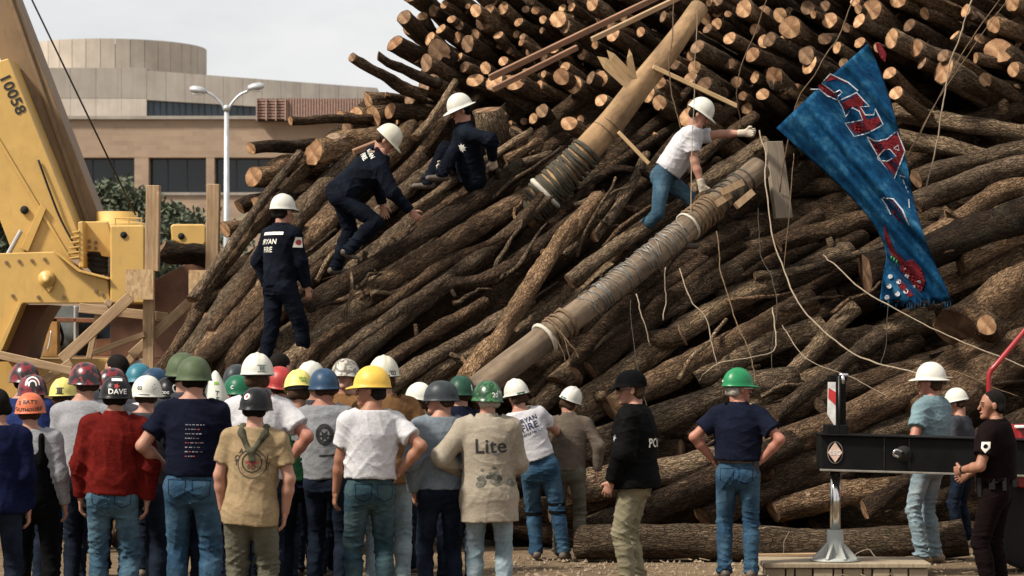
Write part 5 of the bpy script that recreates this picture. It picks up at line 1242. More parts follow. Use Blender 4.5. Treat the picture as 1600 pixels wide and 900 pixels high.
# white scarf ring hanging from the black helmet
# -- green shirt with vertical letters, yellow 02
R = stand('person in a pale yellow helmet numbered 02 and a dark green lettered shirt', 468, 570, 194, head_yaw=.0, yaw=.0, shirt='green_cotton', pants='denim_dark', helmet='cap', helm_col='helm_lemon', hair='hair_brown', helm_pitch=-.12, head_pitch=-.1, hem=.93)
helm_text(R, "'02", pi - .2, .3, .055, 'paint_green', .03)
for i, ch in enumerate('BODY'): decal_text(R['shirt'], ch, R['T'](.02, 0, 1.30 - .075 * i), -R['fw'], R['up'], .07, MATS['paint_white'], .01, off=.003)
stand('person in a plain white helmet behind the pale yellow one', 482, 557, 181, shirt='charcoal', pants='denim_dark', helmet='cap', helm_col='helm_white', hair='hair_brown')
R = stand('person in a navy helmet and sleeveless grey shirt with a dark back print', 511, 566, 196, shirt='tee_green_grey', sleeve='short', pants='denim_dark', helmet='pot', helm_col='helm_navy', head_yaw=.55, hair='hair_brown', skin_='skin_red', res=.012)
decal(R['shirt'], *ring2(.05, .085, 18, .8), R['T'](.05, 0, 1.28), -R['fw'], R['up'], MATS['print_dark'], 'print', off=.003); decal(R['shirt'], *rect2(-.05, -.05, .07, -.035), R['T'](.05, 0, 1.16), -R['fw'], R['up'], MATS['print_dark'], 'print', off=.003); decal(R['shirt'], *star2(.02, .05, 6), R['T'](.05, 0, 1.27), -R['fw'], R['up'], MATS['print_dark'], 'print', off=.003)
helm_shape(R, rect2(-.01, -.03, .012, .02), pi - 1.1, .0, 'paint_white', 'sticker')
R = stand('person in a blotched grey helmet looking back over the shoulder', 538, 551, 181, yaw=2.55, shirt='brown_canvas', sleeve='long', pants='denim_dark', helmet='pot', helm_col='helm_camo', res=.013, hair='hair_brown')
# -- white t-shirt, yellow helmet
R = stand('person in a white t-shirt and blue-green jeans with a yellow hard hat', 578, 564, 208, shirt='white_cotton', pants='denim_green', helmet='cap', helm_col='helm_yellow', hem=1.0, res=.010, hands={1: (.22, -.02, 1.05), -1: (-.24, .10, .90)}, elbows={1: (1, -.7, -.1)}, head_yaw=1.05, bulk_=.022, yaw=.18, side_lean=.02, belt='belt_black', skin_='skin_tan', hair='hair_dark', pants_r=1.04, fold=.012)
helm_text(R, "'02", pi * .5 + .9, .6, .04, 'paint_black', .02); helm_shape(R, rect2(-.02, -.008, .02, .008), pi - .5, .05, 'paint_black', 'sticker'); pockets(R)
R = stand('person in a cream helmet numbered 02 with a brown canvas jacket and pale jeans', 606, 547, 194, shirt='brown_canvas', sleeve='long', hem=.86, pants='denim_pale', helmet='cap', helm_col='helm_cream', res=.012, head_yaw=-.2, bulk_=.03, hair='hair_brown', collar=True, hands={1: (.27, .08, .95)})
helm_text(R, "'02", pi - .55, .12, .05, 'paint_black', .02); helm_shape(R, rect2(-.03, -.005, .03, .004), pi - .1, .0, 'paint_black', 'sticker')
stand('person in a white hard hat facing left, mostly hidden by the grey sweatshirt', 654, 591, 176, yaw=1.4, shirt='brown_canvas', sleeve='long', pants='denim_dark', helmet='cap', helm_col='helm_white', hair='hair_brown')
R = stand('person in a grey sweatshirt with a dark helmet seen in profile', 690, 585, 204, yaw=.35, shirt='grey_sweat', sleeve='long', hem=.93, pants='denim_dark', helmet='pot', helm_col='helm_charcoal', res=.011, head_yaw=1.0, hands={1: 'front', -1: 'pocket'}, bulk_=.026, hair='hair_brown', fold=.012); pockets(R)
R = stand('person in a dark green helmet with a white stroke and a navy hood', 716, 578, 189, head_yaw=.0, yaw=.0, shirt='navy_polo', sleeve='long', pants='denim_dark', helmet='pot', helm_col='helm_dkgreen', hair='hair_brown', collar=True)
helm_text(R, '1', pi - .75, .05, .07, 'paint_white', .03)
# -- tan work shirt
R = stand('person in a stained tan work shirt and pale jeans with a mottled green helmet', 764, 585, 206, yaw=-.05, twist=.0, shirt='khaki_work', sleeve='long', hem=.70, pants='denim_pale', helmet='pot', helm_col='helm_marble', res=.010, head_yaw=.35, hands={1: 'front', -1: (-.24, .12, 1.08)}, bulk_=.030, hair='hair_grey', collar=True, fold=.013, head_roll=.06)
back_text(R, 'Lite', 1.285, .155, 'print_dark', .03, .014, off=.004); back_text(R, 'BEER', 1.225, .026, 'print_grey', .07, off=.004)
helm_text(R, '20', pi - .15, -.02, .05, 'paint_white', .02); helm_text(R, 'Amy', pi - .5, .2, .03, 'paint_white', .01); helm_shape(R, rect2(-.13, -.068, .13, -.055), pi, -.1, 'paint_white', 'rim_band')
rs_ = random.Random(8); plain('stain_soot', (.115, .108, .085), .95, .35, 30); plain('stain_soot_dark', (.05, .052, .04), .95, .35, 30)
for k in range(16):
    cx_, cy_ = rs_.gauss(.035, .05), rs_.gauss(0, .028); n_ = 9; rad = rs_.uniform(.012, .034)
    decal(R['shirt'], [(cx_ + rad * rs_.uniform(.55, 1.3) * 1.3 * math.cos(2*pi*i/n_), cy_ + rad * rs_.uniform(.5, 1.2) * math.sin(2*pi*i/n_)) for i in range(n_)], [tuple(range(n_))], R['T'](0, 0, 1.05), -R['fw'], R['up'], MATS['stain_soot' if k % 3 else 'stain_soot_dark'], 'stain', off=.0022 + .0003 * k)
# -- two leaning on the heap
R = stand('person in a white fire department t-shirt and jeans with knee pads, leaning over', 863, 578, 166, shirt='white_cotton', pants='denim_mid', helmet='cap', helm_col='helm_white', hem=1.0, res=.011, side_lean=-.36, pelvis=(-.13, -.06, .93), hands={1: (.10, .45, 1.15), -1: (-.55, .30, 1.0)}, feet={1: (.12, -.05, 0), -1: (-.16, .05, 0)}, head_roll=-.05, bulk_=.016, belt='belt_leather', hair='hair_brown', pants_r=1.12)
for tx, z, sz in (('BRYAN', 1.40, .062), ('FIRE', 1.33, .092), ('DEPARTMENT', 1.265, .034)): back_text(R, tx, z, sz, 'print_navy', .045, .02, off=.004)
helm_shape(R, rect2(-.04, -.01, .04, .012), pi + .2, .0, 'paint_dkgreen', 'sticker')
for q in (-1, 1):
    k_ = R['kn'][q]; m = MB(); d_ = (R['an'][q] - k_).normalized()
    for dz in (-.035, .045): 
        vs = []; 
        for e, z in ((.088, -.014), (.088, .014)):
            for i in range(20): a = 2*pi*i/20; vs.append(k_ + d_ * (dz + z) + Vector((math.cos(a) * e, math.sin(a) * e, 0)))
        m.add(vs, [(i, (i+1) % 20, 20 + (i+1) % 20, 20 + i) for i in range(20)])
    m.f and mesh_obj('knee_pad_strap', m.v, m.f, MATS['black_cloth'], R['root'])
R = stand('person in a white hard hat and grey-brown work clothes leaning on the logs', 888, 596, 164, shirt='drab_brown', sleeve='long', pants='olive_cotton', helmet='cap', helm_col='helm_white', hem=.90, res=.012, side_lean=-.0, lean=.16, hands={-1: (-.42, .32, 1.42), 1: (.30, .06, .92)}, elbows={-1: (-.6, -.2, .4)}, head_roll=.38, head_yaw=-.25, bulk_=.016, collar=True, hair='hair_brown')
helm_shape(R, rect2(-.04, -.01, .04, .012), pi + .3, .0, 'paint_dkgreen', 'sticker')
# -- police officer in a cap
R = stand('police officer in a black cap, black jacket and khaki trousers holding a dark folder', 992, 574, 193, yaw=1.38, shirt='black_jacket', sleeve='long', hem=.86, pants='khaki_pants', cap_hat=True, res=.010, head_yaw=.3, hands={-1: (-.20, .16, .92), 1: (.27, -.02, .86)}, bulk_=.045, collar=True, hair='hair_brown', shoes='boot_tan', pants_r=1.08, shirt_name='jacket', fold=.014)
back_text(R, 'POLICE', 1.22, .10, 'reflective', .04, .02, off=.005)
decal(R['shirt'], *star2(.016, .034, 7), R['T'](-.17, 0, 1.27), (-R['rt'] * .8 + R['fw'] * .6), R['up'], MATS['silver'], 'badge', off=.006)
m = MB(); gl_ = [R['Hd'](x, y, z) for x, y, z in ((-.09, .0, .006), (-.07, .085, .006), (0, .112, .004), (.07, .085, .006), (.09, 0, .006))]
for a, b_ in zip(gl_, gl_[1:]): m.beam(a, b_, .026 if a in gl_[1:3] else .008, .004, up=R['hy'])
mesh_obj('sunglasses', m.v, m.f, MATS['lens_black'], R['root'])
Rp = R
# -- navy polo, green hard hat
R = stand('man in a green hard hat, navy polo shirt and blue jeans with hands on hips', 1153, 568, 181, yaw=-.06, shirt='navy_polo', pants='denim_mid', helmet='cap', helm_col='helm_green', hem=1.03, res=.010, hands={1: (.20, -.06, 1.03), -1: (-.225, .05, 1.04)}, elbows={1: (1, -.55, -.2), -1: (-1, -.3, 0)}, head_yaw=-1.0, bulk_=.03, collar=True, belt='belt_leather', hair='hair_grey', skin_='skin_red', pants_r=1.06); pockets(R)
helm_shape(R, rect2(-.025, -.007, .025, .007), pi + .2, .25, 'paint_white', 'sticker')
m = MB(); gl_ = [R['Hd'](x, y, z) for x, y, z in ((.09, .0, .006), (.068, .088, .004), (.02, .112, .0))]
for a, b_ in zip(gl_, gl_[1:]): m.beam(a, b_, .006, .004, up=R['hz'])
mesh_obj('glasses', m.v, m.f, MATS['silver'], R['root'])
m = MB(); c = R['T'](.165, -.06, .98); m.beam(c + Vector((0, 0, .05)), c - Vector((0, 0, .05)), .05, .035); mesh_obj('belt_pouch', m.v, m.f, MATS['belt_black'], R['root'])
# -- light blue work shirt
R = stand('man in a light blue work shirt, pale jeans and a white full-brim hard hat', 1452, 560, 169, yaw=1.05, shirt='chambray', sleeve='short', pants='denim_pale', helmet='brim', helm_col='helm_white', hem=1.0, res=.011, hands={-1: (-.24, .16, .96), 1: 'down'}, head_yaw=.35, bulk_=.03, collar=True, hair='hair_brown', skin_='skin_red', shoes='boot_tan', fold=.013)
R = stand('stooping person in a white hard hat and dark jacket with papers under the chin', 1506, 600, 162, yaw=1.1, shirt='charcoal', sleeve='long', pants='denim_dark', helmet='cap', helm_col='helm_white', helm_pitch=.15, hem=.88, head_pitch=-.3, lean=.12, hands={-1: 'front', 1: 'front'}, base=.08, bulk_=.02, hair='hair_brown', shoes='shoe_white')
# -- uniformed officer
R = stand('bareheaded police officer in a dark short-sleeved uniform with a duty belt', 1557, 604, 197, yaw=1.15, shirt='uniform_dark', pants='uniform_dark', hem=1.02, res=.010, hands={-1: (-.14, .26, 1.10), 1: (.12, .27, 1.05)}, head_yaw=.5, bulk_=.038, collar=True, hair='hair_dark', skin_='skin_tan', pants_r=1.15, belt='belt_black', shoes='boot_black', curl=.8)
decal(R['shirt'], *([(-.035, .04), (.035, .04), (.035, -.01), (0, -.05), (-.035, -.01)], [(0, 1, 2, 3, 4)]), R['sh'][-1] - R['up'] * .09, -R['rt'], R['up'], MATS['reflective'], 'shoulder_patch', off=.004); decal(R['shirt'], *disc2(.018), R['sh'][-1] - R['up'] * .085, -R['rt'], R['up'], MATS['uniform_dark'], 'patch_centre', off=.006)
for a, w_, h_, nm in ((-.95, .05, .13, 'holster'), (-.45, .045, .10, 'pouch'), (-1.7, .05, .06, 'pouch'), (2.5, .05, .075, 'pouch'), (-2.3, .035, .075, 'pouch')):
    c = R['T'](math.sin(a) * .19, math.cos(a) * .15, 1.02); m = MB(); d_ = (R['T'](math.sin(a), math.cos(a), 1.02) - R['T'](0, 0, 1.02)).normalized(); m.beam(c + R['up'] * .03, c - R['up'] * h_, w_, .045, up=d_); mesh_obj(nm, m.v, m.f, MATS['belt_black'], R['root'])
for dz in (0, .022): decal(R['belt'], *rect2(-.02, -.006, -.004, .006), R['T'](-.05, 0, 1.02 + dz), -R['rt'] * .9 - R['fw'] * .5, R['up'], MATS['silver'], 'buckle', off=.004)
m = MB(); w0 = R['wr'][-1]; n_ = (R['wr'][-1] - R['el'][-1]).normalized()
tube(m, [w0 - n_ * .03, w0 - n_ * .008], .036, 14); mesh_obj('watch', m.v, m.f, MATS['belt_black'], R['root'])
# -- folder in the police officer's hand
w0 = Rp['Mw'] @ (Rp['wr'][1] + Vector((0, .02, -.09))); m = MB()
m.beam(w0 + Vector((.03, -.02, .16)), w0 + Vector((-.10, -.02, -.20)), .20, .018, up=Vector((.2, -1, 0))); o = m.build('folder', plain('folder_maroon', (.018, .008, .008), .5), bevel=.004)
tag(o, 'dark maroon document folder held by the officer in the black cap', 'folder')

# ------------------------------------------------------------------ rescuers on the heap
w = lambda x, y, Y: ('w', at(x, y, Y))
def ff(label, loc, **k): return person(label, loc, 1.78, shirt='ff_navy', sleeve='long', pants='ff_navy', hem=.90, bulk_=.02, fold=.013, res=.011, pants_r=1.12, collar=True, shirt_name='coverall_top', **k)
Y0 = 25.45; base = at(438, 590, Y0)
R = ff('firefighter in navy coveralls standing on the lower left logs in a white helmet', base, yaw=-.75, helmet='cap', helm_col='helm_white', head_yaw=.0, hands={1: (.20, .18, .88), -1: (-.26, .05, .92)}, feet={1: (.16, .22, .02), -1: (-.10, -.14, .0)}, skin_='skin_fair', lean=.04)
helm_shape(R, rect2(-.13, -.045, .13, -.02), pi, 0, 'paint_dkgreen', 'band'); helm_shape(R, rect2(-.13, -.045, .13, -.02), pi/2, 0, 'paint_dkgreen', 'band')
back_text(R, 'BRYAN', 1.34, .07, 'reflective', -.03, .02, off=.004); back_text(R, 'FIRE', 1.26, .075, 'reflective', -.03, .02, off=.004); decal(R['shirt'], *rect2(-.14, .0, .14, .03), R['T'](0, 0, 1.41), -R['fw'], R['up'], MATS['reflective'], 'stripe', off=.004)
decal(R['shirt'], *rect2(-.04, -.05, .04, .05), R['sh'][1] - R['up'] * .08, R['rt'], R['up'], MATS['reflective'], 'shoulder_patch', off=.004); decal(R['shirt'], *disc2(.028), R['sh'][1] - R['up'] * .08, R['rt'], R['up'], MATS['paint_red'], 'patch_centre', off=.006)
# climber bent over to the right
Yc = 26.2
R = ff('firefighter in navy coveralls climbing bent over the logs in a white helmet', at(545, 430, Yc), yaw=-1.25, helmet='cap', helm_col='helm_cream', pelvis=w(535, 300, Yc), neck=w(606, 238, Yc - .1), hands={1: w(642, 330, Yc - .25), -1: w(600, 335, Yc + .2)}, feet={1: w(545, 405, Yc - .2), -1: w(525, 430, Yc + .1), 'dir1': (0, .6, -.3)}, knees={1: (.2, 1, .2), -1: (-.1, 1, 0)}, head_pitch=-.55, head_h=.75, gloves=False, hair='hair_brown', head_yaw=-.75)
helm_shape(R, rect2(-.13, -.045, .13, -.025), pi/2, 0, 'paint_dkgreen', 'band'); helm_shape(R, rect2(-.13, -.045, .13, -.025), pi, 0, 'paint_dkgreen', 'band')
back_text(R, 'FIRE', 1.36, .07, 'reflective', 0, .02, off=.004); back_text(R, 'BRYAN', 1.43, .06, 'reflective', 0, .02, off=.004)
# seated
Ys = 27.2
R = ff('firefighter in navy coveralls seated on the logs in a white helmet, facing left', at(715, 300, Ys), yaw=1.72, helmet='brim', helm_col='helm_white', pelvis=w(738, 276, Ys + .1), neck=w(724, 196, Ys), hands={1: w(694, 258, Ys + .1), -1: w(770, 250, Ys - .12)}, elbows={-1: (-.5, -.7, -.2)}, feet={-1: w(690, 284, Ys - .22), 1: w(668, 296, Ys + .15)}, knees={-1: (0, .3, 1), 1: (.2, .5, 1)}, head_pitch=-.3, head_yaw=.1, gloves=True, hair='hair_dark')
decal(R['shirt'], *star2(.03, .05, 8), R['T'](-.09, 0, 1.28), (-R['rt'] * .75 + R['fw'] * .65), R['up'], MATS['reflective'], 'badge', off=.005)
# climber in jeans
Yw = 26.9
R = person('man in a white t-shirt and faded jeans reaching for the banner from the logs', at(1000, 385, Yw), 1.80, yaw=-1.75, shirt='white_cotton', sleeve='short', pants='denim', hem=.98, helmet='cap', helm_col='helm_white', pelvis=w(1040, 272, Yw), neck=w(1088, 204, Yw - .05), hands={1: w(1098, 296, Yw - .25), -1: w(1172, 207, Yw - .05)}, elbows={-1: (-.4, .2, .5), 1: (.2, -.6, -.3)}, feet={1: w(984, 392, Yw - .1), -1: w(1066, 390, Yw + .15)}, knees={1: (.5, 1, 0), -1: (-.1, 1, .2)}, head_pitch=-.45, head_h=.8, gloves=True, hair='hair_dark', belt='belt_black', bulk_=.02, res=.0105, curl=.8, pants_r=1.03)
# ------------------------------------------------------------------ yellow crane at the left
def paint_mat(name, col, grime, rough=.45, amt=.5):
    m, t, b = newmat(name); v = coords(t); n = noise(t, 2.2, 7, .68, v); n2 = noise(t, 11, 6, .7, coords(t, (1, 1, .35)))
    r = ramp(t, [(.3, tuple(c * .84 for c in col)), (.7, tuple(min(1, c * 1.05) for c in col))]); t.links.new(n.outputs['Fac'], r.inputs['Fac'])
    g = ramp(t, [(.52, (0, 0, 0)), (.75, (amt,) * 3)]); t.links.new(n2.outputs['Fac'], g.inputs['Fac'])
    t.links.new(mixc(t, g.outputs['Color'], r.outputs['Color'], grime), b.inputs['Base Color']); b.inputs['Roughness'].default_value = rough
    bump(t, b, n2.outputs['Fac'], .06, .01); return m
paint_mat('crane_yellow', (.56, .35, .10), (.30, .18, .06), .45, .35); paint_mat('crane_shade_grime', (.20, .125, .062), (.10, .06, .035), .7, .8); paint_mat('crane_rust', (.10, .038, .018), (.05, .02, .012), .8)  # boom brown: its shaded face put into the base colour, grime mottled over it
plain('steel_dark', (.025, .022, .020), .45, .3, 6, .3); plain('cab_brown', (.17, .075, .04), .5, .25, 5); plain('cab_ochre', (.33, .18, .06), .5, .25, 5); plain('glass_grey', (.16, .185, .185), .15, .35, 2.5); plain('chrome', (.62, .62, .60), .16, .06, 3, .95); plain('hole_black', (.006, .005, .004), .9)
CY = 31.0
def poly3(pts, Y): return [at(x, y, Y) for x, y in pts]
cr = empty('mobile_crane', at(80, 800, CY), 'large yellow mobile crane with boom raised to the left behind the crowd', 'crane')
cr.location.z = 0
def plate(name, pts, Y0, Y1, mat, par=cr, bevel=.012):
    a = poly3(pts, Y0)
    ar = sum(a[i].x * a[(i+1) % len(a)].z - a[(i+1) % len(a)].x * a[i].z for i in range(len(a)))
    if ar < 0: a = a[::-1]
    m = MB(); m.prism(a, [p + Vector((0, Y1 - Y0, 0)) for p in a]); return m.build(name, mat, par, bevel=bevel)
M = MATS
boom = plate('boom', [(2, -60), (158, 345), (172, 402), (128, 402), (106, 345), (-30, 20), (-180, -350), (-118, -370)], CY + .35, CY + .95, M['crane_shade_grime'])
plate('boom_rib', [(-8, -60), (-2, -60), (146, 360), (138, 360)], CY + .31, CY + .36, M['crane_shade_grime'], boom)
bs = plate('boom_side_plate', [(-150, 140), (13, 91), (126, 372), (126, 402), (22, 402), (-40, 240)], CY - .25, CY + .33, M['crane_yellow'])
plate('weld_rib', [(-45, 150), (-41, 150), (62, 322), (110, 402), (105, 402), (58, 324)], CY - .275, CY - .255, M['crane_yellow'], bs, .004)
plate('brace_strip', [(32, 388), (64, 318), (72, 326), (44, 393)], CY - .30, CY - .26, M['crane_yellow'], bs, .004)
plate('ladder_rail', [(2, 408), (30, 358), (34, 362), (7, 411)], CY - .5, CY - .4, M['galvanised'])
def hole(px, py, Y, r, par, nm='hole'):
    m = MB(); m.lathe([(r, 0), (r, .02)], (0, 0, 0), 18, ax='y'); c = at(px, py, Y)
    for v in m.v: v += c
    return m.build(nm, M['hole_black'], par, True)
hole(38, 328, CY - .285, .05, bs)
# numerals painted down the boom
dirv = (at(34, 178, CY) - at(3, 112, CY)).normalized(); upv = Vector((dirv.z * -1, 0, dirv.x)); upv = Vector((0, -1, 0)).cross(dirv) * -1
tm = text_mesh('10058', .185, .004)
c = at(19, 147, CY - .257)
upv = Vector((-dirv.z, 0, dirv.x))
if upv.z < 0: upv = -upv
mesh_obj('lettering', [ (bs.matrix_world.inverted() if False else Matrix.Identity(4)) @ (c - Vector(cr.location) - 0 * c + dirv * x * 1.08 + upv * y) for x, y in tm[0]], tm[1], M['paint_black'], cr)
tp = plate('turret_side_plate', [(-120, 405), (-10, 396), (84, 393), (98, 404), (122, 424), (168, 437), (173, 474), (33, 474), (10, 520), (-8, 552), (-120, 600)], CY - .75, CY - .55, M['crane_yellow'])
plate('flange', [(84, 390), (99, 402), (123, 421), (170, 434), (170, 437), (122, 424.5), (98, 405), (83, 393.5)], CY - .85, CY - .45, M['crane_yellow'], tp, .004)
plate('arch_flange', [(30, 471), (34, 474), (4, 545), (-8, 560), (-12, 556), (0, 535)], CY - .85, CY - .4, M['crane_yellow'], tp, .004)
m = MB(); m.lathe([(.10, -.06), (.10, 0), (.055, 0), (.055, -.1), (.0, -.1)], (0, 0, 0), 20, ax='y'); c = at(74, 436, CY - .75)
for v in m.v: v += c
m.build('pivot_pin', M['crane_yellow'], tp, True)
plate('pin_keeper', [(71, 440), (80, 438), (82, 450), (77, 457), (73, 453)], CY - .80, CY - .74, M['crane_yellow'], tp, .01)
plate('turret_web', [(128, 346), (168, 346), (176, 375), (172, 402), (158, 400), (156, 394), (128, 392)], CY - .5, CY - .4, M['crane_yellow'])
for k in range(6): plate('stiffener', [(106 + abs(k - 4) * 1.5, 362 + k * 8), (124, 360 + k * 8), (124, 362.5 + k * 8), (106 + abs(k - 4) * 1.5, 364.5 + k * 8)], CY - .72, CY - .42, M['crane_yellow'], cr, .003)
plate('hinge_post', [(122, 347), (130, 345), (131, 418), (123, 418)], CY - .70, CY - .40, M['crane_yellow'])
hy = plate('hydraulic_block', [(134, 398), (148, 394), (168, 399), (168, 430), (145, 428), (133, 415)], CY - .35, CY - .05, M['steel_dark'], bevel=.03)
for q in range(3):
    m = MB(); tube(m, curve_pts([at(134 + q * 4, 400 + q * 6, CY - .4), at(150, 396 + q * 9, CY - .5), at(168, 404 + q * 7, CY - .4)], 5), .018, 7); m.build('hose', M['hole_black'], hy, True)
m = MB(); m.lathe([(.36, -.16), (.36, .0), (.33, .03), (.25, .05), (.25, .16), (.0, .16)], (0, 0, 0), 26, ax='z'); c = at(183, 352, CY + .2)
for v in m.v: v += c
m.build('winch_drum', M['crane_yellow'], cr, True)
cw = plate('counterweight', [(172, 352), (223, 351), (226, 355), (226, 474), (172, 474)], CY - .8, CY + .1, M['crane_yellow'], bevel=.03); hole(193, 367, CY - .815, .04, cw)
cw2 = plate('counterweight', [(266, 353), (270, 350), (318, 350), (322, 354), (322, 378), (314, 392), (268, 376)], CY - .2, CY + .6, M['crane_yellow'], bevel=.03); hole(283, 369, CY - .215, .04, cw2)
plate('carrier_frame', [(172, 474), (322, 395), (322, 560), (172, 560)], CY + .15, CY + 1.2, M['cab_brown'])
plate('wheel_arch', [(33, 476), (76, 476), (58, 505), (46, 540), (40, 565), (-6, 565), (6, 530)], CY - .5, CY + .4, M['crane_rust'], bevel=0)
for i_, (x_, y_) in enumerate([(140, 377), (150, 379), (140, 386), (150, 388), (10, 410), (30, 408), (50, 407), (70, 405), (150, 455), (160, 460), (20, 462), (60, 464), (100, 464)]):
    m = MB(); m.lathe([(.022, 0), (.022, -.02), (.0, -.02)], (0, 0, 0), 6, ax='y'); c = at(x_, y_, CY - (.5 if i_ < 4 else .75))
    for v in m.v: v += c
    m.build('bolt', M['crane_shade_grime'], cr)
plate('grab_rail', [(178, 340), (222, 340), (222, 342), (178, 342)], CY - .7, CY - .67, M['crane_yellow'])
for x_ in (179, 200, 220): plate('rail_post', [(x_, 341), (x_ + 1.6, 341), (x_ + 1.6, 352), (x_, 352)], CY - .7, CY - .67, M['crane_yellow'])
m = MB(); tube(m, curve_pts([at(60, 250, CY - .28), at(78, 300, CY - .3), at(96, 345, CY - .3), at(124, 396, CY - .35)], 6), .014, 7); m.build('hose', M['hole_black'], cr, True)
plate('chassis', [(-420, 640), (330, 640), (330, 720), (-420, 720)], CY - .3, CY + 2.2, M['cab_brown'], cr, .03)
plate('turret_base', [(-120, 560), (200, 560), (220, 640), (-140, 640)], CY + .2, CY + 1.8, M['crane_yellow'], cr, .03)
for wx in (-330, -180, 60, 230):
    m = MB(); m.lathe([(.25, -.02), (.52, 0), (.58, .05), (.58, .36), (.52, .4)], (0, 0, 0), 28, ax='y'); c = Vector((at(wx, 0, CY).x, CY - .5, .57))
    for v in m.v: v += c
    m.build('wheel', M['hole_black'], cr, True)
# the carrier's cab showing under the turret
cab = empty('truck_cab', Vector((at(90, 600, 33).x, 33, 0)), 'weathered brown truck cab with grey windows under the crane turret', 'cab')
plate('window', [(52, 478), (118, 478), (118, 556), (40, 556)], 33.3, 33.4, M['glass_grey'], cab, 0); plate('window', [(120, 478), (182, 478), (182, 556), (120, 556)], 33.5, 33.6, M['dark_glass'], cab, 0)
for nm, p, mt in (('pillar', [(79, 497), (90, 497), (90, 562), (64, 562)], 'cab_ochre'), ('roof_rail', [(72, 495), (178, 498), (178, 505), (72, 503)], 'cab_brown'), ('pillar', [(115, 478), (119, 478), (119, 540), (115, 540)], 'galvanised'), ('pillar', [(183, 495), (190, 495), (190, 545), (183, 545)], 'cab_brown'), ('door_post', [(55, 506), (60, 506), (50, 560), (45, 560)], 'hole_black'), ('seat', [(150, 530), (175, 528), (180, 556), (145, 556)], 'cab_brown'), ('window_frame', [(52, 505), (73, 505), (73, 508), (51, 508)], 'galvanised'), ('door', [(30, 556), (260, 556), (260, 700), (30, 700)], 'cab_brown')):
    plate(nm, p, 33.0 if nm != 'seat' else 33.1, 33.2, M[mt], cab, .01)
m = MB(); tube(m, curve_pts([at(80, 517, 32.9), at(78, 532, 32.9), at(74, 548, 32.9)], 4), .012, 6); m.build('door_handle', M['galvanised'], cab, True)
m = MB(); tube(m, curve_pts([at(92, 505, 33.2), at(98, 525, 33.2), at(96, 540, 33.2)], 4), .02, 6); m.build('mirror_arm', M['hole_black'], cab, True)
m = MB(); tube(m, [at(38, -20, CY - .2), at(50, 0, CY - .2), at(212, 336, CY)], .011, 6); o = m.build('crane_cable', M['steel_dark'], None, True); tag(o, 'thin dark cable running down to the crane winch', 'cable')
for (pts, rp, lab) in (([(252, 388), (322, 405)], 17, 'dark log with a pale ringed end between the timber posts'), ):
    add_log([at(x, y, 29.5 + i * .2) for i, (x, y) in enumerate(pts)] + [at(420, 430, 30)], rp * 29.5 / FPX, rp * 29.5 / FPX, 'bark_dark', lab, None, ('sawn_wood_aged', None), sides=18)

# ------------------------------------------------------------------ sawn timber scaffold
def timber_mat(name, c1, c2):
    m, t, b = newmat(name); oi = t.nodes.new('ShaderNodeObjectInfo'); v = coords(t, (14, 14, 1.2)); n = noise(t, 3.0, 6, .6, v, .6); n2 = noise(t, 2.0, 4, .6, coords(t))
    r = ramp(t, [(.32, c1), (.66, c2)]); t.links.new(n.outputs['Fac'], r.inputs['Fac']); r2 = ramp(t, [(.3, (.78, .76, .74)), (.7, (1.08, 1.06, 1.03))]); t.links.new(n2.outputs['Fac'], r2.inputs['Fac'])
    t.links.new(mixc(t, 1, r.outputs['Color'], r2.outputs['Color'], 'MULTIPLY'), b.inputs['Base Color']); b.inputs['Roughness'].default_value = .8; bump(t, b, n.outputs['Fac'], .25, .01); return m
timber_mat('timber', (.27, .17, .088), (.42, .29, .17)); timber_mat('timber_grey', (.17, .135, .10), (.27, .22, .165)); timber_mat('timber_red', (.15, .075, .042), (.29, .16, .095)); timber_mat('splinter_wood', (.42, .27, .13), (.60, .42, .225))
m_, t_, b_ = newmat('chipboard'); v_ = t_.nodes.new('ShaderNodeTexVoronoi'); v_.inputs['Scale'].default_value = 42; t_.links.new(coords(t_, (1, 1, .5)), v_.inputs['Vector']); r_ = ramp(t_, [(0, (.30, .18, .085)), (1, (.58, .40, .22))]); t_.links.new(v_.outputs['Color'], r_.inputs['Fac']); t_.links.new(r_.outputs['Color'], b_.inputs['Base Color']); b_.inputs['Roughness'].default_value = .85
SY = 28.0
sc = empty('timber_scaffold', Vector((at(240, 560, SY).x, SY, 0)), 'scaffold of new sawn timber posts and braces at the left of the heap', 'scaffold')
def lumber(name, a, b_, wpx, Ya=SY, Yb=None, mat='timber', d=.09, par=sc):
    Yb = Yb or Ya; p, q = at(*a, Ya), at(*b_, Yb); w_ = wpx * Ya / FPX; ax = (q - p); L = ax.length; rot = ax.to_track_quat('Z', 'Y')
    fr = rot @ Vector((0, 1, 0)); m = MB()
    m.box((-w_/2, -d/2, 0), (w_/2, d/2, L)); vs = m.v
    # keep the broad face towards the viewer
    ya = Vector((0, 1, 0)) - ax.normalized() * ax.normalized().y; ya.normalize(); xa = ya.cross(ax.normalized()); R_ = Matrix((xa, ya, ax.normalized())).transposed()
    o = mesh_obj(name, vs, m.f, M[mat], par, None, False, p - (Vector(par.location) if par else Vector()), R_.to_quaternion())
    md = o.modifiers.new('bevel', 'BEVEL'); md.width = .006; md.segments = 1
    return o
gz = 537 + (CAMZ) / SY * FPX
lumber('post', (238, 424), (240, 290), 21, SY, d=.14); lumber('post', (231, 822), (233, 440), 17, SY + .02, d=.10); lumber('post_cleat', (246, 424), (248, 300), 4, SY - .09, d=.04)
lumber('post', (332, 424), (334, 288), 20, SY + .25, d=.14); lumber('post', (328, 818), (331, 440), 16, SY + .3, d=.10)
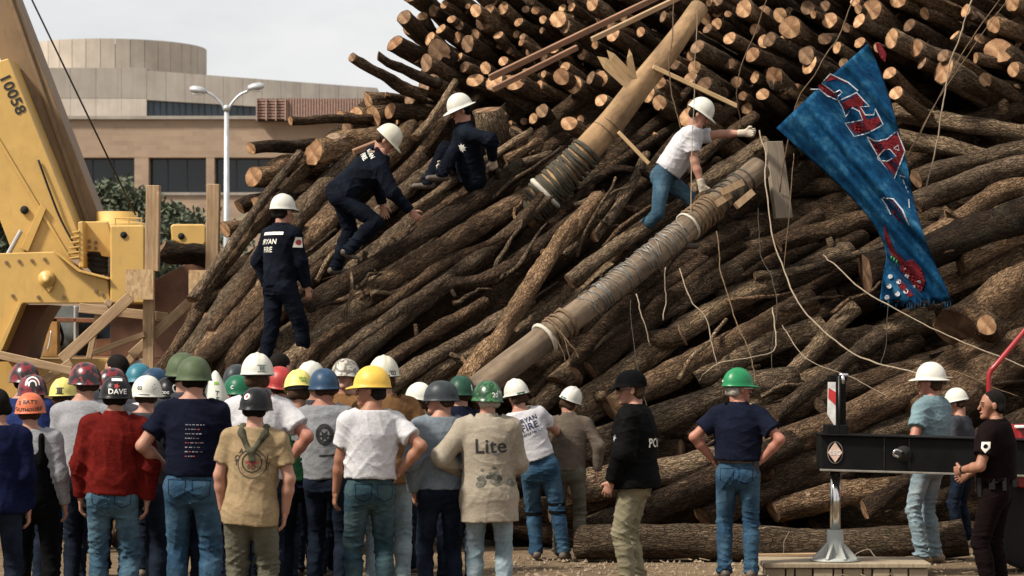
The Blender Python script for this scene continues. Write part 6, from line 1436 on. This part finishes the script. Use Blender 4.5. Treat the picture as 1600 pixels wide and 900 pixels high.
for (a, b_, c_, d_, nm) in ((196, 240, 421, 468, 'plate'), (295, 337, 422, 466, 'plate')):
    m = MB(); p, q = at(a, d_, SY - .11), at(b_, c_, SY - .11); m.box((p.x, SY - .13, p.z), (q.x, SY - .10, q.z)); m.build('joint_plate', M['chipboard'], sc)
lumber('brace', (96, 562), (204, 464), 17, SY - .16, d=.05); lumber('brace', (205, 556), (303, 466), 15, SY + .05, SY + .2, d=.05); lumber('rail', (124, 481), (262, 496), 15, SY + .15, d=.05, mat='timber'); lumber('brace', (145, 552), (226, 522), 9, SY - .05, d=.05)
lumber('strut', (139, 560), (155, 483), 9, SY + .22, d=.05); lumber('rail', (-30, 548), (112, 580), 13, SY - 1.2, d=.05); lumber('rail', (165, 470), (175, 476), 10, SY + .1, d=.05); lumber('brace', (200, 565), (228, 535), 12, SY + .1, d=.05); lumber('brace', (60, 600), (112, 566), 13, SY - 1.1, d=.05)
lumber('post', (50, 830), (52, 560), 14, SY - 1.15, d=.09)

# ------------------------------------------------------------------ planks and splinters among the logs
def board(a, b_, wpx, Ya, Yb, mat, label, d=.05, tilt=0):
    p, q = at(*a, Ya), at(*b_, Yb); ax = (q - p).normalized(); L = (q - p).length; w_ = wpx * Ya / FPX
    n = Vector((0, -1, 0)); n = (n - ax * n.dot(ax)).normalized(); n = Quaternion(ax, tilt) @ n; sd_ = ax.cross(n); R_ = Matrix((sd_, -n, ax)).transposed()
    m = MB(); m.box((-w_/2, -d/2, 0), (w_/2, d/2, L)); o = mesh_obj('plank', m.v, m.f, M[mat], None, None, False, p, R_.to_quaternion()); md = o.modifiers.new('bevel', 'BEVEL'); md.width = .005; md.segments = 1
    return tag(o, label, 'plank')
board((765, 122), (1060, -20), 10, 27.7, 28.6, 'timber_red', 'longest reddish plank slanting through the upper stack', .04, .5)
board((770, 140), (902, 74), 9, 27.6, 28.0, 'timber_red', 'shorter reddish plank lying just under the longest one', .04, .5)
board((925, 62), (1070, -8), 8, 27.7, 28.3, 'timber', 'pale plank slanting beside the top of the broken pole', .05, .4)
board((552, 238), (612, 214), 9, 27.2, 27.4, 'timber_red', 'short red plank behind the stooping firefighter', .05, .5)
board((1208, 222), (1224, 342), 29, 27.05, 26.9, 'timber_grey', 'weathered grey plank standing below the banner corner', .07, -.35)
board((1020, 104), (1152, 166), 7, 27.5, 27.6, 'splinter_wood', 'long pale splintered lath right of the broken pole', .03)
board((966, 206), (1014, 256), 6, 27.2, 27.2, 'splinter_wood', 'pale splintered stick below the broken pole', .03)

def pole_wood(name, c1, c2):
    m, t, b = newmat(name); n = noise(t, 4, 6, .62, coords(t, (.35, 2.5, 2.5)), .4); f = noise(t, 3.5, 7, .72, coords(t, (.6, 1, 1)))
    r = ramp(t, [(.3, c1), (.68, c2)]); t.links.new(n.outputs['Fac'], r.inputs['Fac']); r2 = ramp(t, [(.34, (.5, .46, .42)), (.62, (1.12, 1.08, 1.02))]); t.links.new(f.outputs['Fac'], r2.inputs['Fac'])
    t.links.new(mixc(t, 1, r.outputs['Color'], r2.outputs['Color'], 'MULTIPLY'), b.inputs['Base Color']); b.inputs['Roughness'].default_value = .85; bump(t, b, math_node(t, 'ADD', n.outputs['Fac'], f.outputs['Fac']), .6, .02); return m
pole_wood('pole_tan', (.20, .12, .058), (.33, .215, .11)); pole_wood('pole_weathered', (.085, .06, .04), (.21, .155, .105))
plain('rope_olive', (.045, .038, .024), .9, .3, 30); plain('rope_brown', (.135, .085, .045), .9, .3, 30); plain('rope_pale', (.27, .21, .145), .85, .2, 30); plain('wire_grey', (.20, .19, .17), .5, .3, 20, .5); plain('band_white', (.44, .40, .33), .7)
def pole(pts, rp, mat, label, cut):
    P3 = [at(x, y, Y) for x, y, Y in pts]; Ym = P3[0].y
    return add_log(P3, rp[0] * Ym / FPX, rp[1] * P3[-1].y / FPX, mat, label, None, cut, name='pole', cat='pole', sides=24, knots=0, wig=.06, rough=.026, tilt=.1), P3, [rp[0] * Ym / FPX, rp[1] * P3[-1].y / FPX]
def wrap(po, P3, rr, t0, t1, n, rw, mat, name, jit=0.0, seed=1):
    r = random.Random(seed); cp = curve_pts(P3, 30); cp_n = len(cp) - 1
    for k in range(n):
        t = t0 + (t1 - t0) * (k + .5) / n + r.uniform(-jit, jit) * .5; i = min(cp_n - 1, max(0, int(t * cp_n))); c = cp[i].lerp(cp[i + 1], t * cp_n - i); ax = (cp[i + 1] - cp[i]).normalized()
        ax = (ax + Vector((r.gauss(0, 1), r.gauss(0, 1), r.gauss(0, 1))) * jit * 3).normalized(); R = (rr[0] + (rr[1] - rr[0]) * t) * 1.03 + rw * .6
        u = ax.orthogonal().normalized(); w_ = ax.cross(u); N = 22; m = MB()
        tube(m, [c + (u * math.cos(2*pi*j/N) + w_ * math.sin(2*pi*j/N)) * R * (1 + r.gauss(0, .012 + jit * .3)) for j in range(N + 1)], rw, 6, cap=False)
        inv = po.matrix_basis.inverted(); mesh_obj(name, [inv @ v for v in m.v], m.f, M[mat], po, None, True)
po, P3, rr = pole([(812, 342, 27.35), (950, 200, 27.4), (1093, 12, 28.0)], (26, 15), 'pole_tan', 'thick peeled pole snapped off, rising through the heap with splinters', ('sawn_wood_aged', 'sawn_wood'))
wrap(po, P3, rr, .03, .40, 30, .019, 'rope_olive', 'rope_turn', .022, 2); wrap(po, P3, rr, .14, .15, 1, .03, 'band_white', 'band', 0, 3); wrap(po, P3, rr, .47, .52, 2, .006, 'rope_brown', 'rope_turn', .01, 4)
m_ = po.matrix_basis.inverted()
for a, b_, w0 in (((985, 128), (933, 88), .09), ((986, 126), (948, 78), .075), ((988, 124), (983, 76), .05)):
    p, q = at(*a, 27.1), at(*b_, 27.0); ax = (q - p).normalized(); s_ = ax.cross(Vector((0, 1, 0))).normalized(); y_ = Vector((0, 1, 0)); vs = [p + s_*w0 - y_*.03, p - s_*w0 - y_*.02, p + y_*.04, p.lerp(q, .7) + s_*w0*.7 - y_*.02, p.lerp(q, .8) - s_*w0*.5 - y_*.015, p.lerp(q, .75) + y_*.03, q]
    mesh_obj('splinter', [m_ @ v for v in vs], [(0,1,4,3),(1,2,5,4),(2,0,3,5),(3,4,6),(4,5,6),(5,3,6),(0,2,1)], M['splinter_wood'], po)
po, P3, rr = pole([(742, 612, 24.75), (850, 530, 25.15), (960, 447, 25.6), (1080, 350, 26.2), (1188, 262, 26.75)], (22.5, 19.5), 'pole_weathered', 'thick weathered pole wound with wire and rope, slanting in front of the heap', ('sawn_wood_aged', 'sawn_wood_aged'))
wrap(po, P3, rr, .40, .73, 44, .0055, 'wire_grey', 'wire_turn', .06, 5); wrap(po, P3, rr, .245, .26, 1, .022, 'band_white', 'band', 0, 6); wrap(po, P3, rr, .26, .34, 7, .013, 'rope_brown', 'rope_turn', .03, 7); wrap(po, P3, rr, .75, .83, 9, .015, 'rope_brown', 'rope_turn', .008, 8); wrap(po, P3, rr, .84, .94, 8, .010, 'rope_olive', 'rope_turn', .03, 9); wrap(po, P3, rr, .735, .745, 1, .014, 'band_white', 'band', 0, 10)
for a, b_ in (((1128, 300), (1160, 285)), ((1150, 322), (1176, 300)), ((1120, 318), (1140, 305))):
    p, q = at(*a, 26.1), at(*b_, 26.2); m = MB(); m.beam(p, q, .07, .05); mesh_obj('wood_chock', [po.matrix_basis.inverted() @ v for v in m.v], m.f, M['timber'], po)
# small log gripped by the climber
p = at(1087, 318, 26.55); add_log([p, p + Vector((.35, .3, .25))], .055, .055, 'bark_brown', 'short log stub under the gloved hand of the man in jeans', None, ('sawn_wood', None), sides=14, knots=0)

# ------------------------------------------------------------------ ropes and lines
def rope(pts, rp, mat, label, cat='rope', group=None, n=8, twist=True):
    P3 = curve_pts([at(x, y, Y) for x, y, Y in pts], n); m = MB(); r = random.Random(len(label)); rad = rp * P3[0].y / FPX * .5
    P3 = [q + Vector((math.sin(i * .7 + len(label)), 0, math.cos(i * .53))) * rad * .9 + Vector((r.gauss(0, 1), r.gauss(0, 1), r.gauss(0, 1))) * rad * .35 for i, q in enumerate(P3)]
    tube(m, P3, [rad * r.uniform(.85, 1.15) for _ in P3], 7); o = m.build('rope' if cat == 'rope' else 'cord', M[mat], None, True); return tag(o, label, cat, group)
rope([(1186, 205, 26.75), (1196, 240, 26.6), (1197, 300, 26.3), (1216, 400, 25.9), (1262, 492, 25.4), (1335, 552, 25.0), (1430, 583, 24.4), (1490, 590, 24.3)], 2.2, 'rope_pale', 'heavy pale rope looping down from the gloved hand across the logs')
rope([(1523, -10, 26.4), (1498, 60, 26.4), (1480, 120, 26.4), (1468, 200, 26.4), (1440, 325, 26.6)], 2.2, 'rope_pale', 'pale rope hanging straight right of the banner')
rope([(1568, -10, 26.7), (1500, 90, 26.7), (1420, 245, 26.7)], 1.3, 'rope_brown', 'thin brown line behind the banner, left of its twin')
rope([(1582, -10, 26.8), (1512, 85, 26.8), (1440, 200, 26.8), (1416, 250, 26.8)], 1.3, 'rope_brown', 'thin brown line behind the banner, right of its twin')
rope([(1338, -10, 26.6), (1308, 60, 26.6), (1276, 110, 26.6), (1240, 175, 26.7), (1218, 300, 26.9)], 2.0, 'rope_brown', 'brown rope running down to the top edge of the banner')
rope([(1055, -10, 27.0), (1049, 70, 27.0), (1046, 120, 27.0), (1065, 210, 27.0)], 1.8, 'rope_brown', 'brown rope crossing the broken pole')
rope([(1091, -10, 26.4), (1087, 80, 26.4), (1083, 190, 26.4), (1078, 345, 26.1)], 1.4, 'rope_pale', 'straight pale line hanging in front of the man in jeans')
rope([(1202, -10, 27.2), (1176, 60, 27.2), (1152, 128, 27.2), (1158, 200, 27.4)], 1.6, 'rope_brown', 'brown line hanging among the sawn ends above the gloved hand')
rope([(1284, 398, 27.2), (1298, 408, 25.8), (1345, 450, 25.3), (1430, 500, 24.9), (1530, 545, 24.6), (1612, 578, 24.4)], 1.8, 'rope_pale', 'pale line running down past the foot of the banner')
rope([(1185, 325, 26.2), (1188, 395, 26.0), (1206, 435, 25.8), (1214, 480, 25.6), (1205, 560, 25.4), (1212, 602, 25.3)], 1.3, 'rope_olive', 'loose olive line dangling right of the wire-bound pole')
rope([(1120, 362, 25.9), (1128, 430, 25.7), (1150, 500, 25.4), (1174, 560, 25.2), (1180, 600, 25.1)], 1.8, 'rope_brown', 'frayed brown rope hanging from the wire-bound pole')
rope([(1062, 420, 25.5), (1080, 470, 25.3), (1104, 500, 25.2), (1120, 570, 25.0)], 1.7, 'rope_pale', 'pale rope end hanging under the wire-bound pole')
rope([(1039, 418, 25.5), (1040, 470, 25.5), (1036, 500, 25.4)], 1.8, 'rope_pale', 'short knotted rope end under the wire windings')
rope([(994, 460, 25.3), (1005, 500, 25.2), (1016, 538, 25.2)], 1.8, 'rope_pale', 'short frayed rope end with a white tip')
rope([(985, 470, 25.3), (988, 520, 25.2), (1000, 590, 25.0), (1012, 640, 24.9)], 1.2, 'rope_olive', 'thin dark line hanging behind the police officer in the cap')
rope([(1222, 508, 26.4), (1230, 520, 25.3), (1260, 560, 25.0), (1330, 590, 24.8), (1390, 620, 24.7)], 1.3, 'rope_pale', 'thin pale line sagging above the striped marker')
rope([(1092, 596, 25.8), (1100, 585, 24.95), (1130, 565, 24.9), (1180, 558, 24.9), (1212, 540, 25.0), (1206, 480, 25.4)], 1.8, 'rope_pale', 'pale rope curving over the log beside the green hard hat')
rope([(1240, 240, 26.9), (1236, 300, 26.6), (1225, 420, 26.2)], 1.1, 'rope_brown', 'thin line hanging from the lower edge of the banner')
rope([(1388, 470, 25.9), (1384, 540, 25.7), (1375, 572, 25.5)], 1.2, 'rope_olive', 'short line hanging below the banner foot')
rope([(1590, 620, 24.3), (1540, 600, 24.3), (1490, 580, 24.4), (1470, 585, 24.4)], 1.6, 'rope_brown', 'brown rope lying over the huge log near the red pipe')
for k, (a, b_) in enumerate((((868, 512), (905, 560)), ((876, 516), (890, 572)), ((862, 520), (884, 566)))):
    rope([(a[0], a[1], 25.0), ((a[0]+b_[0])/2 + 4, (a[1]+b_[1])/2, 24.95), (b_[0], b_[1], 24.95)], 2.0 - .3 * k, 'rope_brown', 'frayed rope tail hanging from the brown binding of the slanting pole', 'rope', 'frayed rope tails')
rope([(1224, 866, 23.5), (1226, 845, 23.5), (1234, 830, 23.5)], 1.0, 'rope_pale', 'thin twig of wire standing on the timber mat')
rope([(1335, 868, 23.4), (1355, 858, 23.4), (1368, 870, 23.35)], 1.4, 'rope_pale', 'bent pale root lying beside the outrigger foot', 'root')

# ------------------------------------------------------------------ painted denim banner
m_, t_, b_ = newmat('banner_blue'); v_ = coords(t_); n1 = noise(t_, 5, 7, .7, v_); n2 = noise(t_, 26, 5, .7, coords(t_, (1, 1, .3)))
r1 = ramp(t_, [(.32, (.002, .016, .048)), (.52, (.005, .044, .105)), (.72, (.035, .125, .205))]); t_.links.new(n1.outputs['Fac'], r1.inputs['Fac']); r2 = ramp(t_, [(.3, (.75,) * 3), (.7, (1.2,) * 3)]); t_.links.new(n2.outputs['Fac'], r2.inputs['Fac'])
t_.links.new(mixc(t_, 1, r1.outputs['Color'], r2.outputs['Color'], 'MULTIPLY'), b_.inputs['Base Color']); b_.inputs['Roughness'].default_value = .9; b_.inputs['Specular IOR Level'].default_value = .05; bump(t_, b_, n2.outputs['Fac'], .4, .01)
cloth('banner_red', (.13, .014, .018), .3); cloth('banner_white', (.42, .43, .46), .12); cloth('banner_green', (.04, .22, .10), .25)
def BD(px, py):
    c = (px - 1213) * .66 + (py - 200) * -.62; v = max(0, min(1, ((px - 1285) * .45 + (py - 134) * .89) / 400))
    f = .085 * math.sin(c * .075 + 1.2) + .05 * math.sin(c * .17 + 3 * v) + .022 * math.sin(c * .31 + 5 * v)
    return 26.55 - .55 * v + f * (1 + 1.6 * v) - .0009 * max(0, c - 90)
Lp = curve_pts([Vector((1213, 200, 0)), Vector((1262, 245, 0)), Vector((1322, 300, 0)), Vector((1366, 352, 0)), Vector((1384, 395, 0)), Vector((1380, 430, 0)), Vector((1374, 472, 0))], 8)
Rp_ = curve_pts([Vector((1356, 68, 0)), Vector((1376, 112, 0)), Vector((1398, 180, 0)), Vector((1416, 250, 0)), Vector((1432, 330, 0)), Vector((1456, 400, 0)), Vector((1488, 470, 0))], 8)
bv, bf = [], []; NU = 46; rr_ = random.Random(4)
for i, (a, b2) in enumerate(zip(Lp, Rp_)):
    for j in range(NU + 1):
        u = j / NU; p = a.lerp(b2, u); py = p.y + 10 * math.sin(pi * u) * (1 - i / len(Lp)) * -.2 + (rr_.uniform(-4, 5) if i == len(Lp) - 1 else 0); bv.append(at(p.x, py, BD(p.x, py)))
for i in range(len(Lp) - 1):
    for j in range(NU): k = i * (NU + 1) + j; bf.append((k, k + NU + 1, k + NU + 2, k + 1))
o_ = at(1213, 200, BD(1213, 200)); ban = mesh_obj('banner', [v - o_ for v in bv], bf, MATS['banner_blue'], None, None, True, o_); tag(ban, 'torn blue painted denim banner with red letters hanging over the logs', 'banner'); md = ban.modifiers.new('thick', 'SOLIDIFY'); md.thickness = .004; md.offset = 1
def bpoly(pts, mat, off, name='lettering', fs=None, mx=7):
    vs, fs = refine(pts, fs or [tuple(range(len(pts)))], mx); out = [at(x, y, BD(x, y) - off) - o_ for x, y in vs]
    return mesh_obj(name, out, fs, MATS[mat], ban)
def bline(pts, w_, mat='banner_white', off=.016, name='letter_outline'):
    p = [Vector((x, y)) for x, y in pts]; vs = []
    for i in range(len(p)):
        d = (p[min(i+1, len(p)-1)] - p[max(i-1, 0)]).normalized(); n = Vector((-d.y, d.x)) * w_ / 2; vs += [tuple(p[i] + n), tuple(p[i] - n)]
    bpoly(vs, mat, off, name, [(2*i, 2*i+1, 2*i+3, 2*i+2) for i in range(len(p) - 1)], 9)
Z = lambda pts: [(1240 + x * 220 / 825, 90 + y * 240 / 900) for x, y in pts]
bpoly(Z([(140, 165), (165, 150), (250, 200), (245, 235), (190, 215)]), 'banner_red', .012); bline(Z([(98, 185), (150, 185), (200, 225), (255, 250), (262, 225), (285, 205), (270, 190), (240, 205), (165, 150), (215, 95), (255, 115), (320, 145), (378, 195)]), 1.9); bpoly(Z([(215, 100), (260, 110), (330, 150), (310, 150), (250, 125), (190, 140)]), 'banner_red', .011)
H1 = [(285, 265), (375, 215), (410, 255), (405, 285), (345, 290), (300, 310)]; H2 = [(320, 395), (500, 345), (512, 375), (470, 420), (355, 450)]
bpoly(Z(H1), 'banner_red', .012); bpoly(Z(H2), 'banner_red', .012); bpoly(Z([(375, 285), (400, 285), (430, 365), (400, 375)]), 'banner_red', .012)
bline(Z([(262, 255), (370, 205), (410, 250), (445, 285), (390, 288), (420, 335), (470, 335), (478, 300), (525, 392), (440, 440), (355, 462), (302, 385), (405, 365), (385, 315), (345, 293), (305, 345), (285, 290), (262, 255)]), 1.9)
bpoly(Z([(445, 485), (530, 490), (610, 440), (648, 545), (590, 690), (525, 610), (590, 590), (600, 570), (560, 540), (490, 575)]), 'banner_red', .012); bline(Z([(430, 465), (480, 490), (545, 478), (605, 430), (652, 548), (590, 708), (520, 620), (430, 465)]), 1.9); bline(Z([(490, 585), (530, 540), (565, 538), (600, 578), (545, 608), (500, 600), (490, 585)]), 1.8); bline(Z([(588, 530), (612, 512), (618, 545), (588, 530)]), 2)
bline(Z([(620, 690), (655, 700), (640, 715), (672, 790), (678, 880)]), 1.8); bline(Z([(515, 825), (545, 870), (570, 920)]), 1.8); bpoly([(1386, 312), (1394, 312), (1404, 325), (1416, 346), (1409, 350), (1396, 336)], 'banner_red', .012); bline([(1380, 309), (1396, 311), (1410, 328), (1420, 352)], 2.2)
bpoly([(1381, 350), (1390, 372), (1398, 392), (1412, 405), (1420, 418), (1408, 415), (1392, 398), (1382, 372)], 'banner_red', .016, 'red_patch'); bpoly([(1407, 412), (1425, 405), (1440, 420), (1446, 440), (1438, 458), (1420, 464), (1404, 448)], 'banner_red', .018, 'red_patch'); bpoly([(1388, 402), (1402, 396), (1404, 415), (1390, 420)], 'banner_green', .014, 'green_patch')
for x, y, r in ((1391, 432, 3.6), (1404, 440, 3.8), (1389, 447, 4), (1402, 459, 4.2), (1386, 465, 4), (1417, 432, 3.8), (1415, 455, 4), (1428, 448, 3), (1436, 441, 3.2), (1414, 420, 1.9)): bpoly([(x + r * math.cos(a * pi / 7), y + r * math.sin(a * pi / 7)) for a in range(14)], 'banner_white', .022, 'dot')
for k in range(26):
    x = 1378 + k * 4.3; bline([(x, 470 + rr_.uniform(-2, 2)), (x + rr_.uniform(-2, 2), 478 + rr_.uniform(-2, 5))], 1.2, 'banner_blue', .002, 'fringe')
bpoly([(1368, 66), (1376, 68), (1385, 84), (1383, 97), (1376, 90), (1370, 78)], 'banner_red', -.05, 'bandana_knot')

# ------------------------------------------------------------------ black outrigger of a crane truck
OY = 22.4
plain('black_paint', (.0035, .0034, .0032), .6, .5, 5, bmp=.1, bscale=20, spec=.15); plain('edge_worn', (.20, .18, .15), .6, .3, 8); plain('foot_grey', (.33, .34, .315), .55, .12, 6, bmp=.1); plain('refl_white', (.68, .68, .64), .5); plain('refl_red', (.50, .03, .03), .45); plain('emblem_pink', (.66, .45, .36), .5)
og = empty('truck_outrigger', Vector((at(1304, 860, OY).x, OY, 0)), 'black outrigger beam on a chrome jack leg with a pale grey foot', 'outrigger')
bm_ = plate('beam', [(1283, 680), (1640, 690), (1640, 746), (1283, 735)], OY - .18, OY + .18, M['black_paint'], og, .01)
plate('lower_lip', [(1282, 733), (1640, 743.5), (1640, 746.5), (1282, 736)], OY - .23, OY - .181, M['edge_worn'], og, .003); plate('upper_lip', [(1282, 678), (1640, 688), (1640, 690), (1282, 680.5)], OY - .22, OY + .22, M['black_paint'], og, .003)
for x in (1381, 1420): plate('weld_strip', [(x, 684), (x + 1.2, 684), (x + 1.2, 732), (x, 732)], OY - .186, OY - .179, M['steel_dark'], og, 0)
hole(1412, 709, OY - .195, .07, og, 'lifting_hole'); m = MB(); tube(m, curve_pts([at(1410, 706, OY - .2), at(1400, 703, OY - .24), at(1396, 710, OY - .24), at(1404, 714, OY - .22)], 5), .012, 7); m.build('shackle', M['chrome'], og, True)
m = MB(); N = 24
for k in range(N): pass
plate('emblem_oval', [(1305 + 12.3 * math.cos(k * pi / 12), 707 + 17.5 * math.sin(k * pi / 12)) for k in range(24)], OY - .190, OY - .182, M['edge_worn'], og, 0); plate('emblem_oval', [(1305 + 11 * math.cos(k * pi / 12), 707 + 16 * math.sin(k * pi / 12)) for k in range(24)], OY - .194, OY - .1905, M['black_paint'], og, 0)
plate('emblem_diamond', [(1305, 691), (1316, 707), (1305, 722.5), (1293.5, 707)], OY - .200, OY - .195, M['emblem_pink'], og, 0)
tm = text_mesh('LEC', .05, .002); c = at(1305, 707.5, OY - .203) - Vector(og.location); mesh_obj('lettering', [c + Vector((x, 0, y)) for x, y in tm[0]], tm[1], M['refl_white'], og)
plate('jack_housing', [(1307, 588), (1322, 588), (1322, 680), (1307, 680)], OY - .10, OY + .10, M['black_paint'], og, .006); plate('jack_cap', [(1296, 586), (1324, 586), (1324, 595), (1296, 595)], OY - .08, OY + .11, M['black_paint'], og, .006); plate('housing_collar', [(1292, 664), (1326, 664), (1326, 681), (1292, 681)], OY - .14, OY + .14, M['black_paint'], og, .006)
m = MB(); tube(m, [at(1311, 588, OY - .13), at(1311, 680, OY - .13)], .011, 8); m.build('hydraulic_line', M['steel_dark'], og, True)
m = MB(); tube(m, [at(1311, 586, OY - .13), at(1325, 586, OY - .13)], .016, 8); tube(m, [at(1317, 586, OY - .13), at(1317, 600, OY - .13)], .016, 8); m.build('fitting', M['chrome'], og, True)
mk = plate('marker_board', [(1294, 597), (1308, 597), (1306, 665), (1303, 664), (1293, 648)], OY - .125, OY - .105, M['refl_white'], og, 0); plate('red_stripe', [(1295, 606), (1308, 614), (1307, 634), (1294, 622)], OY - .132, OY - .126, M['refl_red'], og, 0); plate('marker_edge', [(1306, 597), (1309, 597), (1309, 665), (1306, 665)], OY - .135, OY - .1, M['black_paint'], og, 0)
zb = CAMZ - (828 - HZ) / FPX * OY; zt = CAMZ - (735 - HZ) / FPX * OY; zf = CAMZ - (876 - HZ) / FPX * OY; xj = at(1305, 800, OY).x
m = MB(); m.lathe([(.046, zb - .02), (.046, zt)], (xj, OY, 0), 24); m.build('jack_rod', M['chrome'], og, True)
m = MB(); m.lathe([(.215, zf), (.222, zf + .012), (.11, zf + .03), (.078, zf + .06), (.072, zb), (.052, zb + .002)], (xj, OY, 0), 28); fo = m.build('foot', M['foot_grey'], og, True)
for k in range(8):
    a = k * pi / 4 + .3; d_ = Vector((math.cos(a), math.sin(a), 0)); s_ = Vector((-d_.y, d_.x, 0)) * .012; c = Vector((xj, OY, 0)); q = [c + d_ * .06 + Vector((0, 0, zf + .17)), c + d_ * .205 + Vector((0, 0, zf + .028)), c + d_ * .20 + Vector((0, 0, zf + .005)), c + d_ * .06 + Vector((0, 0, zf + .005))]
    m = MB(); m.prism([p - s_ for p in q], [p + s_ for p in q]); m.build('gusset', M['foot_grey'], fo)
# mat of blocks under the foot
timber_mat('mat_wood', (.21, .165, .11), (.32, .26, .18)); concrete_mat('block_tan', (.30, .24, .16), .2)
mt = empty('outrigger_mat', Vector((at(1320, 890, 22.4).x, 22.4, 0)), 'low pad of tan blocks topped with boards under the outrigger foot', 'pad')
xa, xb = at(1196, 880, 22.2).x, at(1450, 880, 22.2).x; r_ = random.Random(3)
yl = 22.17
m = MB(); m.box((xa - .02, yl - .03, zf - .045), (xb + .02, 22.85, zf - .002)); m.build('top_board', M['mat_wood'], mt, bevel=.008)
for row in range(2):
    x = xa - row * .05
    while x < xb - .02:
        w_ = r_.choice([.15, .17, .20, .075]); x1 = min(x + w_, xb); dy = r_.uniform(-.012, .012); z1 = zf - .048 - row * .075
        m = MB(); m.box((x + .003, yl + dy, z1 - .070), (x1 - .005, 22.8, z1 - r_.uniform(0, .006))); m.build('block', M['block_tan'], mt, bevel=.006); x += w_ + .006
for a, b2, w_, lab in (((1170, 868), (1292, 866), 5, 'thin board lying on the ground behind the outrigger pad'), ((1200, 874), (1288, 871), 5, 'thin board lying in front of the longer board by the outrigger pad')):
    board(a, b2, w_, 23.2, 23.2, 'timber', lab, .05)

# ------------------------------------------------------------------ red vehicle and pipe at the right edge
plain('red_paint', (.26, .014, .017), .35, .15, 4); plain('maroon_paint', (.035, .010, .009), .5, .2); plain('white_paint', (.70, .70, .68), .4, .06)
rt_ = empty('red_truck', Vector((at(1640, 800, 23.0).x, 23.0, 0)), 'red truck body with a white stripe just showing behind the officer', 'truck')
plate('side_panel', [(1592, 668), (1700, 668), (1700, 762), (1592, 762)], 22.6, 23.6, M['red_paint'], rt_, .02); plate('white_stripe', [(1597, 690), (1700, 690), (1700, 736), (1597, 736)], 22.58, 22.597, M['white_paint'], rt_, 0); plate('chassis', [(1570, 762.5), (1700, 762.5), (1700, 830), (1570, 830)], 22.9, 23.5, M['maroon_paint'], rt_, .02); plate('trim', [(1590, 665), (1700, 665), (1700, 669), (1590, 669)], 22.55, 22.7, M['white_paint'], rt_, .004)
for wx in (1610, 1690):
    m = MB(); m.lathe([(.40, 0), (.44, .03), (.44, .25), (.40, .28)], (0, 0, 0), 28, ax='y'); c = Vector((at(wx, 0, 23).x, 22.75, .43))
    for v in m.v: v += c
    m.build('wheel', M['hole_black'], rt_, True)
m = MB(); tube(m, curve_pts([at(1546, 640, 23.8), at(1545, 600, 23.8), at(1547, 582, 23.8), at(1560, 566, 23.8), at(1605, 512, 23.9), at(1650, 455, 24.0)], 6), .025, 12); o = m.build('bent_pipe', M['red_paint'], None, True); tag(o, 'bent red pipe rising in front of the huge log', 'pipe')
